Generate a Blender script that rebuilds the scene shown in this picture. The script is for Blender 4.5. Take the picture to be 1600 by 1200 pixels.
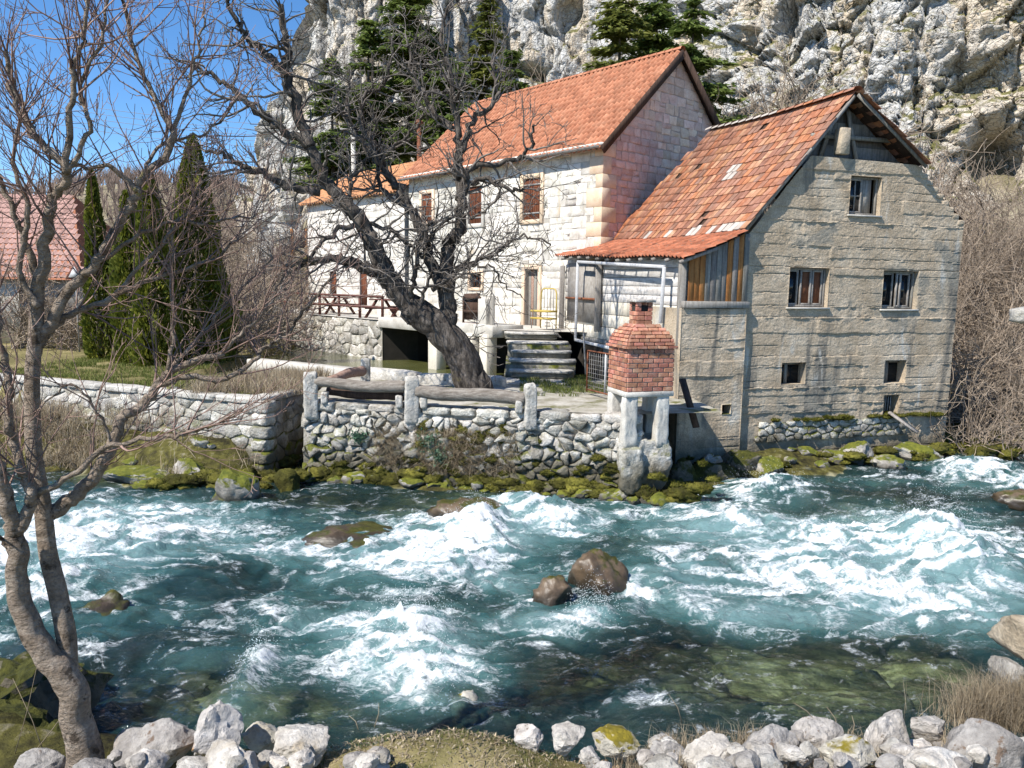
import bpy, math, random
import numpy as np
from mathutils import Vector, Matrix
random.seed(7)
RNG = np.random.default_rng(7)
R = math.radians
scene = bpy.context.scene
for o in list(bpy.data.objects):
    bpy.data.objects.remove(o, do_unlink=True)
col = scene.collection

# ------------------------------------------------------------------ camera, sky, sun, exposure
CZ, PITCH, ROLL, FPX = 4.4, 7.3, 0.9, 1200.0
cam_d = bpy.data.cameras.new('camera')
cam_d.sensor_width = 36.0
cam_d.lens = 36.0 * FPX / 1600.0
cam_d.clip_start, cam_d.clip_end = 0.1, 3000.0
cam = bpy.data.objects.new('camera', cam_d)
col.objects.link(cam)
CAMM = Matrix.Translation((0, 0, CZ)) @ Matrix.Rotation(R(90 - PITCH), 4, 'X') @ Matrix.Rotation(R(ROLL), 4, 'Z')
cam.matrix_world = CAMM
scene.camera = cam

SUN_A, SUN_EL = 50.0, 49.0          # the sun stands behind the left shoulder of the camera
to_sun = Vector((-math.sin(R(SUN_A)) * math.cos(R(SUN_EL)), -math.cos(R(SUN_A)) * math.cos(R(SUN_EL)), math.sin(R(SUN_EL))))
world = bpy.data.worlds.new('World')
scene.world = world
world.use_nodes = True
wn = world.node_tree
bg = wn.nodes['Background']
sky = wn.nodes.new('ShaderNodeTexSky')
sky.sky_type = 'NISHITA'
sky.sun_disc = False
sky.sun_elevation = R(SUN_EL)
sky.sun_rotation = math.atan2(to_sun.x, to_sun.y)
sky.air_density = 1.0
sky.dust_density = 0.0
sky.ozone_density = 3.2
sky.altitude = 2500
hsv = wn.nodes.new('ShaderNodeHueSaturation')
hsv.inputs['Saturation'].default_value = 1.2
wn.links.new(sky.outputs['Color'], hsv.inputs['Color'])
wn.links.new(hsv.outputs['Color'], bg.inputs['Color'])
bg.inputs['Strength'].default_value = 0.13
sun_d = bpy.data.lights.new('sun', 'SUN')
sun_d.energy = 4.9
sun_d.angle = R(0.5)
sun_d.color = (1.0, 0.95, 0.865)
sun = bpy.data.objects.new('sun', sun_d)
col.objects.link(sun)
sun.rotation_euler = to_sun.to_track_quat('Z', 'Y').to_euler()
vs = scene.view_settings
vs.view_transform = 'Standard'
vs.look = 'None'
vs.gamma = 1.0
vs.use_curve_mapping = False
vs.exposure = 0.68
scene.render.engine = 'CYCLES'
scene.cycles.use_denoising = True
scene.cycles.max_bounces = 6
scene.cycles.transparent_max_bounces = 12
scene.cycles.caustics_reflective = False
scene.cycles.caustics_refractive = False

# ------------------------------------------------------------------ pixel -> place helpers (photo pixels, 1600 x 1200)
ROT3 = CAMM.to_3x3()
EYE = Vector((0, 0, CZ))
def ray(px, py):
    return ROT3 @ Vector(((px - 800) / FPX, -(py - 600) / FPX, -1.0))
def atY(px, py, Y):
    d = ray(px, py); return EYE + d * (Y / d.y)
def atz(px, py, z):
    d = ray(px, py); return EYE + d * ((z - CZ) / d.z)
def atpl(px, py, p0, n):
    d = ray(px, py); return EYE + d * ((Vector(p0) - EYE).dot(n) / d.dot(n))

# ------------------------------------------------------------------ noise
_pr = np.random.default_rng(3)
_perm = _pr.permutation(256)
_perm = np.concatenate([_perm] * 3)
_g = _pr.normal(size=(256, 3)); _g /= np.linalg.norm(_g, axis=1)[:, None]
def pn(x, y, z=0.0):
    x, y, z = np.broadcast_arrays(np.asarray(x, float), np.asarray(y, float), np.asarray(z, float))
    xi, yi, zi = np.floor(x).astype(int), np.floor(y).astype(int), np.floor(z).astype(int)
    xf, yf, zf = x - xi, y - yi, z - zi
    u, v, w = [t * t * t * (t * (t * 6 - 15) + 10) for t in (xf, yf, zf)]
    xi &= 255; yi &= 255; zi &= 255
    out = 0
    for dx in (0, 1):
        wx = u if dx else 1 - u
        for dy in (0, 1):
            wy = v if dy else 1 - v
            for dz in (0, 1):
                wz = w if dz else 1 - w
                g = _g[_perm[_perm[_perm[xi + dx & 255] + (yi + dy & 255)] + (zi + dz & 255)]]
                out = out + wx * wy * wz * (g[..., 0] * (xf - dx) + g[..., 1] * (yf - dy) + g[..., 2] * (zf - dz))
    return out * 1.5
def fbm(x, y, z=0.0, o=4, gain=.5):
    s, a, f = 0, 1.0, 1.0
    for i in range(o):
        s = s + a * pn(x * f + 13.7 * i, y * f + 7.1 * i, np.asarray(z) * f + 3.3 * i); a *= gain; f *= 2.03
    return s
def ridged(x, y, z=0.0, o=4, gain=.5):
    s, a, f, t = 0, 1.0, 1.0, 0
    for i in range(o):
        s = s + a * (1 - np.abs(pn(x * f + 5.2 * i, y * f + 9.1 * i, np.asarray(z) * f + 1.7 * i)) * 2); t += a; a *= gain; f *= 2.07
    return s / t
def sstep(a, b, x):
    t = np.clip((x - a) / (b - a), 0, 1); return t * t * (3 - 2 * t)

_fj = np.random.default_rng(5).uniform(-1, 1, (256, 5))
def facet(x, y, seed=0, slope=.7):
    """broken rock: every cell of an irregular tiling has its own height and tilt; also returns the distance to the cell edge"""
    xi, yi = np.floor(x).astype(int), np.floor(y).astype(int); b1 = np.full(x.shape, 9.0); b2 = b1.copy(); val = np.zeros(x.shape)
    for dx in (-1, 0, 1):
        for dy in (-1, 0, 1):
            h = _fj[_perm[_perm[xi + dx + seed & 255] + (yi + dy & 255)]]
            ux, uy = x - (xi + dx + .5 + .46 * h[..., 0]), y - (yi + dy + .5 + .46 * h[..., 1]); d = ux * ux + uy * uy
            near_ = d < b1; b2 = np.where(near_, b1, np.minimum(b2, d)); b1 = np.where(near_, d, b1)
            val = np.where(near_, h[..., 2] * .5 + slope * (h[..., 3] * ux + h[..., 4] * uy), val)
    return val, np.sqrt(b2) - np.sqrt(b1)

# ------------------------------------------------------------------ mesh builder and object makers
ORG = {}
class MB:
    def __init__(s):
        s.v, s.f, s.t, s.big = [], [], [], []
    def add(s, verts, faces, tint=0.5):
        k = len(s.v)
        s.v.extend([tuple(p) for p in verts]); s.f.extend([tuple(i + k for i in f) for f in faces]); s.t.extend([tint] * len(verts))
    def bulk(s, verts, faces, tint=None):
        verts = np.asarray(verts, float).reshape(-1, 3); faces = np.asarray(faces, int)
        s.big.append((verts, faces, np.full(len(verts), .5) if tint is None else np.asarray(tint, float)))
    def obox(s, c, ax, h, tint=.5, bev=0):
        c = Vector(c); a, b, d = [Vector(x) * k for x, k in zip(ax, h)]
        if not bev:
            vs_ = [c + a * i + b * j + d * k for i in (-1, 1) for j in (-1, 1) for k in (-1, 1)]
            s.add(vs_, [(0, 1, 3, 2), (4, 6, 7, 5), (0, 4, 5, 1), (2, 3, 7, 6), (0, 2, 6, 4), (1, 5, 7, 3)], tint)
        else:
            ua, ub, ud = [Vector(x).normalized() for x in ax]
            vs_ = []
            for i in (-1, 1):
                for j in (-1, 1):
                    for k in (-1, 1):
                        p = c + a * i + b * j + d * k
                        vs_ += [p - ub * j * bev - ud * k * bev, p - ua * i * bev - ud * k * bev, p - ua * i * bev - ub * j * bev]
            def ix(i, j, k, m): return ((i * 2 + j) * 2 + k) * 3 + m
            F = []
            for i in (0, 1): F.append([ix(i, 0, 0, 0), ix(i, 0, 1, 0), ix(i, 1, 1, 0), ix(i, 1, 0, 0)])
            for j in (0, 1): F.append([ix(0, j, 0, 1), ix(1, j, 0, 1), ix(1, j, 1, 1), ix(0, j, 1, 1)])
            for k in (0, 1): F.append([ix(0, 0, k, 2), ix(0, 1, k, 2), ix(1, 1, k, 2), ix(1, 0, k, 2)])
            for j in (0, 1):
                for k in (0, 1): F.append([ix(0, j, k, 1), ix(1, j, k, 1), ix(1, j, k, 2), ix(0, j, k, 2)])
            for i in (0, 1):
                for k in (0, 1): F.append([ix(i, 0, k, 0), ix(i, 1, k, 0), ix(i, 1, k, 2), ix(i, 0, k, 2)])
                for j in (0, 1): F.append([ix(i, j, 0, 0), ix(i, j, 1, 0), ix(i, j, 1, 1), ix(i, j, 0, 1)])
                for j in (0, 1):
                    for k in (0, 1): F.append([ix(i, j, k, 0), ix(i, j, k, 1), ix(i, j, k, 2)])
            out = []
            for f in F:
                q = [vs_[m] for m in f]
                nn = (q[1] - q[0]).cross(q[2] - q[0])
                if nn.dot(sum(q, Vector()) / len(q) - c) < 0: f = f[::-1]
                out.append(f)
            s.add(vs_, out, tint)
    def box(s, p0, p1, tint=.5, bev=0):
        p0, p1 = Vector(p0), Vector(p1)
        h = (p1 - p0) / 2
        s.obox((p0 + p1) / 2, ((1, 0, 0), (0, 1, 0), (0, 0, 1)), (abs(h.x), abs(h.y), abs(h.z)), tint, bev)
    def bar(s, a, b, w, d=None, up=(0, 0, 1), tint=.5, bev=0):
        a, b = Vector(a), Vector(b); t = (b - a); L = t.length; t.normalize(); up = Vector(up)
        if abs(t.dot(up)) > .95: up = Vector((0, 1, 0))
        x = t.cross(up).normalized(); y = x.cross(t)
        s.obox((a + b) / 2, (t, x, y), (L / 2, w / 2, (d or w) / 2), tint, bev)
    def tube(s, pts, rad, sides=6, tint=.5, cap=True):
        k = len(s.v); n = len(pts); x = None
        cs = [(math.cos(2 * math.pi * i / sides), math.sin(2 * math.pi * i / sides)) for i in range(sides)]
        for i, p in enumerate(pts):
            t = (pts[min(i + 1, n - 1)] - pts[max(i - 1, 0)])
            if t.length < 1e-9: t = Vector((0, 0, 1))
            t = t.normalized()
            if x is None:
                x = t.cross(Vector((.31, .77, .55)) if abs(t.z) > .5 else Vector((0, 0, 1)))
                if x.length < 1e-4: x = t.cross(Vector((1, 0, 0)))
            else:
                x = x - t * x.dot(t)
                if x.length < 1e-5: x = t.orthogonal()
            x = x.normalized(); y = t.cross(x); r = rad[i] if not isinstance(rad, (int, float)) else rad
            for c, sn in cs:
                q = p + x * (c * r) + y * (sn * r); s.v.append((q.x, q.y, q.z)); s.t.append(tint)
        for i in range(n - 1):
            for j in range(sides):
                a = k + i * sides + j; b = k + i * sides + (j + 1) % sides
                s.f.append((a, b, b + sides, a + sides))
        if cap:
            s.f.append(tuple(k + j for j in range(sides))[::-1]); s.f.append(tuple(k + (n - 1) * sides + j for j in range(sides)))
    def build(s, name, mat, parent=None, smooth=False, kind=None, label=None, cat=None, group=None):
        off = ORG[parent.name] if parent else Vector((0, 0, 0))
        V = [np.asarray(s.v, float).reshape(-1, 3)] + [b[0] for b in s.big]
        T = [np.asarray(s.t, float)] + [b[2] for b in s.big]
        loops, starts, base, pos = [], [], 0, 0
        if s.f:
            ln = np.array([len(f) for f in s.f]); starts.append(np.concatenate([[0], np.cumsum(ln)[:-1]])); pos = int(ln.sum())
            loops.append(np.fromiter((i for f in s.f for i in f), int, pos))
        base = len(s.v)
        for bv, bf, bt in s.big:
            loops.append(bf.ravel() + base); starts.append(pos + np.arange(len(bf)) * bf.shape[1]); pos += bf.size; base += len(bv)
        V = np.concatenate(V) - np.array(off); T = np.concatenate(T)
        loops = np.concatenate(loops); starts = np.concatenate(starts)
        me = bpy.data.meshes.new(name)
        me.vertices.add(len(V)); me.vertices.foreach_set('co', V.astype(np.float32).ravel())
        me.loops.add(len(loops)); me.loops.foreach_set('vertex_index', loops.astype(np.int32))
        me.polygons.add(len(starts)); me.polygons.foreach_set('loop_start', starts.astype(np.int32))
        me.update(calc_edges=True)
        if smooth: me.polygons.foreach_set('use_smooth', np.ones(len(starts), bool))
        at = me.attributes.new('tint', 'FLOAT', 'POINT'); at.data.foreach_set('value', T.astype(np.float32))
        me.materials.append(mat)
        return link(name, me, parent, kind, label, cat, group)
def link(name, me, parent=None, kind=None, label=None, cat=None, group=None):
    o = bpy.data.objects.new(name, me); col.objects.link(o)
    if parent: o.parent = parent; ORG[o.name] = ORG[parent.name]
    else: ORG[o.name] = Vector((0, 0, 0))
    if kind: o['kind'] = kind
    if label: o['label'] = label
    if cat: o['category'] = cat
    if group: o['group'] = group
    return o
def recentre(o):
    """move a top-level mesh's origin to its base"""
    me = o.data; n = len(me.vertices); a = np.empty(n * 3, np.float32); me.vertices.foreach_get('co', a); a = a.reshape(-1, 3)
    c = np.array([(a[:, 0].min() + a[:, 0].max()) / 2, (a[:, 1].min() + a[:, 1].max()) / 2, a[:, 2].min()], np.float32)
    me.vertices.foreach_set('co', (a - c).ravel()); o.location = [float(q) for q in c]; ORG[o.name] = Vector([float(q) for q in c])
    return o
def thing(name, label, cat, loc, group=None):
    o = bpy.data.objects.new(name, None); col.objects.link(o); o.location = loc; o.empty_display_size = .2
    o['label'] = label; o['category'] = cat
    if group: o['group'] = group
    ORG[o.name] = Vector(loc)
    return o
def inst(name, me, M, parent):
    o = bpy.data.objects.new(name, me); col.objects.link(o); o.parent = parent
    o.matrix_local = Matrix.Translation(-ORG[parent.name]) @ M
    return o

# ------------------------------------------------------------------ materials
def nd(t, typ, **kw):
    n = t.nodes.new(typ)
    for k, v in kw.items():
        if k in n.inputs: n.inputs[k].default_value = v
        else: setattr(n, k, v)
    return n
def setin(t, sock, v):
    if hasattr(v, 'is_output'): t.links.new(v, sock)
    else: sock.default_value = v
def mth(t, op, a, b=0.0, clamp=False):
    n = t.nodes.new('ShaderNodeMath'); n.operation = op; n.use_clamp = clamp
    setin(t, n.inputs[0], a); setin(t, n.inputs[1], b); return n.outputs[0]
def mixc(t, f, a, b, blend='MIX'):
    n = t.nodes.new('ShaderNodeMix'); n.data_type = 'RGBA'; n.blend_type = blend
    setin(t, n.inputs[0], f)
    for s, v in ((n.inputs[6], a), (n.inputs[7], b)):
        setin(t, s, v if hasattr(v, 'is_output') else (*v[:3], 1))
    return n.outputs[2]
def ramp(t, f, stops, interp='LINEAR'):
    n = t.nodes.new('ShaderNodeValToRGB'); cr = n.color_ramp; cr.interpolation = interp
    while len(cr.elements) < len(stops): cr.elements.new(.5)
    for e, (p, c) in zip(cr.elements, stops):
        e.position = p; e.color = (*c, 1) if len(c) == 3 else c
    setin(t, n.inputs[0], f); return n.outputs[0]
def maprange(t, v, a, b, c=0.0, d=1.0, smooth=True):
    n = t.nodes.new('ShaderNodeMapRange'); n.interpolation_type = 'SMOOTHSTEP' if smooth else 'LINEAR'
    setin(t, n.inputs[0], v)
    for i, q in enumerate((a, b, c, d)): n.inputs[i + 1].default_value = q
    return n.outputs[0]
def noise(t, vec, scale, detail=5, rough=.55, dist=0.0, stretch=None):
    if stretch:
        m = nd(t, 'ShaderNodeMapping'); m.inputs['Scale'].default_value = stretch; t.links.new(vec, m.inputs[0]); vec = m.outputs[0]
    n = nd(t, 'ShaderNodeTexNoise', Scale=scale, Detail=detail, Roughness=rough, Distortion=dist)
    t.links.new(vec, n.inputs['Vector']); return n.outputs['Fac']
def newmat(name):
    m = bpy.data.materials.new(name); m.use_nodes = True; t = m.node_tree
    return m, t, t.nodes['Principled BSDF']
def pm(name, cols, scale=3.0, stretch=None, rough=.9, bump=.4, bscale=18.0, bdist=.02, rnd=.0, hue=.0, tint=0.0, moss=None, specks=None, stain=None,
       wet=None, spec=.25, palette=None, grain=.25):
    """procedural solid: noise ramp of cols, per-object / per-piece variation, optional moss, specks, stains, wet line"""
    m, t, b = newmat(name)
    g = nd(t, 'ShaderNodeNewGeometry'); pos = g.outputs['Position']
    f = noise(t, pos, scale, 6, .6, .3, stretch)
    f = maprange(t, f, .3, .7, 0, 1, False)
    k = len(cols)
    c = ramp(t, f, [(i / max(1, k - 1), q) for i, q in enumerate(cols)])
    if palette:
        if tint: a = nd(t, 'ShaderNodeAttribute', attribute_name='tint').outputs['Fac']
        else: a = nd(t, 'ShaderNodeObjectInfo').outputs['Random']
        pc = ramp(t, a, [(i / len(palette), q) for i, q in enumerate(palette)], 'CONSTANT')
        c = mixc(t, 1.0, c, pc, 'MULTIPLY')
    if rnd or hue:
        r = nd(t, 'ShaderNodeObjectInfo').outputs['Random']
        h = nd(t, 'ShaderNodeHueSaturation')
        t.links.new(maprange(t, r, 0, 1, 1 - rnd, 1 + rnd, False), h.inputs['Value'])
        r2 = mth(t, 'FRACT', mth(t, 'MULTIPLY', r, 17.31))
        t.links.new(maprange(t, r2, 0, 1, .5 - hue, .5 + hue, False), h.inputs['Hue'])
        t.links.new(c, h.inputs['Color']); c = h.outputs[0]
    if tint and not palette:
        a = nd(t, 'ShaderNodeAttribute', attribute_name='tint').outputs['Fac']
        h = nd(t, 'ShaderNodeHueSaturation'); t.links.new(maprange(t, a, 0, 1, 1 - tint, 1 + tint, False), h.inputs['Value'])
        t.links.new(c, h.inputs['Color']); c = h.outputs[0]
    if grain:
        gr = noise(t, pos, bscale * 1.7, 4, .65)
        c = mixc(t, 1.0, c, ramp(t, gr, [(.25, (1 - grain,) * 3), (.75, (1 + grain * .5,) * 3)]), 'MULTIPLY')
    if stain:
        for (sc, st, lo, hi, scol) in stain:
            s_ = noise(t, pos, sc, 5, .6, .6, st)
            c = mixc(t, maprange(t, s_, lo, hi), c, scol)
    if specks:
        sc, lo, hi, scol = specks
        s_ = noise(t, pos, sc, 4, .7)
        c = mixc(t, maprange(t, s_, lo, hi), c, scol)
    rg = rough
    if wet:
        z0, z1, wcol = wet
        sx = nd(t, 'ShaderNodeSeparateXYZ'); t.links.new(pos, sx.inputs[0])
        zz = mth(t, 'ADD', sx.outputs[2], mth(t, 'MULTIPLY', mth(t, 'SUBTRACT', noise(t, pos, 1.6, 5, .6), .5), (z1 - z0) * 2.2))
        wf = maprange(t, zz, z0, z1, 1, 0)
        c = mixc(t, mth(t, 'MULTIPLY', wf, .85), c, wcol)
    if moss:
        amt, c1, c2, msc = moss[:4]
        sx = nd(t, 'ShaderNodeSeparateXYZ'); t.links.new(g.outputs['Normal'], sx.inputs[0])
        mm = mth(t, 'ADD', mth(t, 'MULTIPLY', sx.outputs[2], .28), noise(t, pos, msc, 5, .62))
        mf = maprange(t, mm, 1.0 - amt, 1.12 - amt)
        if len(moss) > 4:
            sz = nd(t, 'ShaderNodeSeparateXYZ'); t.links.new(pos, sz.inputs[0])
            mf = mth(t, 'MULTIPLY', mf, maprange(t, sz.outputs[2], moss[4], moss[5], 1, 0))
        c = mixc(t, mf, c, ramp(t, noise(t, pos, msc * 5, 4, .6), [(.3, c1), (.7, c2)]))
    t.links.new(c, b.inputs['Base Color'])
    b.inputs['Roughness'].default_value = rough
    b.inputs['Specular IOR Level'].default_value = spec
    if bump:
        bn = nd(t, 'ShaderNodeBump', Strength=bump, Distance=bdist)
        h1 = noise(t, pos, bscale, 7, .65, .2, stretch)
        t.links.new(h1, bn.inputs['Height']); t.links.new(bn.outputs[0], b.inputs['Normal'])
    return m
def flat(name, c, rough=.6, metal=0.0, spec=.4):
    m, t, b = newmat(name); b.inputs['Base Color'].default_value = (*c, 1); b.inputs['Roughness'].default_value = rough
    b.inputs['Metallic'].default_value = metal; b.inputs['Specular IOR Level'].default_value = spec
    return m
def leafmat(name, c0, c1, c2=None, trans=.25, rough=.75, patch=.6):
    """small leaf faces: colour by the piece's tint and a soft clump noise"""
    m, t, b = newmat(name)
    g = nd(t, 'ShaderNodeNewGeometry'); a = nd(t, 'ShaderNodeAttribute', attribute_name='tint').outputs['Fac']
    n = noise(t, g.outputs['Position'], patch, 4, .6)
    f = mth(t, 'ADD', mth(t, 'MULTIPLY', a, .6), mth(t, 'MULTIPLY', maprange(t, n, .3, .7), .4))
    c = ramp(t, f, [(0, c0), (.6, c1), (1, c2 or c1)])
    t.links.new(c, b.inputs['Base Color']); b.inputs['Roughness'].default_value = rough; b.inputs['Specular IOR Level'].default_value = .2
    if trans:
        tr = nd(t, 'ShaderNodeBsdfTranslucent'); t.links.new(c, tr.inputs[0])
        mx = nd(t, 'ShaderNodeMixShader', Fac=trans); t.links.new(b.outputs[0], mx.inputs[1]); t.links.new(tr.outputs[0], mx.inputs[2])
        t.links.new(mx.outputs[0], t.nodes['Material Output'].inputs['Surface'])
    return m

GREEN1, GREEN2 = (.055, .07, .012), (.17, .17, .022)
M = {}
M['stone_white'] = pm('white_limestone', [(.50, .46, .39), (.65, .61, .545), (.74, .71, .655)], 5, rnd=.13, hue=.012, tint=.12, bump=.5, bscale=22, bdist=.03, grain=.22, palette=None,
                      stain=[(2.2, (1, 1, .5), .60, .75, (.52, .43, .31))])
M['stone_pink'] = pm('pink_limestone', [(.64, .42, .325), (.76, .545, .44), (.80, .64, .54)], 4, rnd=.13, hue=.015, tint=.15, bump=.5, bscale=20, bdist=.03)
M['quoin'] = pm('peach_dressed_stone', [(.64, .46, .31), (.72, .55, .40), (.76, .62, .48)], 3, rnd=.08, hue=.01, tint=.1, bump=.3, bscale=30)
M['mortar_white'] = pm('pale_mortar', [(.36, .33, .28), (.50, .46, .40)], 6, bump=.6)
M['mortar_pink'] = pm('rosy_mortar', [(.44, .32, .27), (.56, .43, .37)], 6, bump=.6)
M['rubble'] = pm('rubble_limestone', [(.30, .275, .23), (.52, .49, .435), (.68, .66, .615)], 4.5, rnd=.22, hue=.015, tint=.25, bump=1.0, bscale=16, bdist=.07, grain=.4, stain=[(.9, None, .54, .70, (.21, .18, .125))],
                 wet=(.35, 1.0, (.10, .085, .05)), moss=(.40, GREEN1, GREEN2, 1.6, .7, 1.5), specks=(11, .62, .70, (.13, .115, .085)))
M['rubble_mortar'] = pm('old_mortar', [(.26, .235, .19), (.42, .395, .34)], 4, bump=.8, bdist=.05, wet=(.3, .9, (.05, .045, .025)), moss=(.42, GREEN1, GREEN2, 1.4, .8, 1.7))
M['shelf_stone'] = pm('grey_kerb_stone', [(.34, .32, .28), (.52, .49, .44), (.64, .62, .58)], 4, rnd=.14, bump=.9, bscale=14, bdist=.05, grain=.35, specks=(8, .60, .68, (.22, .20, .15)))
M['concrete'] = pm('board_marked_concrete', [(.37, .29, .20), (.495, .40, .29), (.58, .49, .375)], 1.6, None, bump=.6, bscale=18, bdist=.05, grain=.42,
                   stain=[(1.2, (1.6, 1.6, .18), .54, .68, (.17, .155, .13)), (1.7, (1.2, 1.2, .25), .58, .70, (.52, .49, .43)), (.8, None, .58, .68, (.27, .245, .20))],
                   specks=(24, .70, .76, (.12, .11, .09)), moss=(.30, GREEN1, GREEN2, 2.2, 1.2, 2.1), wet=(.2, .8, (.12, .11, .08)))
M['step_stone'] = pm('dirty_step_stone', [(.10, .09, .07), (.19, .175, .14), (.30, .28, .235)], 3, bump=.8, bscale=14, bdist=.04, moss=(.33, GREEN1, GREEN2, 2.2))
M['plain_concrete'] = pm('weathered_concrete', [(.38, .355, .31), (.52, .49, .44), (.60, .58, .53)], 2.2, bump=.5, bscale=22, specks=(8, .63, .72, (.22, .21, .17)))
M['render'] = pm('old_render', [(.52, .47, .38), (.66, .61, .52), (.72, .68, .60)], 1.4, bump=.3, stain=[(1.4, (1, 1, .4), .6, .78, (.36, .32, .24))])
M['wood_grey'] = pm('grey_weathered_wood', [(.15, .135, .12), (.25, .23, .205), (.33, .31, .285)], 3, (6, 6, .5), rnd=.2, hue=.02, bump=.6, bscale=10)
M['wood_pale'] = pm('whitewashed_boards', [(.38, .35, .33), (.56, .53, .50), (.64, .62, .60)], 2.5, (.8, .8, 6), rnd=.12, bump=.4, bscale=8)
M['wood_orange'] = pm('orange_new_wood', [(.24, .09, .025), (.38, .16, .05), (.46, .22, .08)], 3, (6, 6, .5), rnd=.15, bump=.5, bscale=10)
M['wood_dark'] = pm('dark_brown_wood', [(.035, .022, .016), (.07, .042, .03), (.10, .06, .045)], 3, (4, 4, .6), bump=.4, rnd=.1)
M['shutter'] = pm('red_brown_shutter', [(.085, .026, .012), (.15, .05, .024), (.22, .085, .04)], 3, (5, 5, .5), rnd=.12, bump=.4, bscale=14)
M['log'] = pm('peeled_grey_log', [(.12, .10, .08), (.22, .19, .16), (.33, .30, .26)], 4, (.8, 6, 6), bump=.7, bscale=14, rnd=.1)
M['log_pink'] = pm('pinkish_log', [(.22, .13, .09), (.33, .21, .16), (.40, .29, .24)], 4, (.8, 6, 6), bump=.5, bscale=14)
M['tile_new'] = pm('bright_clay_tile', [(.32, .118, .062), (.41, .168, .092), (.48, .223, .132)], 3, tint=.18, rnd=.1, bump=.2, bscale=40, rough=.75)
M['tile_old'] = pm('old_clay_tile', [(.235, .098, .056), (.335, .148, .086), (.42, .212, .138)], 5, bump=.35, bscale=30, rough=.8, tint=1, specks=(13, .62, .72, (.17, .12, .09)),
                   palette=[(1, 1, 1), (1.08, 1.15, 1.2), (.82, .85, .95), (1.15, 1.25, 1.1), (.68, .70, .78), (1, .88, .78), (1.25, 1.5, 1.5), (.92, 1, 1.1), (1.2, 1.1, .9), (.75, .9, 1.05)])
M['tile_each'] = pm('single_clay_tile', [(.235, .098, .056), (.335, .148, .086), (.42, .212, .138)], 5, bump=.35, bscale=30, rough=.8, specks=(13, .62, .72, (.17, .12, .09)),
                    palette=[(1, 1, 1), (1.08, 1.15, 1.2), (.82, .85, .95), (1.15, 1.25, 1.1), (.68, .70, .78), (1, .88, .78), (1.25, 1.5, 1.5), (.92, 1, 1.1), (1.2, 1.1, .9), (.75, .9, 1.05)])
M['tile_grey'] = pm('bleached_tile', [(.36, .31, .27), (.50, .45, .40)], 5, bump=.3, rnd=.12)
M['tile_mossy'] = pm('rough_red_tile', [(.22, .075, .042), (.34, .115, .06), (.42, .17, .10)], 4, tint=.3, bump=.4, bscale=25, specks=(10, .56, .66, (.16, .12, .09)))
M['tile_pink'] = pm('faded_pink_tile', [(.34, .20, .165), (.44, .275, .235)], 3, tint=.2, bump=.2)
M['tile_annex'] = pm('pale_orange_tile', [(.42, .19, .09), (.54, .28, .145)], 3, tint=.18, bump=.2)
M['brick'] = pm('red_brick', [(.30, .115, .075), (.43, .19, .125), (.50, .29, .21)], 7, rnd=.35, hue=.012, bump=.5, bscale=40, specks=(20, .64, .72, (.40, .33, .28)))
M['brick_mortar'] = pm('brick_mortar', [(.40, .33, .28), (.54, .47, .42)], 8, bump=.5)
M['metal_white'] = pm('white_painted_pipe', [(.46, .46, .47), (.60, .60, .61)], 4, bump=.1, rough=.5, specks=(12, .68, .74, (.30, .18, .10)))
M['rust'] = pm('rusty_iron', [(.14, .05, .025), (.26, .10, .05)], 8, bump=.4, rough=.8)
M['iron'] = pm('grey_iron', [(.20, .19, .18), (.34, .33, .31)], 8, bump=.2, rough=.6)
M['yellow'] = pm('yellow_paint', [(.42, .30, .05), (.55, .42, .12)], 6, bump=.1, rough=.5)
M['red_paint'] = pm('dull_red_paint', [(.09, .036, .028), (.15, .06, .046)], 4, bump=.2, rough=.6)
M['dark'] = pm('painted_deep_shade', [(.02, .018, .015), (.035, .03, .025)], 3, bump=0, grain=0)  # near-black colour standing in for the shade inside openings
m_, t_, b_ = newmat('window_glass'); b_.inputs['Base Color'].default_value = (.012, .014, .017, 1); b_.inputs['Roughness'].default_value = .06; M['glass'] = m_
M['curtain'] = pm('brown_curtain', [(.16, .06, .03), (.24, .10, .05)], 6, bump=.2)
M['frame_wood'] = pm('worn_white_frame', [(.22, .195, .17), (.38, .355, .325)], 6, bump=.3, rough=.7)
M['cliff'] = None
M['boulder'] = pm('white_boulder', [(.30, .27, .235), (.47, .435, .39), (.60, .575, .535)], 3.2, rnd=.24, hue=.014, bump=1.0, bscale=13, bdist=.05, specks=(9, .61, .69, (.17, .14, .11)), grain=.4, stain=[(1.6, None, .58, .72, (.36, .30, .22))])
M['boulder_grey'] = pm('grey_boulder', [(.23, .21, .195), (.36, .335, .31), (.48, .455, .425)], 3.0, rnd=.2, bump=1.0, bscale=13, bdist=.05, specks=(8, .60, .68, (.16, .115, .085)), grain=.4, stain=[(1.9, None, .60, .72, (.30, .235, .17))])
M['boulder_lichen'] = pm('lichened_boulder', [(.32, .295, .27), (.46, .43, .40), (.58, .55, .52)], 2.6, bump=1.0, bscale=13, bdist=.04, grain=.35, stain=[(4.5, None, .56, .62, (.50, .24, .05))])
M['boulder_moss'] = pm('mossy_boulder', [(.30, .27, .225), (.44, .41, .35), (.56, .53, .475)], 2.6, rnd=.1, bump=1.0, grain=.35, bscale=11, bdist=.04, moss=(.33, (.08, .07, .01), (.27, .21, .022), 2.5))
M['bank_rock'] = pm('bank_rock', [(.20, .18, .15), (.38, .35, .31), (.56, .53, .48)], 2.0, rnd=.15, bump=.9, bscale=9, bdist=.05, moss=(.45, GREEN1, GREEN2, 1.5), wet=(.02, .22, (.04, .036, .025)))
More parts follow.
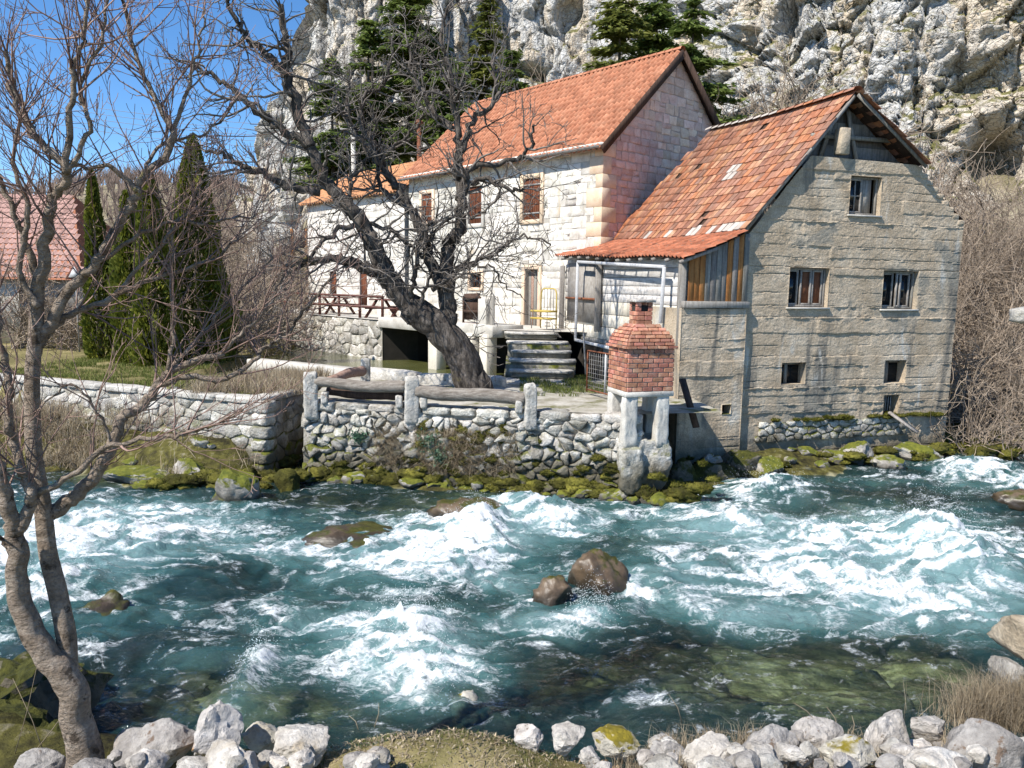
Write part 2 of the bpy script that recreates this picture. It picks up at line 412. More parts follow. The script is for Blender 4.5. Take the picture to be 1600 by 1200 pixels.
M['river_rock'] = pm('wet_brown_rock', [(.06, .042, .026), (.13, .09, .055), (.20, .145, .09)], 3, wet=(.08, .26, (.022, .018, .012)), bump=.8, bscale=12, rough=.35, spec=.5, moss=(.28, (.03, .035, .008), (.08, .075, .012), 3))
M['dark_moss_rock'] = pm('dark_mossy_rock', [(.08, .07, .05), (.18, .16, .125)], 3, bump=1, bscale=9, bdist=.06, moss=(.46, (.02, .024, .005), (.075, .075, .012), 2.6))
M['bed_rock'] = pm('riverbed_rock', [(.10, .10, .05), (.24, .23, .11), (.36, .33, .17)], 2, rnd=.35, bump=.5)
M['moss'] = pm('moss_cushion', [(.03, .028, .008), (.08, .075, .014), (.175, .16, .028)], 3.2, rnd=.25, tint=.45, bump=1.0, bscale=30, bdist=.04, rough=1)
M['bark_grey'] = pm('smooth_grey_bark', [(.21, .16, .115), (.34, .27, .21), (.46, .385, .315)], 8, (1, 1, 1.6), bump=1.0, bscale=22, bdist=.06, grain=.45, specks=(9, .57, .66, (.09, .068, .05)), stain=[(5, None, .68, .74, (.36, .30, .12))])
M['twig_grey'] = pm('grey_twig_bark', [(.17, .11, .09), (.30, .205, .17)], 6, tint=.3, bump=0, grain=0)
M['bark_dark'] = pm('dark_furrowed_bark', [(.022, .018, .015), (.085, .071, .06), (.20, .172, .148)], 9, (1, 1, .28), bump=1.0, bscale=16, bdist=.06, stain=[(2.0, None, .62, .74, (.16, .13, .045))])
M['twig_dark'] = pm('dark_twig_bark', [(.09, .078, .068), (.19, .168, .15)], 3, tint=.35, bump=0, grain=0)
M['twig_brown'] = pm('brown_shrub_twig', [(.20, .155, .115), (.36, .29, .225)], 2, tint=.35, bump=0, grain=0)
M['grass'] = leafmat('bank_grass', (.07, .095, .018), (.16, .19, .048), (.34, .30, .13), .3, patch=1.2)
M['grass_dry'] = leafmat('dry_grass', (.20, .155, .10), (.38, .31, .215), (.52, .45, .33), .3, patch=1.0)
M['spruce'] = leafmat('spruce_needles', (.07, .105, .025), (.15, .20, .05), (.23, .28, .08), .42, patch=.5)
M['spruce_light'] = leafmat('light_needles', (.09, .11, .026), (.18, .20, .048), (.28, .28, .08), .42, patch=.5)
M['thuja'] = leafmat('thuja_scales', (.05, .07, .012), (.165, .185, .026), (.30, .29, .05), .35, patch=.9)
M['shrub_leaf'] = leafmat('grey_green_leaf', (.05, .10, .06), (.12, .22, .14), (.2, .3, .2), .2)
M['mossfuzz'] = leafmat('moss_tufts', (.04, .05, .006), (.11, .115, .014), (.22, .20, .03), .3, patch=2)

# ================================================================== THE SETTING
FB = np.array([(-60, 19.5), (-20, 18.6), (-10.2, 17.2), (-7.4, 16.0), (-4.8, 16.95), (-2.5, 16.62), (0, 16.15), (2.5, 15.75), (4.0, 16.1), (6.4, 17.9), (9.8, 19.8), (15, 22.4), (24, 27), (60, 44)])
LW = np.array([(-60, 23.5), (-16, 21.0), (-11, 19.5), (-5.77, 17.3)])       # front line of the left bank wall
def fbank(x): return np.interp(x, FB[:, 0], FB[:, 1])
def nbank(x): return np.interp(x, [-60, -6, -3.6, -1, 0, 2, 4, 6, 60], [8.0, 7.6, 6.2, 5.85, 5.8, 5.8, 5.9, 6.0, 6.0])
def yb(x): return np.interp(x, [-60, -20, -15, 5, 13, 28, 60], [150, 60, 47, 37, 32, 28, 24])
def ground_z(x, y):
    f, n = fbank(x), nbank(x)
    d = np.minimum(y - n, f - y)                            # > 0 in the river
    bed = -.52 * sstep(0, 1.3, d) + .14 * fbm(x * .9, y * .9, 1.3, 3)
    farz = np.interp(x, [-5.2, -4.6, 4.2, 6.5], [.75, .12, .12, .32]) * sstep(0, 1.3, y - f) + .10 * fbm(x * 1.7, y * 1.7, 4.1, 3)
    wl = np.interp(x, LW[:, 0], LW[:, 1])
    farz = np.where((x < -5.75) & (y > wl + .25), 1.66 + .05 * fbm(x * .8, y * .8, 2.0, 3), farz)
    pond = (y > 22.4) & (x > -9.6 - .04 * (y - 24)) & (x < 2.2)
    farz = np.where((x >= -5.75) & (x < 4.5) & (y > 18), np.minimum(farz, 1.2), farz)
    farz = np.where(pond, .7, farz)
    farz = np.where((x > -5.75) & (x < -4.6) & (y < 20.3), -.3, farz)
    farz = np.where((x > 4.5) & (y > f + 1), np.maximum(farz, .22 + .5 * sstep(1.5, 4, y - f) + .12 * fbm(x * 1.9, y * 1.9, 2.2, 3)), farz)
    farz = farz + np.interp(x, [8, 20], [.66, .50]) * np.maximum(0, y - yb(x)) * sstep(0, 3, y - yb(x)) + .8 * sstep(26, 34, y) * (x > 3)
    nearz = 1.0 * sstep(.05, .75, n - y) + .05 * fbm(x * 2.1, y * 2.1, 7.0, 4)
    nearz += .26 * np.exp(-((x + .42) / .78) ** 4 - ((y - 4.85) / .62) ** 2) + .10 * sstep(.6, 1.2, x)
    return np.where(d > 0, bed, np.where(y > f, farz, nearz))
def grid_mesh(xs, ys, zf):
    X, Y = np.meshgrid(xs, ys); Z = zf(X, Y); nx, ny = len(xs), len(ys)
    i = np.arange((ny - 1) * nx).reshape(ny - 1, nx)[:, :-1].ravel()
    return np.stack([X, Y, Z], -1).reshape(-1, 3), np.stack([i, i + 1, i + nx + 1, i + nx], 1)

# ground: one sheet from behind the camera out to the far hills
def ground_material():
    m, t, b = newmat('bank_ground')
    g = nd(t, 'ShaderNodeNewGeometry'); pos = g.outputs['Position']
    a = nd(t, 'ShaderNodeAttribute', attribute_name='tint').outputs['Fac']    # 0 riverbed .. 0.5 earth and grass .. 1 scrub slope
    n1, n2 = noise(t, pos, .8, 6, .65), noise(t, pos, 6, 5, .65)
    bed = ramp(t, n1, [(.3, (.06, .06, .035)), (.48, (.18, .17, .10)), (.66, (.40, .37, .24))])
    lawn = ramp(t, mth(t, 'ADD', mth(t, 'MULTIPLY', n1, .6), mth(t, 'MULTIPLY', n2, .4)), [(.35, (.10, .085, .04)), (.5, (.19, .165, .07)), (.65, (.34, .28, .155))])
    slope = ramp(t, mth(t, 'ADD', mth(t, 'MULTIPLY', noise(t, pos, .25, 6, .65), .6), mth(t, 'MULTIPLY', n2, .4)), [(.36, (.10, .095, .045)), (.5, (.23, .195, .13)), (.62, (.34, .30, .22))])
    mossy = ramp(t, mth(t, 'ADD', mth(t, 'MULTIPLY', n1, .5), mth(t, 'MULTIPLY', n2, .5)), [(.38, (.018, .016, .010)), (.48, (.055, .050, .018)), (.57, (.11, .10, .028)), (.66, (.26, .23, .16))])
    c = mixc(t, maprange(t, a, .12, .24), bed, mossy); c = mixc(t, maprange(t, a, .34, .46), c, lawn); c = mixc(t, maprange(t, a, .6, .9), c, slope)
    t.links.new(c, b.inputs['Base Color']); b.inputs['Roughness'].default_value = .95; b.inputs['Specular IOR Level'].default_value = .1
    bn = nd(t, 'ShaderNodeBump', Strength=.8, Distance=.06); t.links.new(noise(t, pos, 9, 8, .7), bn.inputs['Height']); t.links.new(bn.outputs[0], b.inputs['Normal'])
    return m
M['ground'] = ground_material()
xs = np.concatenate([np.linspace(-300, -40, 27), np.arange(-39, -14, 1.0), np.arange(-14, 20, .22), np.arange(20.5, 60, 1.5), np.linspace(62, 300, 20)])
ys = np.concatenate([np.linspace(-60, 1, 16), np.arange(1.5, 32, .22), np.arange(32.5, 75, .8), np.linspace(76, 400, 60)])
gv, gf = grid_mesh(xs, ys, ground_z)
# far hump of the valley on the left, and a limit to the slope behind the cliff
gx, gy = gv[:, 0], gv[:, 1]
hill = 9.5 * np.exp(-((gx + 55) / 26) ** 2) + 5 * np.exp(-((gx + 110) / 38) ** 2) + 8
hillz = 1.7 + hill * sstep(62, 128, gy) * (1 + .10 * fbm(gx * .05, gy * .05, 3, 4)) * (1 - .6 * sstep(150, 300, gy))
gv[:, 2] = np.where(gy > 58, np.where(gx < -19, np.maximum(np.minimum(gv[:, 2], 2.5), hillz), np.minimum(gv[:, 2], 22)), gv[:, 2])
gt = np.where(gv[:, 2] < -.02, .1, .5)
gt = np.where((gv[:, 2] > -.02) & (gv[:, 2] < 1.3) & (gy > fbank(gx) - .4) & (gy < fbank(gx) + 4) & (gx > -14) & (gx < 22), .29, gt)
gt = np.where((gx < -2.5) & (gy > 4) & (gy < 9), .29, gt)
gt = np.where((gy > 30) & ((gx > 3) | (gy > 44)), 1.0, gt)
b = MB(); b.bulk(gv, gf, gt); b.build('ground', M['ground'], smooth=True, kind='structure')

# ---- the river
FLOW = [  # white water seen in the photograph: px, py, rx, ry (pixels), strength
 (95, 850, 130, 42, .95), (40, 945, 70, 50, 1.1), (240, 838, 95, 30, .75), (60, 775, 120, 14, .7), (330, 790, 120, 12, .45), (180, 935, 60, 22, .5),
 (690, 862, 120, 40, 1.1), (745, 825, 45, 34, 1.1), (850, 808, 75, 18, 1.1), (560, 872, 95, 25, .6), (600, 800, 120, 16, .25), (420, 855, 50, 14, .5),
 (640, 1000, 80, 46, 1.15), (665, 1060, 55, 30, 1.05), (395, 1068, 26, 45, .8), (430, 960, 140, 30, .5), (530, 1040, 60, 24, .55), (330, 1020, 60, 30, .35),
 (1185, 762, 75, 14, 1.1), (1110, 792, 110, 20, .7), (1150, 822, 60, 14, .85), (1060, 765, 50, 8, .6), (1310, 845, 75, 30, 1.0), (1240, 872, 70, 22, .7),
 (1475, 868, 70, 48, 1.25), (1415, 915, 80, 30, .9), (1560, 850, 70, 30, .8), (1300, 920, 180, 34, .6), (1150, 900, 120, 34, .5), (1060, 870, 80, 26, .4),
 (1540, 738, 70, 16, 1.0), (1400, 748, 90, 8, .5), (1590, 760, 60, 12, .5), (925, 972, 45, 18, 1.1), (800, 912, 70, 10, .75), (870, 985, 60, 14, .6),
 (1000, 1088, 55, 24, .5), (1320, 985, 130, 22, .35), (1500, 960, 100, 26, .4), (140, 1010, 35, 22, .8), (250, 800, 90, 12, .5), (380, 830, 70, 14, .45), (300, 880, 70, 16, .4), (560, 975, 90, 18, .45), (760, 1050, 40, 30, .4), (1240, 960, 90, 16, .4), (1090, 830, 60, 12, .5), (1500, 800, 70, 14, .5), (1380, 800, 60, 10, .5), (20, 860, 60, 60, .6), (1030, 930, 60, 20, .35), (700, 1100, 70, 10, .3),
 (1180, 960, 90, 14, .5), (820, 1000, 60, 20, .3), (980, 800, 50, 14, .35), (992, 925, 18, 22, .8), (825, 945, 18, 14, .7), (900, 890, 40, 8, .5), (640, 812, 40, 10, .6), (500, 842, 40, 8, .5), (900, 830, 40, 10, .6)]
CLEAR = [(1200, 1060, 230, 70, .75), (640, 795, 110, 20, .8), (450, 780, 90, 14, .8), (160, 745, 140, 16, .9), (560, 835, 60, 16, .5), (1350, 780, 160, 24, .55),
         (720, 1090, 60, 24, .6), (900, 1060, 130, 50, .4), (340, 1070, 90, 50, .35), (1010, 850, 110, 24, .35), (1330, 1040, 130, 50, .5), (500, 1090, 90, 30, .6), (300, 1080, 100, 40, .6), (780, 770, 120, 12, .6), (1130, 1040, 120, 50, .6), (1450, 1040, 90, 50, .6), (1250, 800, 150, 14, .5), (560, 920, 120, 20, .3), (820, 960, 60, 20, .3)]
def pix_of(x, y, z=0.0):
    inv = np.array(CAMM.inverted()); px = inv[0, 0] * x + inv[0, 1] * y + inv[0, 2] * z + inv[0, 3]
    py = inv[1, 0] * x + inv[1, 1] * y + inv[1, 2] * z + inv[1, 3]; pz = inv[2, 0] * x + inv[2, 1] * y + inv[2, 2] * z + inv[2, 3]
    return px, py, pz
def patches(lst):
    out = []
    for px, py, rx, ry, s in lst:                           # each patch gets its own place and size in metres on the river
        c = atz(px, py, 0); e = atz(px + rx, py, 0); n0 = atz(px, py - ry, 0); n1 = atz(px, py + ry, 0)
        out.append((c.x, (n0.y + n1.y) / 2, abs(e.x - c.x), abs(n0.y - n1.y) / 2, s))
    return out
RIV, CLR = patches(FLOW), patches(CLEAR)
def blobs(X, Y, lst, sharp=1.0):
    D = np.zeros_like(X)
    for cx, cy, rx, ry, s in lst:
        q = ((X - cx) / rx) ** 2 + ((Y - cy) / ry) ** 2
        D = D + s * np.exp(-q * sharp)
    return D
BUMPS = [(1475, 866, 60, 36, .55), (640, 1005, 75, 40, .26), (1185, 762, 80, 14, .34), (745, 826, 50, 24, .28), (1310, 848, 70, 22, .22), (690, 866, 100, 20, .12), (850, 806, 80, 12, .22),
         (1150, 820, 70, 12, .2), (60, 930, 70, 40, .25), (100, 850, 120, 24, .18), (1540, 736, 70, 12, .25), (395, 1060, 28, 40, .15), (925, 965, 40, 14, .1), (820, 795, 60, 10, .15),
         (1000, 800, 60, 12, -.15), (1250, 800, 60, 12, -.12), (560, 920, 90, 18, -.12), (1180, 1000, 120, 30, -.06), (800, 880, 60, 14, -.14), (1400, 830, 60, 12, -.12)]
BMP = patches(BUMPS)
wx = np.concatenate([np.linspace(-60, -14.5, 60), np.arange(-14, 18, .05), np.linspace(18.4, 60, 60)])
wy = np.concatenate([np.arange(4.8, 12, .036), np.arange(12, 19, .045), np.arange(19, 28, .09), np.linspace(28.4, 46, 20)])
X, Y = np.meshgrid(wx, wy)
wa = fbm(X * .55, Y * .8, 2.2, 3); wb = fbm(X * .6 + 9, Y * .9, 5.1, 3)          # slow swirls that bend everything finer
U, Vv = X * .94 + Y * .30 + wa * .55, -X * .22 + Y * .97 + wb * .45
Dm = blobs(X, Y, RIV); Dn = np.clip(Dm, 0, 1.3)
H = .13 * fbm(U * .55, Vv * 1.05, .4, 3) + .075 * (ridged(U * 1.05, Vv * 1.9, 1.7, 3) - .6) + .034 * fbm(U * 2.6, Vv * 4.4, 3.1, 3) + .016 * fbm(U * 6.5, Vv * 9.5, 6.1, 2)
fz = fbm(U * 4.2, Vv * 5.6, 8.8, 4, .6)
H += blobs(X, Y, BMP) * (1 + .25 * fbm(U * 1.6, Vv * 2.4, 5.5, 3)) + Dn * (.075 * fz + .038 * ridged(U * 8, Vv * 10, 2.9, 2) + .02)
H += .011 * fbm(X * 13, Y * 16, 4.4, 2) * (.3 + Dn)
edge = sstep(0, 1.0, np.minimum(Y - nbank(X), fbank(X) - Y))
H *= .25 + .75 * edge
vein = ridged(U * 1.0, Vv * 2.3, 11.0, 5, .62)               # torn streaks and lace of foam
lace = ridged(U * 2.7 + 3, Vv * 4.6, 17.0, 4, .62)
fo = -.02 + .80 * Dn + (.75 + .75 * np.clip(Dn, 0, 1)) * (vein - .63) * 1.6 + .6 * (lace - .62) + .18 * fz + .35 * (H - .03) + .05 * (1 - edge)
turb = np.clip(blobs(X, Y, RIV, .38) * .5 + .2 * wa + .12, 0, 1)
clr = np.clip(blobs(X, Y, CLR) - .35 * np.clip(Dn, 0, 1), 0, 1)
i = np.arange((len(wy) - 1) * len(wx)).reshape(len(wy) - 1, -1)[:, :-1].ravel(); nx = len(wx)
F = np.stack([i, i + 1, i + nx + 1, i + nx], 1)
Xc, Yc = X.ravel(), Y.ravel()
keep = (((Yc < fbank(Xc) + 1.1) | ((Xc > -5.9) & (Xc < -4.5) & (Yc < 20.3))) & (Yc > nbank(Xc) - .9))[F].any(1); F = F[keep]
def water_material(still=False):
    m, t, b = newmat('still_pond_water' if still else 'rapid_river_water')
    g = nd(t, 'ShaderNodeNewGeometry'); pos = g.outputs['Position']
    fa = nd(t, 'ShaderNodeAttribute', attribute_name='foam').outputs['Fac']
    tu = nd(t, 'ShaderNodeAttribute', attribute_name='turb').outputs['Fac']
    cl = nd(t, 'ShaderNodeAttribute', attribute_name='clear').outputs['Fac']
    n1 = noise(t, pos, 7, 8, .72, 1.2, (1, 1.7, 1)); n2 = noise(t, pos, 30, 6, .75, .6, (1, 1.5, 1)); n3 = noise(t, pos, .9, 4, .6, .8, (1, 1.8, 1))
    deep = ramp(t, mth(t, 'ADD', tu, mth(t, 'MULTIPLY', mth(t, 'SUBTRACT', n3, .5), .9)), [(.06, (.008, .023, .024)), (.32, (.012, .036, .038)), (.62, (.042, .108, .108)), (1, (.17, .29, .30))])
    fm = mth(t, 'ADD', fa, mth(t, 'ADD', mth(t, 'MULTIPLY', mth(t, 'SUBTRACT', n1, .5), 1.5), mth(t, 'ADD', mth(t, 'MULTIPLY', mth(t, 'SUBTRACT', n2, .5), .9), mth(t, 'MULTIPLY', mth(t, 'SUBTRACT', noise(t, pos, 75, 4, .7, 0, (1, 1.4, 1)), .5), .4))))
    la = noise(t, pos, 3.4, 6, .6, 2.2, (1, 1.6, 1)); la = mth(t, 'SUBTRACT', 1.0, mth(t, 'MULTIPLY', mth(t, 'ABSOLUTE', mth(t, 'SUBTRACT', la, .5)), 9.0))
    fm = mth(t, 'ADD', fm, mth(t, 'MULTIPLY', mth(t, 'MAXIMUM', la, -.4), .30))
    thin = maprange(t, fm, .22, .62); thick = maprange(t, fm, .56, .98)
    mask = mth(t, 'ADD', mth(t, 'MULTIPLY', thin, .34), mth(t, 'MULTIPLY', thick, .66), True)
    t.links.new(deep, b.inputs['Base Color'])
    b.inputs['Roughness'].default_value = .07; b.inputs['IOR'].default_value = 1.33
    bn = nd(t, 'ShaderNodeBump', Strength=.75, Distance=.05)
    hh = mth(t, 'ADD', noise(t, pos, 11, 5, .6, .8, (1, 1.7, 1)), mth(t, 'MULTIPLY', noise(t, pos, 34, 3, .6, 0, (1, 1.5, 1)), .3))
    t.links.new(hh, bn.inputs['Height']); t.links.new(bn.outputs[0], b.inputs['Normal'])
    # clear water lets the tinted bed through
    tr = nd(t, 'ShaderNodeBsdfTransparent', Color=(.76, .88, .78, 1)); gl = nd(t, 'ShaderNodeBsdfGlossy', Roughness=.06); t.links.new(bn.outputs[0], gl.inputs['Normal'])
    fr = nd(t, 'ShaderNodeFresnel', IOR=1.33); t.links.new(bn.outputs[0], fr.inputs['Normal'])
    cw = nd(t, 'ShaderNodeMixShader'); t.links.new(fr.outputs[0], cw.inputs[0]); t.links.new(tr.outputs[0], cw.inputs[1]); t.links.new(gl.outputs[0], cw.inputs[2])
    s1 = nd(t, 'ShaderNodeMixShader'); t.links.new(mth(t, 'ADD', mth(t, 'MULTIPLY', maprange(t, mth(t, 'ADD', cl, mth(t, 'MULTIPLY', mth(t, 'SUBTRACT', n3, .5), .8)), .05, .8), .62), .20), s1.inputs[0])
    t.links.new(b.outputs[0], s1.inputs[1]); t.links.new(cw.outputs[0], s1.inputs[2])
    fo_ = nd(t, 'ShaderNodeBsdfPrincipled', Roughness=.6); fo_.inputs['Base Color'].default_value = (.80, .84, .86, 1); fo_.inputs['Specular IOR Level'].default_value = .3
    b2 = nd(t, 'ShaderNodeBump', Strength=.9, Distance=.05); t.links.new(mth(t, 'ADD', n1, mth(t, 'MULTIPLY', n2, .6)), b2.inputs['Height']); t.links.new(b2.outputs[0], fo_.inputs['Normal'])
    s2 = nd(t, 'ShaderNodeMixShader'); t.links.new(mask, s2.inputs[0]); t.links.new(s1.outputs[0], s2.inputs[1]); t.links.new(fo_.outputs[0], s2.inputs[2])
    t.links.new(s2.outputs[0], t.nodes['Material Output'].inputs['Surface'])
    return m
M['water'] = water_material()
b = MB(); b.bulk(np.stack([X, Y, H], -1).reshape(-1, 3), F)
riv = b.build('river_water', M['water'], smooth=True, kind='structure')
for nm, arr in (('foam', fo), ('turb', turb), ('clear', clr)):
    at = riv.data.attributes.new(nm, 'FLOAT', 'POINT'); at.data.foreach_set('value', arr.ravel().astype(np.float32))
WX, WY, WH = wx, wy, H
def water_z(x, y): return float(H[np.searchsorted(wy, y) - 1, np.searchsorted(wx, x) - 1])

# flying drops over the biggest waves
b = MB(); vv, ff = [], []
tet = np.array([(1, 1, 1), (1, -1, -1), (-1, 1, -1), (-1, -1, 1)]) * .6
for (px, py, rx, ry, n, hh) in [(1470, 850, 55, 32, 900, .34), (640, 1000, 66, 36, 700, .22), (925, 965, 30, 16, 400, .22), (740, 822, 45, 24, 300, .16), (1310, 845, 60, 22, 300, .18), (1185, 760, 70, 10, 260, .2), (395, 1050, 24, 36, 200, .12), (680, 1065, 50, 22, 300, .14), (1405, 915, 60, 20, 200, .14), (60, 935, 60, 30, 250, .16)]:
    (cx, cy, sx, sy, _), = patches([(px, py, rx, ry, 1)])
    for k in range(int(n * 1.6)):
        x, y = cx + RNG.normal() * sx * .7, cy + RNG.normal() * sy * .7
        vv.append(np.array([x, y, water_z(x, y) + abs(RNG.normal()) * hh * math.exp(-((x - cx) / sx) ** 2 * .5)]) + tet * RNG.uniform(.0025, .008)); q = len(vv) * 4 - 4
        ff += [(q, q + 1, q + 2), (q, q + 3, q + 1), (q, q + 2, q + 3), (q + 1, q + 3, q + 2)]
b.bulk(np.concatenate(vv), ff)
M['spray'] = flat('white_spray', (.85, .87, .88), .5)
b.build('water_spray', M['spray'], kind='stuff', label='white drops of spray thrown up by the rapids', cat='spray')

# ---- mill pond behind the terrace
px_, py_ = np.arange(-11.5, 3.0, .3), np.arange(22.2, 43, .4)
pv, pf = grid_mesh(px_, py_, lambda x, y: 1.40 + .006 * fbm(x * 1.5, y * 1.5, 1, 2))
def pond_material():
    m, t, b = newmat('green_pond_water')
    pos = nd(t, 'ShaderNodeNewGeometry').outputs['Position']
    t.links.new(ramp(t, noise(t, pos, .5, 4), [(.3, (.055, .06, .018)), (.7, (.13, .135, .05))]), b.inputs['Base Color'])
    b.inputs['Roughness'].default_value = .05; b.inputs['IOR'].default_value = 1.33
    bn = nd(t, 'ShaderNodeBump', Strength=.35, Distance=.03); t.links.new(noise(t, pos, 5, 4, .6, 0, (.7, 2.2, 1)), bn.inputs['Height']); t.links.new(bn.outputs[0], b.inputs['Normal'])
    return m
b = MB(); b.bulk(pv, pf); b.build('pond_water', pond_material(), smooth=True, kind='structure')

# ---- limestone cliff (a thing of the terrain)
CL = np.array([  # plan x, y, base z, top z, lean
 (-34, 110, 2, 8), (-27, 84, 2, 13), (-23.5, 70, 2, 14.5), (-20.5, 65, 3, 20), (-17.3, 62.5, 5, 27), (-16.0, 60.5, 6, 40), (-11, 59.5, 8, 42), (-4, 61, 12, 42), (0, 63, 16, 42), (5.5, 61.5, 16, 42),
 (10, 54, 11, 42), (14, 49, 9, 40), (20, 45.5, 8, 40), (27, 42.5, 6, 40), (36, 38.5, 4, 40), (48, 34, 2, 36), (66, 28, 1, 30)], float)
seg = np.concatenate([[0], np.cumsum(np.hypot(*np.diff(CL[:, :2], axis=0).T))])
ss = np.concatenate([np.arange(0, seg[3], .8), np.arange(seg[3], seg[14], .17), np.arange(seg[14], seg[-1], .8)])
hs = np.linspace(0, 1, 250)
cx, cy, cb, ct = [np.interp(ss, seg, CL[:, k]) for k in range(4)]
ct = ct + 1.3 * fbm(ss * .35, ss * 0, 4.0, 4)
tx, ty = np.gradient(cx, ss), np.gradient(cy, ss); k = np.hypot(tx, ty); nxv, nyv = ty / k, -tx / k      # towards the camera
ker = np.hanning(41); ker /= ker.sum()
nxv = np.convolve(np.pad(nxv, 20, 'edge'), ker, 'valid'); nyv = np.convolve(np.pad(nyv, 20, 'edge'), ker, 'valid')
S, Hh = np.meshgrid(ss, hs); Z = cb + (ct - cb) * Hh
rgt = sstep(seg[9], seg[10], S)                             # the right wall is more broken and ledged
big = fbm(S * .07, Z * .05, 2.0, 3)
wS, wZ = S + .6 * fbm(S * .25, Z * .25, 9, 3) + .10 * fbm(S * 1.3, Z * 1.3, 4, 3), Z + .6 * fbm(S * .25 + 7, Z * .25, 3, 3) + .10 * fbm(S * 1.3 + 5, Z * 1.3, 8, 3)
dS, dZ = wS * .92 + wZ * .38, wZ * .92 - wS * .38                                 # beds dipping to the right
f1, e1 = facet(dS / 5.2, dZ / 3.0, 3); f2, e2 = facet(dS / 1.9, dZ / 1.1, 11); f3, e3 = facet(dS / .75, dZ / .48, 23)
g1, h1 = facet(wS / 2.6, wZ / 13.0, 31, .9); g2, h2 = facet(wS / 1.0, wZ / 4.2, 41, .9); g3, h3 = facet(wS / .55, wZ / 1.3, 51)
crk = lambda e_, w_: -np.exp(-(e_ / w_) ** 2)
f4, e4 = facet(dS / .34, dZ / .24, 61)
right_ = 1.3 * f1 + .65 * f2 + .20 * f3 + .07 * f4 + .9 * crk(e1, .03) + .4 * crk(e2, .045) + .7 * g1 + .7 * crk(h1, .035) + .25 * g2 + .12 * crk(e3, .1)
left_ = 1.9 * g1 + .75 * g2 + .25 * g3 + 1.2 * crk(h1, .06) + .4 * crk(h2, .08)
disp = 2.0 * big + (1 - rgt) * left_ + rgt * right_ + .08 * fbm(S * 1.6, Z * 1.6, 1, 4, .6)
# caves and overhang shadows of the right wall
for (px, py, Yc_, r, dp) in [(1592, 238, 41.5, 1.4, 4.5), (1560, 200, 42, 1.0, 1.6), (1190, 18, 49, 1.6, 2.2), (1110, 60, 52, 1.0, 1.2), (880, 12, 62, 1.0, 2.0), (1470, 185, 44, .9, 1.0), (1530, 100, 43, 1.1, 1.2)]:
    p = atY(px, py, Yc_); j = int(np.argmin(np.hypot(cx - p.x, cy - p.y)))
    q = ((S - ss[j]) / r) ** 2 + ((Z - p.z) / (r * 1.25)) ** 2
    disp -= dp * np.exp(-q * q * .8)
disp *= sstep(0, .06, 1.0 - Hh + .02) * .8 + .2
lean = (Z - cb) * np.interp(S, [seg[5], seg[9], seg[11]], [.03, .08, .30])
PX = cx + nxv * (disp - lean); PY = cy + nyv * (disp - lean)
nx = len(ss); i = np.arange((len(hs) - 1) * nx).reshape(len(hs) - 1, nx)[:, :-1].ravel()
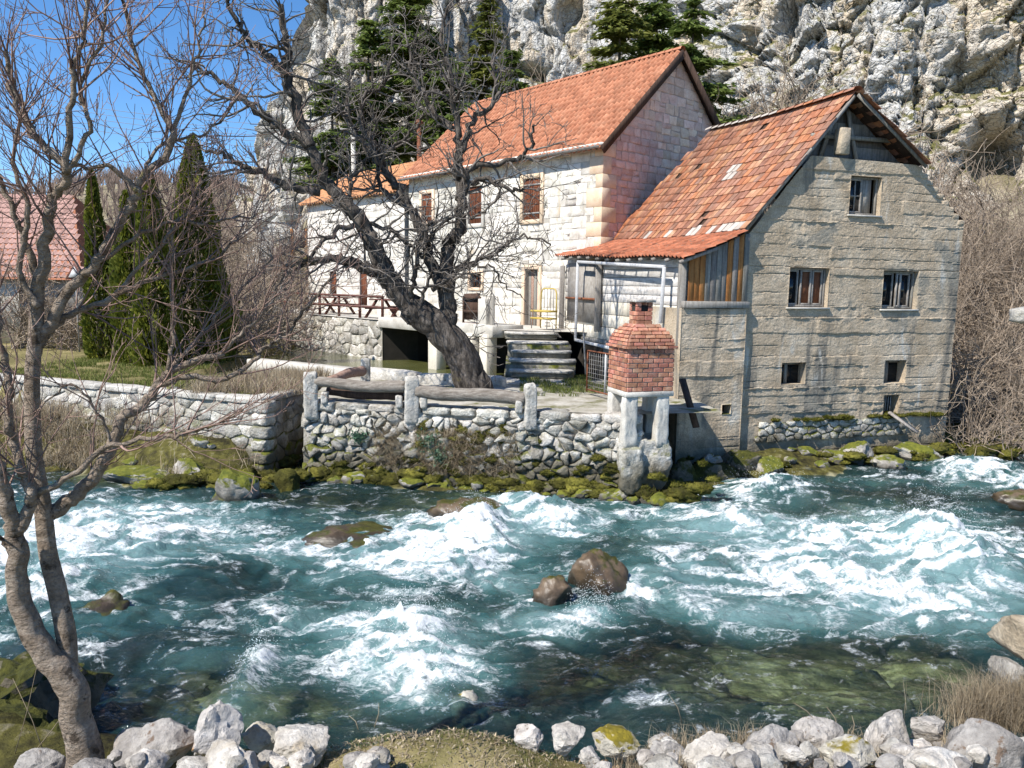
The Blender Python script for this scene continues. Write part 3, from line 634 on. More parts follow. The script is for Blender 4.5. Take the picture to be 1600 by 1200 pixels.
def cliff_material():
    m, t, b = newmat('limestone_cliff')
    g = nd(t, 'ShaderNodeNewGeometry'); pos = g.outputs['Position']
    a = nd(t, 'ShaderNodeAttribute', attribute_name='tint').outputs['Fac']
    vert = noise(t, pos, .55, 7, .62, .6, (1, 1, .16)); iso = noise(t, pos, .35, 7, .62, .5); fine = noise(t, pos, 2.6, 7, .68)
    grey = ramp(t, fine, [(.3, (.37, .36, .35)), (.5, (.51, .50, .48)), (.68, (.63, .615, .59))])
    cream = ramp(t, fine, [(.3, (.42, .34, .25)), (.5, (.56, .475, .37)), (.7, (.66, .59, .49))])
    c = mixc(t, maprange(t, mth(t, 'ADD', mth(t, 'MULTIPLY', vert, .5), mth(t, 'MULTIPLY', iso, .5)), .48, .58), grey, cream)
    c = mixc(t, mth(t, 'MULTIPLY', maprange(t, a, .45, 1.0), .75), c, cream)
    c = mixc(t, mth(t, 'MULTIPLY', maprange(t, noise(t, pos, .8, 6, .6, .3, (1, 1, .1)), .57, .70), .75), c, (.17, .165, .165))
    c = mixc(t, mth(t, 'MULTIPLY', maprange(t, noise(t, pos, 1.1, 5, .6, 1, (1, 1, .3)), .62, .72), .6), c, (.50, .33, .15))
    c = mixc(t, mth(t, 'MULTIPLY', maprange(t, noise(t, pos, 2.2, 7, .75, .4), .64, .74), .4), c, (.17, .165, .155))
    sx = nd(t, 'ShaderNodeSeparateXYZ'); t.links.new(g.outputs['Normal'], sx.inputs[0])
    gr = mth(t, 'MULTIPLY', maprange(t, sx.outputs[2], .36, .62), maprange(t, iso, .42, .53))
    c = mixc(t, gr, c, ramp(t, fine, [(.35, (.09, .095, .03)), (.6, (.22, .20, .09))]))
    t.links.new(c, b.inputs['Base Color']); b.inputs['Roughness'].default_value = .95; b.inputs['Specular IOR Level'].default_value = .12
    vm = nd(t, 'ShaderNodeVectorMath', operation='ADD'); t.links.new(pos, vm.inputs[0])
    wn_ = nd(t, 'ShaderNodeTexNoise', Scale=.9, Detail=5); t.links.new(pos, wn_.inputs['Vector']); t.links.new(wn_.outputs['Color'], vm.inputs[1])
    hs_ = []
    for sc_, st_ in ((.85, (1, 1, .55)), (2.4, (1, 1, 1.5))):
        mp_ = nd(t, 'ShaderNodeMapping'); mp_.inputs['Scale'].default_value = st_; mp_.inputs['Rotation'].default_value = (.2, .35, 0); t.links.new(vm.outputs[0], mp_.inputs[0])
        vo = nd(t, 'ShaderNodeTexVoronoi', feature='DISTANCE_TO_EDGE', Scale=sc_); t.links.new(mp_.outputs[0], vo.inputs['Vector']); hs_.append(vo.outputs['Distance'])
    ck = mth(t, 'ADD', maprange(t, hs_[0], 0, .10), mth(t, 'MULTIPLY', maprange(t, hs_[1], 0, .12), .5))
    c = mixc(t, mth(t, 'MULTIPLY', maprange(t, hs_[0], .0, .03, 1, 0), .3), c, (.12, .115, .11)); t.links.new(c, b.inputs['Base Color'])
    bn = nd(t, 'ShaderNodeBump', Strength=.9, Distance=.30); t.links.new(mth(t, 'ADD', mth(t, 'MULTIPLY', ck, .55), mth(t, 'MULTIPLY', noise(t, pos, 3.2, 8, .66, .2), .65)), bn.inputs['Height']); t.links.new(bn.outputs[0], b.inputs['Normal'])
    return m
tint = np.clip(.72 * sstep(seg[12] - 2, seg[13] + 1, S) * (1.2 - (Z - 8) / 26) + .42 * np.exp(-((S - seg[6]) / 5) ** 2) + .35, 0, 1)
b = MB(); b.bulk(np.stack([PX, PY, Z], -1).reshape(-1, 3), np.stack([i, i + 1, i + nx + 1, i + nx], 1), tint.ravel())
b.build('cliff', cliff_material(), smooth=False, kind='structure')

# ================================================================== STONEWORK HELPERS
def clip_poly(poly, n, d):
    out = []
    for i in range(len(poly)):
        a, b_ = poly[i], poly[(i + 1) % len(poly)]
        da, db = a[0] * n[0] + a[1] * n[1] - d, b_[0] * n[0] + b_[1] * n[1] - d
        if da <= 0: out.append(a)
        if da * db < 0:
            t = da / (da - db); out.append((a[0] + (b_[0] - a[0]) * t, a[1] + (b_[1] - a[1]) * t))
    return out
def voronoi(x0, x1, y0, y1, cw, ch, jit, rng):
    pts = []
    ny, nx = max(1, round((y1 - y0) / ch)), max(1, round((x1 - x0) / cw))
    for j in range(-1, ny + 1):
        for i in range(-1, nx + 2):
            pts.append((x0 + (i + (.5 if j % 2 else 0) + rng.uniform(-jit, jit)) * cw, y0 + (j + .5 + rng.uniform(-jit, jit)) * ch))
    P = np.array(pts); cells = []
    asp = cw / ch
    for a in pts:
        if not (x0 < a[0] < x1 and y0 < a[1] < y1): continue
        poly = [(x0, y0), (x1, y0), (x1, y1), (x0, y1)]
        dd = np.hypot(P[:, 0] - a[0], (P[:, 1] - a[1]) * asp)
        for q in P[np.argsort(dd)[1:16]]:
            dx, dy = q[0] - a[0], (q[1] - a[1]) * asp * asp
            mx, my = (q[0] + a[0]) / 2, (q[1] + a[1]) / 2
            poly = clip_poly(poly, (dx, dy), mx * dx + my * dy)
            if len(poly) < 3: break
        if len(poly) >= 3: cells.append(poly)
    return cells
def courses(x0, x1, y0, y1, ch, cw, rng):
    out, y = [], y0
    while y < y1 - .03:
        h = ch * rng.uniform(.75, 1.25); yn = y + h
        if y1 - yn < ch * .5: yn = y1
        x = x0 + rng.uniform(-.5, 0) * cw
        while x < x1:
            w = cw * rng.uniform(.55, 1.5); xa, xb = max(x, x0), min(x + w, x1)
            if x1 - (x + w) < cw * .3: xb = x1; x = x1
            if xb - xa > .06:
                if h > ch * 1.1 and rng.random() < .25:
                    ym = y + (yn - y) * rng.uniform(.4, .6); out += [[(xa, y), (xb, y), (xb, ym), (xa, ym)], [(xa, ym), (xb, ym), (xb, yn), (xa, yn)]]
                else: out.append([(xa, y), (xb, y), (xb, yn), (xa, yn)])
            x += w
        y = yn
    return out
def cut_rects(cells, rects):
    out = []
    for c in cells:
        for (a0, a1, b0, b1) in rects:
            xs_, ys_ = [p[0] for p in c], [p[1] for p in c]
            if max(xs_) <= a0 or min(xs_) >= a1 or max(ys_) <= b0 or min(ys_) >= b1: continue
            opts = [clip_poly(c, (1, 0), a0), clip_poly(c, (-1, 0), -a1), clip_poly(c, (0, 1), b0), clip_poly(c, (0, -1), -b1)]
            c = max(opts, key=area)
            if len(c) < 3: break
        if len(c) >= 3 and area(c) > .006: out.append(c)
    return out
def area(p):
    return abs(sum(p[i][0] * p[(i + 1) % len(p)][1] - p[(i + 1) % len(p)][0] * p[i][1] for i in range(len(p)))) / 2 if len(p) > 2 else 0
def stone_solid(mb, poly, fr, gap, out, rng, tint=.5, jit=.02, base=-.04, tilt=.015, sh=.045, dome=1.05):
    """one stone: poly in wall coordinates; fr maps (a, b, outwards) to the place"""
    sgn = sum(poly[i][0] * poly[(i + 1) % len(poly)][1] - poly[(i + 1) % len(poly)][0] * poly[i][1] for i in range(len(poly)))
    if sgn < 0: poly = poly[::-1]
    ring = []
    for i in range(len(poly)):
        a, b_ = poly[i], poly[(i + 1) % len(poly)]; ring.append(a)
        L = math.hypot(b_[0] - a[0], b_[1] - a[1])
        if L > .12: ring.append(((a[0] + b_[0]) / 2 + rng.uniform(-jit, jit), (a[1] + b_[1]) / 2 + rng.uniform(-jit, jit)))
    cx_, cy_ = sum(p[0] for p in ring) / len(ring), sum(p[1] for p in ring) / len(ring)
    def ins(g, o, jz=0):
        res = []
        for p in ring:
            if jz: p = (p[0] + rng.uniform(-1, 1) * jit * .6, p[1] + rng.uniform(-1, 1) * jit * .6)
            d = math.hypot(p[0] - cx_, p[1] - cy_); f = min(.75, g / max(d, 1e-3)) + rng.uniform(0, jz)
            x_, y_ = p[0] + (cx_ - p[0]) * f, p[1] + (cy_ - p[1]) * f
            res.append(fr(x_, y_, o + tl[0] * (x_ - cx_) + tl[1] * (y_ - cy_) + (rng.uniform(-1, 1) * jit * .5 if o > 0 else 0)))
        return res
    tl = (rng.uniform(-tilt, tilt) * 4, rng.uniform(-tilt, tilt) * 4)
    sz = math.sqrt(area(poly)); n = len(ring)
    V_ = ins(gap, base) + ins(gap * 1.1, out * .72) + ins(gap * 1.2 + sz * sh, out, sh * .8) + [fr(cx_ + rng.uniform(-.15, .15) * sz, cy_ + rng.uniform(-.15, .15) * sz, out * dome * (1 + rng.uniform(-.1, .1)))]
    F_ = []
    for r_ in range(2):
        for i in range(n):
            F_.append((r_ * n + i, r_ * n + (i + 1) % n, (r_ + 1) * n + (i + 1) % n, (r_ + 1) * n + i))
    for i in range(n): F_.append((2 * n + i, 2 * n + (i + 1) % n, 3 * n))
    mb.add(V_, F_, tint)
def wall_stones(cells, fr, mat, parent, gap, out, rng, limit=300, name='stone', bulkname='stonework', smooth=False, jit=.02, tilt=.015, key=None, sh=.045, dome=1.05):
    """the stones that show largest as parts of their own, the rest joined"""
    order = sorted(cells, key=key or (lambda c: -area(c)))
    rest = MB()
    for i, c in enumerate(order):
        o_ = out * rng.uniform(.6, 1.35)
        if i < limit:
            mb = MB(); stone_solid(mb, c, fr, gap, o_, rng, rng.random(), jit, tilt=tilt, sh=sh, dome=dome); mb.build(name, mat, parent, smooth)
        else: stone_solid(rest, c, fr, gap, o_, rng, rng.random(), jit, tilt=tilt, sh=sh, dome=dome)
    if rest.v: rest.build(bulkname, mat, parent, smooth, kind='stuff')
rg = random.Random(11)
_ico = {}
def ico(sub):
    if sub not in _ico:
        import bmesh
        bm = bmesh.new(); bmesh.ops.create_icosphere(bm, subdivisions=sub, radius=1.0)
        _ico[sub] = (np.array([v.co[:] for v in bm.verts]), np.array([[v.index for v in f.verts] for f in bm.faces])); bm.free()
    return _ico[sub]
_rb = [0]
def rough_block(mb, c, ax, h, tint=.5, rough=.05, sub=3, p=9, bev=0):
    """a hewn or weathered block: a squared, chipped, uneven solid"""
    _rb[0] += 1; s = _rb[0] * 3.7; v, f = ico(sub); q = v / (np.abs(v) ** p).sum(1)[:, None] ** (1 / p)
    h = np.array(h, float); m = min(h); w = q * h / m
    n = rough * m * (fbm(w[:, 0] * .9 + s, w[:, 1] * .9, w[:, 2] * .9, 4, .6) + .8 * (facet(w[:, 0] * .8 + s, w[:, 2] * .8 + w[:, 1] * .7, int(s))[0]))
    q = q * (h + n[:, None]); A = np.array([Vector(a).normalized() for a in ax])
    mb.bulk(q @ A + np.array(Vector(c)), f, np.full(len(q), tint))

# ================================================================== THE STONE HOUSE
HC = Vector((2.85, 25.7, 0)); hd = Vector((-.66, .75, 0)).normalized(); hn = Vector((-hd.y, hd.x, 0)); hg = -hn      # hd along the front, hn out of the front, hg along the gable
if hn.y > 0: hn, hg = -hn, -hn * -1
def hp(t, k, z): return HC + hd * t + hg * k + Vector((0, 0, z))
def front_t(px, py): p = atpl(px, py, HC, hn); return (p - HC).dot(hd), p.z
H_BASE = 2.95
eave_z = atpl(933, 224, HC, hn).z
gable_n = -hd
ridge_p = atpl(1060, 84, HC, gable_n); ridge_k, ridge_z = (ridge_p - HC).dot(hg), ridge_p.z
pitch_t = (ridge_z - eave_z) / ridge_k
HL, HK = 11.3, ridge_k * 2
house = thing('stone_house', 'white stone house with brown shutters and a bright orange tiled gable roof', 'house', tuple(HC + hd * 5 + hg * 4 + Vector((0, 0, H_BASE))))
openings = {}
for nm_, (x0, y0, x1, y1) in dict(door=(820, 421, 842, 507), low=(735, 428, 753, 449), s1=(818, 277, 846, 344), s2=(733, 290, 754, 350), s3=(660, 302, 676, 347)).items():
    ta, za = front_t(x0, y1); tb, zb = front_t(x1, y0)
    openings[nm_] = (min(ta, tb), max(ta, tb), min(za, zb), max(za, zb))
openings['door'] = (*openings['door'][:2], H_BASE, openings['door'][3])
def ffr(a, b_, o): return hp(a, -o, b_)
def gfr(a, b_, o): return hp(-o, a, b_)
# bodies of the walls (front with real openings)
def holed(mb, t0, t1, z0, z1, rects, depth, fr):
    ts = sorted({t0, t1, *[r for q in rects for r in q[:2]]}); zs = sorted({z0, z1, *[r for q in rects for r in q[2:]]})
    for i in range(len(ts) - 1):
        for j in range(len(zs) - 1):
            tm, zm = (ts[i] + ts[i + 1]) / 2, (zs[j] + zs[j + 1]) / 2
            if any(q[0] < tm < q[1] and q[2] < zm < q[3] for q in rects): continue
            mb.add([fr(ts[i], zs[j], 0), fr(ts[i + 1], zs[j], 0), fr(ts[i + 1], zs[j + 1], 0), fr(ts[i], zs[j + 1], 0)], [(0, 1, 2, 3)])
    for q in rects:
        a0, a1, b0, b1 = q
        c0 = [fr(a0, b0, 0), fr(a1, b0, 0), fr(a1, b1, 0), fr(a0, b1, 0)]; c1 = [fr(a0, b0, -depth), fr(a1, b0, -depth), fr(a1, b1, -depth), fr(a0, b1, -depth)]
        for i in range(4): mb.add([c0[i], c0[(i + 1) % 4], c1[(i + 1) % 4], c1[i]], [(0, 1, 2, 3)])
        mb.add(c1, [(0, 1, 2, 3)])
rects = list(openings.values())
b = MB(); holed(b, 0, HL, 1.2, eave_z, rects, .22, ffr); b.build('front_wall', M['mortar_white'], house)
b = MB(); b.add([hp(0, 0, 1.2), hp(0, HK, 1.2), hp(0, HK, eave_z), hp(0, ridge_k, ridge_z - .08), hp(0, 0, eave_z)], [(0, 1, 2, 3, 4)]); b.build('gable_wall', M['mortar_pink'], house)
b = MB(); b.add([hp(HL, 0, 1.2), hp(HL, HK, 1.2), hp(HL, HK, eave_z), hp(HL, ridge_k, ridge_z - .08), hp(HL, 0, eave_z)], [(0, 1, 2, 3, 4)])
b.add([hp(0, HK, 1.2), hp(HL, HK, 1.2), hp(HL, HK, eave_z), hp(0, HK, eave_z)], [(0, 1, 2, 3)]); b.build('rear_wall', M['mortar_white'], house)
# surrounds, quoins, stones
sur = []
for nm_ in ('s1', 's2', 's3', 'low', 'door'):
    a0, a1, b0, b1 = openings[nm_]; w = .16 if nm_ != 'low' else .12; e = .05
    bars = [(a0 - w, a0, b0 - (w if nm_ != 'door' else 0), b1 + w), (a1, a1 + w, b0 - (w if nm_ != 'door' else 0), b1 + w), (a0, a1, b1, b1 + w)]
    if nm_ != 'door': bars.append((a0, a1, b0 - w, b0))
    b = MB()
    for (x0, x1, y0, y1) in bars:
        b.obox(ffr((x0 + x1) / 2, (y0 + y1) / 2, .02), (hd, hn, (0, 0, 1)), ((x1 - x0) / 2 - .004, .045, (y1 - y0) / 2 - .004), bev=.008)
    b.build('window_surround' if nm_ != 'door' else 'door_surround', M['quoin'] if nm_ != 's2' else M['stone_white'], house)
    sur.append((a0 - w, a1 + w, b0 - (w if nm_ != 'door' else 0), b1 + w))
z = H_BASE - .2; qz = []
while z < eave_z - .1:
    h = min(rg.uniform(.36, .62), eave_z - z); lng = len(qz) % 2
    wf, wg = (.62, .38) if lng else (.34, .72); wf *= rg.uniform(.85, 1.15); wg *= rg.uniform(.85, 1.15)
    b = MB(); b.obox(hp(wf / 2 - .02, wg / 2 - .02, z + h / 2), (hd, hg, (0, 0, 1)), (wf / 2, wg / 2, h / 2 - .004), rg.random(), .007); b.build('quoin', M['quoin'], house)
    qz.append((z, z + h, wf - .03, wg - .03)); z += h
cells = courses(0, HL, H_BASE, eave_z, .335, .44, rg)
cells = cut_rects(cells, sur + [(-.1, q[2], q[0], q[1]) for q in qz])
wall_stones(cells, ffr, M['stone_white'], house, .007, .009, rg, 230, jit=.016, tilt=.004, sh=.02, key=lambda c: sum(p[0] for p in c) / len(c) - area(c))
cells = [[(x_ + rg.uniform(-.03, .03), y_ + rg.uniform(-.025, .025)) for x_, y_ in c] for c in courses(0, HK, 1.6, ridge_z, .30, .40, rg)]
gc = []
for c in cells:
    c = clip_poly(c, (-pitch_t, 1), eave_z - .05); c = clip_poly(c, (pitch_t, 1), eave_z - .05 + pitch_t * HK) if len(c) > 2 else c
    if len(c) > 2 and area(c) > .01: gc.append(c)
gc = cut_rects(gc, [(-.1, q[3], q[0], q[1]) for q in qz])
wall_stones(gc, gfr, M['stone_pink'], house, .013, .02, rg, 70, 'gable_stone', 'gable_stonework', jit=.02, key=lambda c: -sum(p[1] for p in c) / len(c) + 1.2 * abs(sum(p[0] for p in c) / len(c) - 3.5))
# roof: rolled clay tiles laid tile by tile
def roll_roof(mb, P0, along, up, L, W, tw, th, rng, prof=.060, lift=.034):
    nrm = along.cross(up).normalized(); nrm = nrm if nrm.z > 0 else -nrm
    nc, nr = int(L / tw), int(W / th) + 1
    pr = [(0, 0), (.12, -.012), (.45, -.010), (.56, prof * .8), (.76, prof * 1.2), (.97, prof * .6)]
    V_, F_, T_ = [], [], []
    for r_ in range(nr):
        for c_ in range(nc):
            tn = rng.random(); k = len(V_); dz = rng.uniform(-.004, .004); u0, u1 = r_ * th - .04, min(r_ * th + th + .02, W)
            for (uu, lf) in ((u0, lift), (u1, 0.0)):
                for (a_, o_) in pr: V_.append(P0 + along * ((c_ + a_) * tw) + up * uu + nrm * (o_ + lf + dz))
            for (a_, o_) in pr: V_.append(P0 + along * ((c_ + a_) * tw) + up * u0 + nrm * (o_ - .03))
            n = len(pr); T_ += [tn] * (3 * n)
            for i in range(n - 1): F_ += [(k + i, k + i + 1, k + n + i + 1, k + n + i), (k + i, k + 2 * n + i, k + 2 * n + i + 1, k + i + 1)]
    mb.bulk([tuple(v) for v in V_], F_, T_)
slope_up = (hg * ridge_k + Vector((0, 0, ridge_z - eave_z))).normalized(); SLl = math.hypot(ridge_k, ridge_z - eave_z)
roof_off = slope_up.cross(hd).normalized(); roof_off = roof_off if roof_off.z > 0 else -roof_off
P0 = hp(-.22, 0, eave_z) - slope_up * .42 + roof_off * .08
b = MB(); roll_roof(b, P0, hd, slope_up, HL + .5, SLl + .44, .225, .34, rg); roof1 = b.build('roof_tiles', M['tile_new'], house, True, kind='stuff')
b = MB(); b.add([P0 - roof_off * .03, P0 + hd * (HL + .5) - roof_off * .03, P0 + hd * (HL + .5) + slope_up * (SLl + .42) - roof_off * .03, P0 + slope_up * (SLl + .42) - roof_off * .03], [(0, 1, 2, 3)])
back_up = (-hg * ridge_k + Vector((0, 0, ridge_z - eave_z))).normalized(); Q0 = hp(-.22, HK, eave_z) - back_up * .42 + Vector((0, 0, .1))
b.add([Q0, Q0 + hd * (HL + .5), Q0 + hd * (HL + .5) + back_up * (SLl + .42), Q0 + back_up * (SLl + .42)], [(0, 1, 2, 3)]); b.build('roof_deck', M['tile_old'], house)
for i in range(int((HL + .5) / .36)):
    p = hp(-.2 + i * .36, ridge_k, ridge_z + .13)
    b = MB(); n = 7; pts = [(math.cos(math.pi * j / (n - 1)) * .13, math.sin(math.pi * j / (n - 1)) * .11 - .02) for j in range(n)]
    for (f, s_) in ((0, 1.12), (.40, .95)):
        for (x_, z_) in pts: b.v.append(tuple(p + hd * f + hg * x_ * s_ + Vector((0, 0, z_ * s_)))); b.t.append(rg.random() * .3 + .35)
    b.f += [(j, j + 1, n + j + 1, n + j) for j in range(n - 1)]
    b.build('ridge_tile', M['tile_new'], house, True)
for sgn_, K0 in ((1, 0), (-1, HK)):                          # barge boards and their soffits on the near gable
    uu = slope_up if sgn_ == 1 else back_up
    a = hp(-.24, K0, eave_z) - uu * .42; e_ = hp(-.24, ridge_k, ridge_z)
    b = MB(); b.bar(a + Vector((0, 0, -.02)), e_ + Vector((0, 0, -.02)), .05, .26, up=(0, 0, 1)); b.build('barge_board', M['wood_dark'], house)
    b = MB(); b.bar(a + hd * .15 + Vector((0, 0, .03)), e_ + hd * .15 + Vector((0, 0, .03)), .28, .03, up=(0, 0, 1)); b.build('soffit', M['wood_dark'], house)
b = MB(); b.bar(hp(-.2, -.16, eave_z - .10), hp(HL + .2, -.16, eave_z - .10), .34, .09); b.build('eave_board', M['stone_white'], house)
b = MB(); g0, g1 = hp(-.22, -.40, eave_z - .17), hp(HL + .2, -.40, eave_z - .19); n = 6
for p in (g0, g1):
    for j in range(n + 1): a = math.pi + math.pi * j / n; b.v.append(tuple(p + hn * math.cos(a) * .075 + Vector((0, 0, math.sin(a) * .075)))); b.t.append(.5)
b.f += [(j, j + 1, n + 2 + j, n + 1 + j) for j in range(n)]; b.build('gutter', M['iron'], house, True)
# shutters (two leaves of planks with iron straps), small window, door
for nm_ in ('s1', 's2', 's3'):
    a0, a1, b0, b1 = openings[nm_]
    for (l0, l1) in ((a0 + .01, (a0 + a1) / 2 - .006), ((a0 + a1) / 2 + .006, a1 - .01)):
        b = MB(); np_ = 4
        b.obox(ffr((l0 + l1) / 2, (b0 + b1) / 2, -.05), (hd, hn, (0, 0, 1)), ((l1 - l0) / 2 - .004, .006, (b1 - b0) / 2 - .02))
        sh = b.build('shutter', M['shutter'], house)
        for i in range(np_):
            w = (l1 - l0) / np_; q = MB(); q.obox(ffr(l0 + (i + .5) * w, (b0 + b1) / 2, -.02 + rg.uniform(-.004, .004)), (hd, hn, (0, 0, 1)), (w / 2 - .006, .018, (b1 - b0) / 2 - .01), bev=.004); q.build('plank', M['shutter'], sh)
        for zz in (b0 + .22, b1 - .22):
            q = MB(); q.obox(ffr((l0 + l1) / 2, zz, .006), (hd, hn, (0, 0, 1)), ((l1 - l0) / 2 + .03, .008, .028)); q.build('hinge_strap', M['iron'], sh)
a0, a1, b0, b1 = openings['low']; b = MB(); b.obox(ffr((a0 + a1) / 2, (b0 + b1) / 2, -.16), (hd, hn, (0, 0, 1)), ((a1 - a0) / 2, .01, (b1 - b0) / 2)); wn_ = b.build('window', M['glass'], house)
for k in (1, 2, 3):
    q = MB(); q.bar(ffr(a0 + (a1 - a0) * k / 4, b0, -.05), ffr(a0 + (a1 - a0) * k / 4, b1, -.05), .022); q.build('bar', M['rust'], wn_)
a0, a1, b0, b1 = openings['door']; b = MB(); b.obox(ffr((a0 + a1) / 2, (b0 + b1) / 2, -.20), (hd, hn, (0, 0, 1)), ((a1 - a0) / 2, .012, (b1 - b0) / 2)); dr = b.build('door', M['wood_grey'], house)
for i in range(5):
    w = (a1 - a0) / 5; q = MB(); q.obox(ffr(a0 + (i + .5) * w, (b0 + b1) / 2, -.17), (hd, hn, (0, 0, 1)), (w / 2 - .005, .018, (b1 - b0) / 2 - .01), bev=.004); q.build('plank', M['wood_grey'] if i % 3 else M['log_pink'], dr)
# rusty stove pipe with a cap, standing on the roof's rear slope
sp_ = atY(655, 196, 38.0)
b = MB(); b.tube([Vector((sp_.x, sp_.y, sp_.z - 3.2)), Vector((sp_.x, sp_.y, sp_.z))], .11, 10); pipe = b.build('stove_pipe', M['rust'], house, True)
b = MB(); b.tube([sp_ + Vector((0, 0, .08)), sp_ + Vector((0, 0, .16)), sp_ + Vector((0, 0, .30))], [.24, .22, .03], 10); b.build('cap', M['rust'], pipe)

# ---- low annex at the house's far end
AX0, AX1, AK = HL + .35, HL + 9.6, 5.0
annex_e = atpl(560, 306, HC, hn).z
annex = thing('stone_annex', 'low white stone annex with pale orange roof beyond the stone house', 'house', tuple(hp(AX0 + 4, 2, H_BASE)))
a_lo = (AX0 + 3.2, AX0 + 3.9, H_BASE + .4, H_BASE + 2.0); a_up = (AX0 + 6.2, AX0 + 6.9, H_BASE + .9, H_BASE + 2.0)
b = MB(); holed(b, AX0, AX1, 1.2, annex_e, [a_lo, a_up], .2, ffr); b.build('front_wall', M['mortar_white'], annex)
b = MB()
for T_ in (AX0, AX1): b.add([hp(T_, 0, 1.2), hp(T_, AK, 1.2), hp(T_, AK, annex_e), hp(T_, AK / 2, annex_e + 1.6), hp(T_, 0, annex_e)], [(0, 1, 2, 3, 4)])
b.add([hp(AX0, AK, 1.2), hp(AX1, AK, 1.2), hp(AX1, AK, annex_e), hp(AX0, AK, annex_e)], [(0, 1, 2, 3)]); b.build('side_wall', M['mortar_white'], annex)
cells = cut_rects(courses(AX0, AX1, H_BASE, annex_e, .36, .5, rg), [a_lo, a_up])
wall_stones(cells, ffr, M['stone_white'], annex, .008, .010, rg, 200, jit=.016, tilt=.004, sh=.02)
for q in (a_lo, a_up):
    b = MB(); b.obox(ffr((q[0] + q[1]) / 2, (q[2] + q[3]) / 2, -.12), (hd, hn, (0, 0, 1)), ((q[1] - q[0]) / 2, .03, (q[3] - q[2]) / 2)); b.build('shutter', M['shutter'], annex)
au = (hg * (AK / 2) + Vector((0, 0, 1.6))).normalized(); AL = math.hypot(AK / 2, 1.6)
b = MB(); roll_roof(b, hp(AX0 - .1, 0, annex_e) - au * .35 + Vector((0, 0, .1)), hd, au, AX1 - AX0 + .4, AL + .38, .24, .36, rg); b.build('roof_tiles', M['tile_annex'], annex, True, kind='stuff')
b = MB(); b.add([hp(AX0 - .1, AK / 2, annex_e + 1.7), hp(AX1 + .3, AK / 2, annex_e + 1.7), hp(AX1 + .3, AK + .3, annex_e), hp(AX0 - .1, AK + .3, annex_e)], [(0, 1, 2, 3)])
b.add([hp(AX0 - .1, -.3, annex_e - .12), hp(AX1 + .3, -.3, annex_e - .12), hp(AX1 + .3, AK / 2, annex_e + 1.6), hp(AX0 - .1, AK / 2, annex_e + 1.6)], [(0, 1, 2, 3)]); b.build('roof_deck', M['tile_old'], annex)

# ---- foundation terrace in front of the house: stone wall above the pond, then a concrete deck on piers
DK = 3.05
def dfr(a, b_, o): return hp(a, -DK - o, b_)
deck = thing('house_terrace', 'long stone faced terrace along the front of the house above the pond', 'terrace', tuple(hp(10, -2, 1.3)))
b = MB(); b.add([dfr(8.6, .6, 0), dfr(26, .6, 0), dfr(26, 2.98, 0), dfr(8.6, 2.98, 0)], [(0, 1, 2, 3)])
b.build('wall_face', M['rubble_mortar'], deck)
b = MB(); b.add([dfr(8.6, 2.98, .06), dfr(26, 2.98, .06), hp(26, .3, 2.98), hp(8.6, .3, 2.98)], [(0, 1, 2, 3)])
b.add([hp(-1.5, -.6, 2.96), hp(1.75, -DK + .2, 2.96), hp(8.7, -DK + .2, 2.96), hp(8.7, .1, 2.96), hp(-1.5, .1, 2.96)], [(0, 1, 2, 3, 4)]); b.build('paving', M['plain_concrete'], deck)
cells = voronoi(8.6, 24, 1.1, 2.95, .62, .40, .33, rg)
wall_stones(cells, dfr, M['rubble'], deck, .02, .05, rg, 130, jit=.03, tilt=.03)
b = MB(); b.obox(dfr(5.2, 2.90, -.55), (hd, hn, (0, 0, 1)), (3.5, .68, .20), bev=.02); b.build('deck_slab', M['plain_concrete'], deck)
b = MB(); b.add([hp(1.75, -.8, .6), hp(8.6, -.8, .6), hp(8.6, -.8, 2.8), hp(1.75, -.8, 2.8)], [(0, 1, 2, 3)]); b.build('undercroft_shade', M['dark'], deck)  # dark sheet standing in for the shade under the deck
for (px, py, w) in [(683, 592, .26), (740, 592, .17), (762, 594, .2)]:
    p = atpl(px, py, dfr(0, 0, .0), hn); b = MB(); b.obox((p.x, p.y, 1.75), (hd, hn, (0, 0, 1)), (w, .22, 1.05), bev=.015); b.build('pier', M['render'], deck)
# wing wall slanting back under the deck, coloured dark for the shade there
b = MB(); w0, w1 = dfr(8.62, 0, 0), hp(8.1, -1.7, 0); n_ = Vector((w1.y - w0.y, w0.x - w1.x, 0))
b.add([w0 + Vector((0, 0, .6)), w1 + Vector((0, 0, .6)), w1 + Vector((0, 0, 2.72)), w0 + Vector((0, 0, 2.72))], [(0, 1, 2, 3)]); b.add([w1 + Vector((0, 0, .6)), hp(8.0, .0, .6), hp(8.0, .0, 2.8), w1 + Vector((0, 0, 2.72))], [(0, 1, 2, 3)]); b.build('wing_wall', M['dark'], deck)

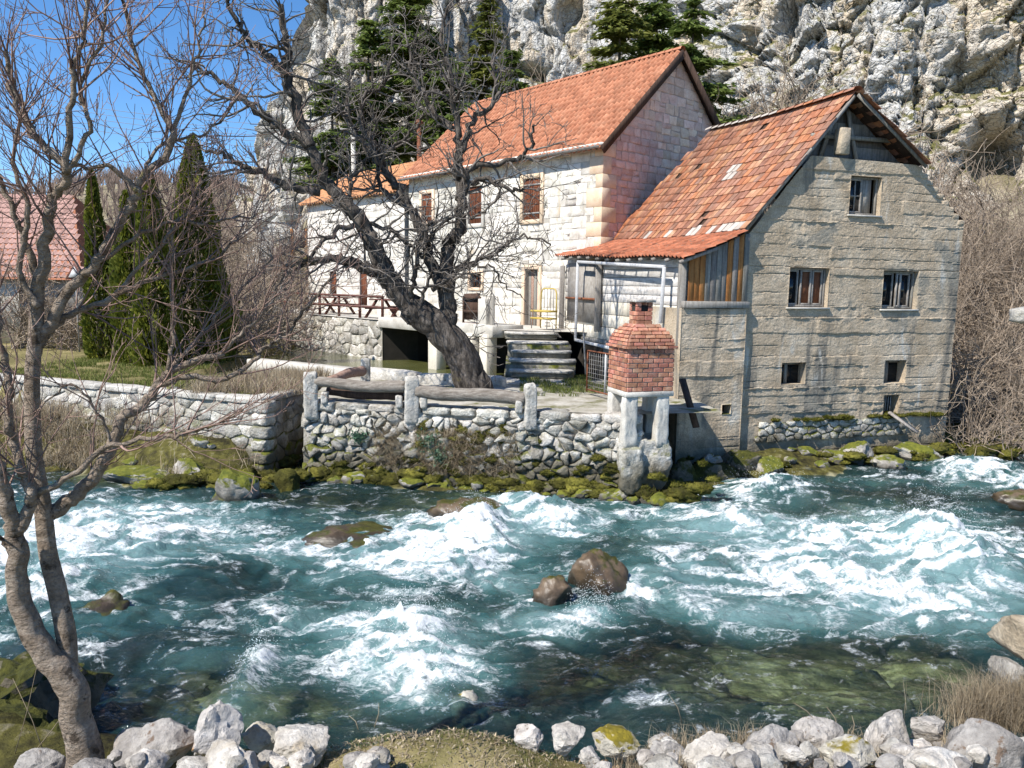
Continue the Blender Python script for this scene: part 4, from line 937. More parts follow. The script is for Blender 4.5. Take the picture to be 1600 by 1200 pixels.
# ---- furniture on the terrace
for (tt, lab) in [(9.6, 'dull red timber picnic table half hidden behind the leaning tree'), (15.0, 'dull red timber picnic table at the far left of the terrace')]:
    c = hp(tt, -1.9, 2.98); tb = thing('picnic_table', lab, 'table', tuple(c), 'picnic tables on the house terrace')
    for i in range(4): b = MB(); b.obox(c + hn * (-.3 + i * .2) + Vector((0, 0, .76)), (hd, hn, (0, 0, 1)), (1.3, .09, .025)); b.build('top_board', M['red_paint'], tb)
    for s_ in (-1, 1):
        b = MB(); b.obox(c + hn * s_ * .72 + Vector((0, 0, .45)), (hd, hn, (0, 0, 1)), (1.3, .13, .025)); b.build('bench_seat', M['red_paint'], tb)
        for e in (-.95, .95): b = MB(); b.bar(c + hd * e + hn * s_ * .75, c + hd * e + hn * s_ * .2 + Vector((0, 0, .74)), .09); b.build('leg', M['red_paint'], tb)
        b = MB(); b.bar(c + hd * s_ * .95 - hn * .75 + Vector((0, 0, .4)), c + hd * s_ * .95 + hn * .75 + Vector((0, 0, .4)), .08); b.build('cross_beam', M['red_paint'], tb)
rail = thing('timber_railing', 'dull red wooden railing along the edge of the house terrace', 'railing', tuple(dfr(13, 2.98, -.2)))
for tt in np.arange(8.9, 19.5, 1.75): b = MB(); b.bar(dfr(tt, 2.98, -.2), dfr(tt, 3.92, -.2), .10); b.build('post', M['red_paint'], rail)
for zz in (3.45, 3.88): b = MB(); b.bar(dfr(8.8, zz, -.15), dfr(19.5, zz, -.15), .05, .10); b.build('rail', M['red_paint'], rail)
cb = thing('crate_bench', 'dark brown open timber frame standing at the end of the deck', 'frame', tuple(atpl(736, 503, dfr(0, 0, -.3), hn)))
p0 = atpl(724, 503, dfr(0, 0, -.3), hn); p1 = atpl(750, 503, dfr(0, 0, -.3), hn)
for p in (p0, p1): b = MB(); b.bar(Vector((p.x, p.y, 2.98)), Vector((p.x, p.y, 4.0)), .07); b.build('post', M['wood_dark'], cb)
for zz, mm in ((3.06, 'red_paint'), (3.5, 'wood_dark'), (3.97, 'wood_dark')): b = MB(); b.bar(Vector((p0.x, p0.y, zz)), Vector((p1.x, p1.y, zz)), .06, .1); b.build('rail', M[mm], cb)
b = MB(); b.bar(Vector((p0.x, p0.y + .12, 3.05)), Vector((p1.x, p1.y + .12, 3.05)), .02, .1); b.obox((p0 + p1) / 2 + Vector((0, .12, .52)), ((p1 - p0).normalized(), hn, (0, 0, 1)), (abs((p1 - p0).length) / 2 - .03, .015, .45)); b.build('back_panel', M['wood_dark'], cb)
gp = atpl(769, 512, dfr(0, 0, -.1), hn)
b = MB(); b.bar(Vector((gp.x, gp.y, 1.2)), Vector((gp.x, gp.y, 4.05)), .16, .16); recentre(b.build('deck_post', M['wood_grey'], cat='post', label='grey timber post standing upright at the near corner of the deck'))
gq = atpl(757, 500, dfr(0, 0, -.25), hn)
b = MB(); b.obox((gq.x, gq.y, 3.45), (hd, hn, (0, 0, 1)), (.22, .12, .5), bev=.02); recentre(b.build('concrete_block', M['plain_concrete'], cat='block', label='pale square concrete pillar stump beside the grey deck post'))
# yellow tubular bed head leaning by the door
y0 = atpl(845, 500, HC + hn * 1.3, hn); y0.z = 3.0; ys_ = atpl(869, 500, HC + hn * 1.3, hn); ys_.z = 3.0; dr_ = (ys_ - y0); YW = dr_.length; dr_.normalize()
yb_ = thing('tubular_chair', 'yellow and grey tubular metal chair standing by the house door', 'chair', tuple(y0))
def yp(a, z_, o=0): return y0 + dr_ * a + hn * o + Vector((0, 0, z_))
b = MB(); b.tube([yp(0, 0), yp(0, 1.15), yp(.05, 1.28), yp(.14, 1.32), yp(YW - .14, 1.32), yp(YW - .05, 1.28), yp(YW, 1.15), yp(YW, 0)], .022, 6); b.build('back_frame', M['yellow'], yb_, True)
for k in range(1, 5): b = MB(); b.tube([yp(YW * k / 5, .6), yp(YW * k / 5, 1.32)], .012, 5); b.build('spindle', M['iron'], yb_)
for zz in (.58, .34): b = MB(); b.obox(yp(YW / 2, zz, .22), (dr_, hn, (0, 0, 1)), (YW / 2 + .05, .22, .03)); b.build('seat_board', M['yellow'], yb_)
for k in (0, 1): b = MB(); b.tube([yp(YW * k, .0, .42), yp(YW * k, .58, .42)], .018, 5); b.build('leg', M['iron'], yb_)

# ---- stairs and terrace
t_top = 2.95
st = thing('stone_stairs', 'worn mossy stone steps leading up from the terrace to the house', 'stairs', (.8, 22.5, 1.7))
rows = [(790, 893, 605, 1.72), (797, 896, 588, 1.96), (797, 900, 566, 2.2), (800, 893, 552, 2.42), (793, 888, 538, 2.65), (789, 872, 524, 2.9)]
for i, (x0, x1, yy, zt) in enumerate(rows):
    p = atY(x0, yy, 21.3 + i * .62); q = atY(x1, yy, 21.3 + i * .62)
    b = MB(); rough_block(b, ((p.x + q.x) / 2 + rg.uniform(-.05, .05), 21.3 + i * .62 + .55, zt - .10), ((1, -.03, 0), (.03, 1, 0), (0, 0, 1)), ((q.x - p.x) / 2, .62, .11), rough=.16); b.build('step', M['step_stone'], st, True); b = MB(); rough_block(b, ((p.x + q.x) / 2, 21.22 + i * .62 + .5, zt), ((1, -.03, 0), (.03, 1, 0), (0, 0, 1)), ((q.x - p.x) / 2 + .03, .56, .035), rough=.3); b.build('tread', M['shelf_stone'], st, True)
b = MB(); b.box((-.25, 21.6, .8), (2.0, 26.2, 1.65)); b.box((-.2, 22.4, 1.6), (1.85, 26.2, 2.1)); b.box((-.15, 23.6, 2.0), (1.8, 26.4, 2.6)); b.build('stair_base', M['step_stone'], st)
TZ = 1.74
b = MB(); b.add([(-4.62, 17.15, TZ), (2.3, 16.0, TZ), (4.6, 16.5, TZ), (4.4, 18.6, TZ), (2.6, 22.0, TZ), (-3.9, 22.6, TZ), (-5.0, 21.0, TZ)], [(0, 1, 2, 3, 4, 5, 6)]); 
M['terrace'] = pm('terrace_paving', [(.20, .18, .13), (.36, .335, .28), (.50, .47, .42)], 1.6, bump=.6, bscale=9, stain=[(1.3, None, .52, .66, (.12, .12, .04))])
b.build('terrace_paving', M['terrace'], kind='structure')
for (a, e, w, lab) in [((568, 583), (655, 590), .5, 'flat grey kerb stone along the pond edge behind the logs'), ((655, 592), (790, 598), .4, 'second flat kerb stone along the pond beside the tree foot')]:
    p, q = atz(*a, 1.85), atz(*e, 1.85); b = MB(); dv = (q - p).normalized(); rough_block(b, (p + q) / 2, (dv, dv.cross(Vector((0, 0, 1))), (0, 0, 1)), ((q - p).length / 2, w / 2, .17), rough=.12); recentre(b.build('kerb_stone', M['shelf_stone'], None, True, label=lab, cat='kerb'))
p, q = atz(395, 572, 1.7), atz(566, 590, 1.7); b = MB(); b.bar(p, q, .5, .5, bev=.03); recentre(b.build('pond_kerb', M['plain_concrete'], label='pale concrete kerb between the grass and the pond', cat='kerb'))

# retaining wall of the terrace, every stone built
rw = thing('retaining_wall', 'rough limestone rubble retaining wall of the terrace, mossy towards the river', 'wall', (-1.2, 16.4, 0))
RA, RB = Vector((-4.72, 17.2, 0)), Vector((2.75, 15.85, 0)); rdir = (RB - RA).normalized(); rnr = Vector((rdir.y, -rdir.x, 0)); RL = (RB - RA).length
def rfr(a, b_, o):
    bul = .16 * (1.7 - b_) * .35 + .05 * math.sin(a * 1.9) * math.sin(b_ * 2 + a)
    return RA + rdir * a + rnr * (o + bul) + Vector((0, 0, b_))
b = MB(); n = 40
vv = [rfr(RL * i / n, z_, -.02) for z_ in np.linspace(-.6, 1.72, 12) for i in range(n + 1)]
b.bulk([tuple(v) for v in vv], [(j * (n + 1) + i, j * (n + 1) + i + 1, (j + 1) * (n + 1) + i + 1, (j + 1) * (n + 1) + i) for j in range(11) for i in range(n)])
b.add([RA + Vector((0, 0, -.6)), RA + Vector((.35, 2.2, -.6)), RA + Vector((.35, 2.2, 1.72)), RA + Vector((0, 0, 1.72))], [(0, 1, 2, 3)])
b.build('mortar', M['rubble_mortar'], rw)
cells = voronoi(0, RL, -.25, 1.60, .27, .20, .62, rg)
wall_stones(cells, rfr, M['rubble'], rw, .006, .085, rg, 300, jit=.045, tilt=.13, sh=.12, dome=1.3)
nc = 11; xx = 0
for i in range(nc):
    w = RL / nc * rg.uniform(.8, 1.2) if i < nc - 1 else RL - xx
    b = MB(); rough_block(b, rfr(xx + w / 2, 1.65, -.20), (rdir, rnr, (0, 0, 1)), (w / 2 - .006, .30 + rg.uniform(-.02, .05), .095 + rg.uniform(-.015, .02)), rg.random(), .17); b.build('coping_stone', M['rubble'], rw, True); xx += w

# left bank wall with its return into the mill race
lw = thing('bank_wall', 'long low grey stone wall holding up the lawn on the far bank', 'wall', (-8.5, 18.6, .4))
LA, LB, LC = Vector((-5.77, 17.3, 0)), Vector((-11, 19.5, 0)), Vector((-16, 21, 0)); ldir = (LB - LA).normalized(); lnr = Vector((ldir.y, -ldir.x, 0)); lnr = lnr if lnr.y < 0 else -lnr; LL = 11.2
def lfr(a, b_, o): return LA + ldir * a + lnr * (o + .08 * (1.7 - b_)) + Vector((0, 0, b_))
LE = Vector((-5.1, 20.2, 0)); edir = (LE - LA).normalized(); enr = Vector((edir.y, -edir.x, 0)); EL = (LE - LA).length
def efr(a, b_, o): return LA + edir * a + enr * (o + .08 * (1.7 - b_)) + Vector((0, 0, b_))
b = MB(); b.add([lfr(0, -.4, 0), lfr(LL, -.4, 0), lfr(LL, 1.7, 0), lfr(0, 1.7, 0)], [(0, 1, 2, 3)]); b.add([efr(0, -.4, 0), efr(EL, -.4, 0), efr(EL, 1.7, 0), efr(0, 1.7, 0)], [(0, 1, 2, 3)]); b.build('mortar', M['rubble_mortar'], lw)
wall_stones(cut_rects(voronoi(0, LL, .05, 1.62, .40, .27, .36, rg), []), lfr, M['rubble'], lw, .014, .04, rg, 170, jit=.02, tilt=.03)
wall_stones(voronoi(0, EL, -.1, 1.62, .42, .30, .34, rg), efr, M['rubble'], lw, .014, .04, rg, 40, 'return_stone', 'return_stonework', jit=.02, tilt=.03)
for (fr_, L_, n) in ((lfr, LL, 9), (efr, EL, 3)):
    for i in range(n): b = MB(); w = L_ / n; dv = (fr_(1, 1, 0) - fr_(0, 1, 0)).normalized(); rough_block(b, fr_((i + .5) * w, 1.69, -.16), (dv, dv.cross(Vector((0, 0, 1))), (0, 0, 1)), (w / 2 - .004, .25, .075), rg.random(), .14); b.build('coping_stone', M['shelf_stone'], lw, True)
for k_ in range(6): b = MB(); rough_block(b, lfr(0, .12 + .29 * k_, -.10) + Vector((.06, 0, 0)), (ldir, lnr, (0, 0, 1)), (.20 + .06 * (k_ % 2), .2, .14), rg.random(), .13); b.build('corner_stone', M['rubble'], lw, True)
b = MB(); b.add([(-5.3, 20.3, -.3), (-4.3, 20.3, -.3), (-4.3, 20.3, 1.7), (-5.3, 20.3, 1.7)], [(0, 1, 2, 3)]); recentre(b.build('race_end_wall', M['rubble_mortar'], label='dark mossy wall closing the back of the narrow mill race', cat='wall'))

# ================================================================== THE CONCRETE MILL
MO = Vector((5.7, 19.0, 0)); mu = Vector((.956, .292, 0)).normalized(); mv = Vector((-mu.y, mu.x, 0)); mn = -mv
def mp(w, s, z): return MO + mu * w + mv * s + Vector((0, 0, z))
def mf(px, py, s=0.0):
    p = atpl(px, py, MO + mv * s, mn); return (p - MO).dot(mu), p.z
mill = thing('concrete_mill', 'old board marked concrete mill with a sagging orange tiled roof beside the rapids', 'mill', tuple(mp(3, 3, .6)))
def mfr(a, b_, o): return mp(a, -o, b_)
MW = mf(1492, 500)[0]
zl = mf(1160, 366)[1]; wtl, ztl = mf(1268, 243); wtr, ztr = mf(1432, 258); zr = mf(1502, 352)[1]
def top(w): return np.interp(w, [0, wtl, wtr, MW], [zl, ztl, ztr, zr])
holes = {}
for nm_, (x0, y0, x1, y1) in dict(loft=(1326, 277, 1379, 335), left=(1231, 419, 1297, 480), right=(1377, 424, 1436, 483), small_l=(1220, 566, 1260, 601), small_r=(1381, 563, 1416, 599), low=(1379, 617, 1405, 652)).items():
    wa_, za_ = mf(x0, y1); wb_, zb_ = mf(x1, y0); holes[nm_] = (wa_, wb_, za_, zb_)
def relief_wall(mb, fr, w0, w1, z0, topf, hl, step, disp, depth):
    ws = set(np.round(np.arange(w0, w1 + 1e-6, step), 4)) | {w0, w1}; zs = set(np.round(np.arange(z0, max(topf(x) for x in np.linspace(w0, w1, 50)) + step, step * .5), 4))
    for (a0, a1, b0, b1) in hl: ws |= {a0, a1}; zs |= {b0, b1}
    ws, zs = np.array(sorted(ws)), np.array(sorted(zs)); W_, Z_ = np.meshgrid(ws, zs); TP = topf(W_); Zc = np.minimum(Z_, TP); D_ = disp(W_, Zc)
    inn = np.zeros_like(W_, bool); nz, nw = W_.shape
    for (a0, a1, b0, b1) in hl: D_ = np.where((W_ >= a0) & (W_ <= a1) & (Zc >= b0) & (Zc <= b1), .0, D_)
    o0, ou, ov, on = fr(0, 0, 0), fr(1, 0, 0) - fr(0, 0, 0), fr(0, 1, 0) - fr(0, 0, 0), fr(0, 0, 1) - fr(0, 0, 0)
    V_ = np.array(o0) + W_[..., None] * np.array(ou) + Zc[..., None] * np.array(ov) + D_[..., None] * np.array(on)
    i = (np.arange(nz - 1)[:, None] * nw + np.arange(nw - 1)[None]); wm = (W_[:-1, :-1] + W_[1:, 1:]) / 2; zm = (Z_[:-1, :-1] + Z_[1:, 1:]) / 2
    ok = (Z_[:-1, :-1] < np.maximum(TP[:-1, :-1], TP[:-1, 1:]) - 1e-5)
    for (a0, a1, b0, b1) in hl: ok &= ~((wm > a0) & (wm < a1) & (zm > b0) & (zm < b1))
    i = i[ok]; mb.bulk(V_.reshape(-1, 3), np.stack([i, i + 1, i + nw + 1, i + nw], 1))
    for (a0, a1, b0, b1) in hl:
        c0 = [fr(a0, b0, 0), fr(a1, b0, 0), fr(a1, b1, 0), fr(a0, b1, 0)]; c1 = [fr(a0, b0, -depth), fr(a1, b0, -depth), fr(a1, b1, -depth), fr(a0, b1, -depth)]
        for k in range(4): mb.add([c0[k], c0[(k + 1) % 4], c1[(k + 1) % 4], c1[k]], [(0, 1, 2, 3)])
def board_relief(seed, zbot):
    r_ = np.random.default_rng(seed); js = [zbot]
    while js[-1] < 10: js.append(js[-1] + r_.choice([.16, .22, .25, .33, .42]) * r_.uniform(.85, 1.1))
    js = np.array(js); off = r_.normal(size=len(js)) * .009; lip = np.maximum(0, r_.uniform(-.015, .038, len(js))); rough = r_.uniform(.4, 1.8, len(js)); split = r_.uniform(1.5, 5, len(js))
    def f(W_, Z_):
        zz = Z_ + .018 * fbm(W_ * .8, Z_ * .3, seed, 2) + .014 * fbm(W_ * 5, Z_ * 2, seed + 2, 4)
        k = np.clip(np.searchsorted(js, zz) - 1, 0, len(js) - 2); d0 = zz - js[k]; d1 = js[k + 1] - zz
        D_ = off[k] + .010 * np.sign(W_ - split[k]) + lip[k] * np.exp(-(d1 / .022) ** 2) * np.clip(fbm(W_ * 1.6, Z_ * 2, seed + 5, 4) * 1.6 + .5, 0, 1.4) - .032 * np.exp(-(d0 / .014) ** 2) * np.clip(.6 + 1.2 * fbm(W_ * 1.1, Z_ * .7, seed + 6, 3), 0, 1.2)
        D_ = D_ + .0045 * rough[k] * fbm(W_ * 5, Z_ * 7, seed + 7, 4, .6)
        hc = np.clip(fbm(W_ * .55, Z_ * .9, seed + 9, 3) - .22, 0, 1) * 2.2       # honeycombed patches
        return D_ + .004 * fbm(W_ * 9, Z_ * 12, seed + 11, 3, .7) + .030 * np.clip(hc, 0, 1) * (ridged(W_ * 5, Z_ * 6, 3, 3) - .65)
    return f
b = MB(); relief_wall(b, mfr, 0.0, MW, -.2, top, list(holes.values()), .032, board_relief(5, .25), .30)
b.build('front_wall', M['concrete'], mill)
# other walls
wr, zrg = mf(1341, 146, -.2); RS = 6.75
b = MB()
b.add([mp(MW, 0, -.2), mp(MW, 7.2, .2), mp(MW, 7.2, zr), mp(MW, 0, zr)], [(0, 1, 2, 3)])
b.add([mp(0, 7.2, .2), mp(MW, 7.2, .2), mp(MW, 7.2, zr), mp(wr, 7.0, zrg - .8), mp(0, 7.2, zl)], [(0, 1, 2, 3, 4)])
b.add([mp(0, 0.01, .2), mp(0, 7.2, .2), mp(0, 7.2, zl), mp(0, 0.01, zl)], [(0, 1, 2, 3)])
b.build('side_wall', M['plain_concrete'], mill)
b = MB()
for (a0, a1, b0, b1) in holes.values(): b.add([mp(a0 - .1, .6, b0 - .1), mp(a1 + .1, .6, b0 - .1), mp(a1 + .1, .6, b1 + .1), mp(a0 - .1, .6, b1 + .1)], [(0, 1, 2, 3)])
b.build('window_shade_panel', M['dark'], mill)  # dark-coloured panels stand in for the shade of rooms behind the windows
# stepped concrete verge on the right slope
steps = 9
for i in range(steps):
    t0, t1 = i / steps, (i + 1) / steps; wA, wB = wtr + (MW - wtr) * t0, wtr + (MW - wtr) * t1; zA = ztr + (zr - ztr) * t0
    b = MB(); rough_block(b, mp((wA + wB) / 2 + .0, .18, zA - .10), (mu, mv, (0, 0, 1)), ((wB - wA) / 2 + .03, .20, .075), rough=.1); b.build('verge_step', M['concrete'], mill, True)
# board gable recessed under the roof
bz0 = min(ztl, ztr) - .15; nb = 6
for i in range(nb):
    za_, zb_ = bz0 + (zrg - bz0) * i / nb, bz0 + (zrg - bz0) * (i + 1) / nb
    fL = lambda z_: wtl + (wr - wtl) * max(0, (z_ - ztl) / (zrg - ztl)) - .02; fR = lambda z_: wtr + .03 + (wr - wtr) * max(0, (z_ - ztr) / (zrg - ztr))
    b = MB(); off = .45 + rg.uniform(0, .03)
    q0 = [(fL(za_), za_ + .008), (fR(za_), za_ + .008), (fR(zb_ - .02), zb_), (fL(zb_ - .02), zb_)]
    b.add([mp(x_, off, z_) for x_, z_ in q0] + [mp(x_, off + .04, z_) for x_, z_ in q0], [(0, 1, 2, 3), (3, 2, 6, 7), (0, 1, 5, 4)]); b.build('gable_board', M['wood_grey'], mill)
b = MB(); b.bar(mp(wtl + .2, .30, ztl + .55), mp(wtr - .1, .30, ztr + .62), .10, .10); b.build('tie_beam', M['wood_grey'], mill)
for k, (x_, z_) in enumerate([(wr - .62, zrg - .8), (wr + .55, zrg - .85)]): b = MB(); b.bar(mp(x_, .33, bz0 + .1), mp(wr + (x_ - wr) * .3, .33, zrg - .3), .09, .09); b.build('rafter', M['wood_grey'], mill)
w_, z_ = mf(1319, 199, -.05); w2, z2 = mf(1319, 243, -.05)
b = MB(); b.obox(mp(w_, -.02, (z_ + z2) / 2), (mu, mv, (0, 0, 1)), (.14, .13, (z_ - z2) / 2 - .02), bev=.015); b.build('flue_stub', M['concrete'], mill)
# roof: rows of flat clay tiles, one object each where they show largest
def tile_mesh(name, w, l, mat, wav=.012):
    me_ = bpy.data.meshes.new(name); th = .018
    pr = [(-w / 2, 0), (-w / 2 + .03, wav), (-w / 2 + .06, 0), (w / 2 - .04, 0), (w / 2, wav)]
    V_ = [(x_, y_, z_) for y_ in (0, l) for (x_, z_) in pr] + [(x_, 0, z_ - th) for (x_, z_) in pr]; n = 5
    F_ = [(i, i + 1, n + i + 1, n + i) for i in range(n - 1)] + [(2 * n + i, 2 * n + i + 1, i + 1, i) for i in range(n - 1)] + [(2 * n, 0, n), (2 * n + n - 1, 2 * n - 1, n - 1)]
    me_.from_pydata(V_, [], F_); me_.update(); me_.materials.append(mat); return me_
TW, TL_ = .262, .40
t_old, t_gry = tile_mesh('tile', TW, TL_, M['tile_each']), tile_mesh('bleached_tile', TW, TL_, M['tile_grey'])
NR = 15
eave_w, eave_zz = mf(1163, 362, -.12)
_rb_ = atY(1120, 206, mp(wr, 6.6, 0).y).z
SAGS = (zrg - _rb_) / 6.6
def sag(q, s): return -.05 * math.sin(math.pi * q) * (1 - .4 * s / 6) - SAGS * max(0, s) * (1 - q * .6) - .06 * math.sin(math.pi * min(1, max(0, s) / 6.8))
def roof_pt(q, s): return mp(wr + (eave_w - wr) * q, s, zrg + (eave_zz - zrg) * q + sag(q, s) + .05)
tiles = []
for r_ in range(NR):
    q1 = (r_ + 1) / NR; s = -.15 + rg.uniform(-.03, .03) + (.10 if r_ in (1, 2, 6) else 0); send = RS - .2 + 1.3 * q1 + rg.uniform(-.25, .1)
    k = 0
    while s < send:
        tiles.append((r_, q1, s + TW / 2, k)); s += TW * .985; k += 1
        if rg.random() < .006 and k > 4: s += TW
def place_tile(q1, s, up_q, jit=1.0):
    a = roof_pt(q1, s); c = roof_pt(max(-.02, q1 - up_q), s); y_ = (c - a).normalized(); x_ = -mv; x_ = (x_ - y_ * x_.dot(y_)).normalized(); z_ = x_.cross(y_)
    if z_.z < 0: x_ = -x_; z_ = -z_
    M_ = Matrix((x_, y_, z_)).transposed().to_4x4(); M_ = M_ @ Matrix.Rotation(rg.gauss(0, .022) * jit, 4, 'Z') @ Matrix.Rotation(-.062 + rg.gauss(0, .008), 4, 'X')
    return Matrix.Translation(a + z_ * (.030 + rg.uniform(-.004, .008)) + y_ * rg.uniform(-.018, .018)) @ M_
def grey_at(r_, k): return (r_ == NR - 1 and (k in (1, 2, 3, 4, 6, 9, 10, 15))) or (r_ in (6, 7) and k in (11, 12)) or rg.random() < .004
tiles.sort(key=lambda t: t[2] - t[1] * 3)
b = MB(); bt_v = np.array([v.co for v in t_old.vertices]); bt_f = [tuple(p.vertices) for p in t_old.polygons]
ups = 1.06 / NR
for i, (r_, q1, s, k) in enumerate(tiles):
    M_ = place_tile(q1, s, ups)
    if i < 290: inst('tile' if not grey_at(r_, k) else 'bleached_tile', t_gry if grey_at(r_, k) else t_old, M_, mill)
    else: b.add([M_ @ Vector(v) for v in bt_v], bt_f, rg.random())
b.build('roof_tiling', M['tile_old'], mill, kind='stuff')
b = MB()
vv = [roof_pt(q, s) - Vector((0, 0, .03)) for q in np.linspace(0, 1.0, 9) for s in np.linspace(-.1, RS - .1, 12)]
b.bulk([tuple(v) for v in vv], [(j * 12 + i, j * 12 + i + 1, j * 12 + 12 + i + 1, j * 12 + 12 + i) for j in range(8) for i in range(11)]); b.build('roof_deck', M['wood_dark'], mill)
# right slope: only its verge is in view
def roof_r(q, s): return mp(wr + (MW + .25 - wr) * q, s, zrg + (zr + .12 - zrg) * q + sag(0, s) * .6 + .05)
qe = (wtr + .12 - wr) / (MW + .25 - wr); nrr = 8; b = MB()
for r_ in range(nrr):
    q1 = qe * (r_ + 1) / nrr
    for k in range(24):
        s = -.20 + rg.uniform(-.05, .05) + k * TW
        a = roof_r(q1, s); c = roof_r(q1 - qe / nrr, s); y_ = (c - a).normalized(); x_ = mv; x_ = (x_ - y_ * x_.dot(y_)).normalized(); z_ = x_.cross(y_)
        if z_.z < 0: x_, z_ = -x_, -z_
        M_ = Matrix.Translation(a + z_ * .03 - y_ * .03) @ Matrix((x_, y_, z_)).transposed().to_4x4() @ Matrix.Rotation(-.10 + rg.gauss(0, .02), 4, 'X') @ Matrix.Rotation(rg.gauss(0, .04), 4, 'Z')
        if k < 1: inst('tile', t_old, M_, mill)
        else: b.add([M_ @ Vector(v) for v in bt_v], bt_f, rg.random())
b.build('rear_tiling', M['tile_old'], mill, kind='stuff')
b = MB(); b.add([roof_r(0, -.15), roof_r(0, RS), roof_r(1, RS), roof_r(1, .25), roof_r(qe, .25), roof_r(qe, -.15)], [(0, 1, 2, 3, 4, 5)]); b.build('rear_deck', M['wood_dark'], mill)
for (a_, e_) in ((roof_pt(0, -.1), roof_pt(1.0, -.1)), (roof_r(0, -.2), roof_r(qe, -.2))): b = MB(); b.bar(a_ - Vector((0, 0, .075)), e_ - Vector((0, 0, .075)), .04, .08); b.build('verge_board', M['wood_grey'], mill)
for k in range(18):
    s = -.2 + k * .385; b = MB(); p = roof_pt(0, s) + Vector((0, 0, .06)); n = 6
    for (f, e) in ((0, 1.1), (.42, .92)):
        for j in range(n): a = math.pi * j / (n - 1); b.v.append(tuple(p + mv * f + mu * math.cos(a) * .13 * e + Vector((0, 0, math.sin(a) * .09 * e - .02)))); b.t.append(rg.random())
    b.f += [(j, j + 1, n + j + 1, n + j) for j in range(n - 1)]; b.build('ridge_tile', M['tile_each'] if k < 8 else M['tile_grey'], mill, True)
for (dw, L_) in ((.05, .55), (.25, .35)): b = MB(); b.bar(mp(wr + dw, -.35, zrg - .03), mp(wr + dw + L_, -.30, zrg + .03), .04, .03); b.build('loose_lath', M['wood_grey'], mill)
# lower lean-to roof over the porch: small rough tiles curving flatter
lo_w, lo_z = mf(1068, 404, -.25); lb = atY(873, 401, 26.6)
def flare(q, s):
    t = q; w_ = eave_w + (lo_w - eave_w) * t; z_ = eave_zz - .02 + (lo_z - eave_zz + .02) * (1.25 * t - .25 * t * t)
    sl = sag(1, s) * (1 - t) + t * (s / 8.3) * (lb.z - lo_z) + .03 * math.sin(s * 1.3) * t
    return mp(w_, s, z_ + sl + .04)
V_, F_, T_ = [], [], []
NF, tw2 = 6, .20
for r_ in range(NF):
    for k in range(int(8.9 / tw2)):
        s = -.30 + k * tw2 + rg.uniform(-.01, .01); q1 = (r_ + 1.06) / NF; q0 = (r_ - .05) / NF; tn = rg.random(); kk = len(V_)
        if s > 6.9 + 1.7 * q1: continue
        up = (flare(max(0, q0), s) - flare(q1, s)).normalized(); nz_ = up.cross(mv); nz_ = nz_ if nz_.z > 0 else -nz_; lf = rg.uniform(.012, .04)
        pr = [(0, 0), (.5, .022), (.62, .045), (.85, .05), (1.02, .01)]
        for (q_, h_) in ((q1, lf), (q0, 0)):
            for (a_, o_) in pr: V_.append(tuple(flare(max(0, q_), s + a_ * tw2) + nz_ * (o_ + h_)))
        for (a_, o_) in pr: V_.append(tuple(flare(q1, s + a_ * tw2) + nz_ * (o_ - .02)))
        n = 5; T_ += [tn] * 15
        for i in range(n - 1): F_ += [(kk + i, kk + i + 1, kk + n + i + 1, kk + n + i), (kk + i, kk + 2 * n + i, kk + 2 * n + i + 1, kk + i + 1)]
b = MB(); b.bulk(V_, F_, T_); b.build('porch_tiling', M['tile_mossy'], mill, kind='stuff')
b = MB(); vv = [flare(q, s) - Vector((0, 0, .04)) for q in np.linspace(0, 1, 6) for s in np.linspace(-.25, 8.2, 12)]
b.bulk([tuple(v) for v in vv], [(j * 12 + i, j * 12 + i + 1, j * 12 + 12 + i + 1, j * 12 + 12 + i) for j in range(5) for i in range(11)]); b.build('porch_deck', M['wood_dark'], mill)
for k in range(12): s = -.2 + k * .72; b = MB(); b.bar(flare(.45, s) - Vector((0, 0, .09)), flare(1.04, s) - Vector((0, 0, .09)), .06, .08); b.build('rafter', M['wood_grey'], mill)

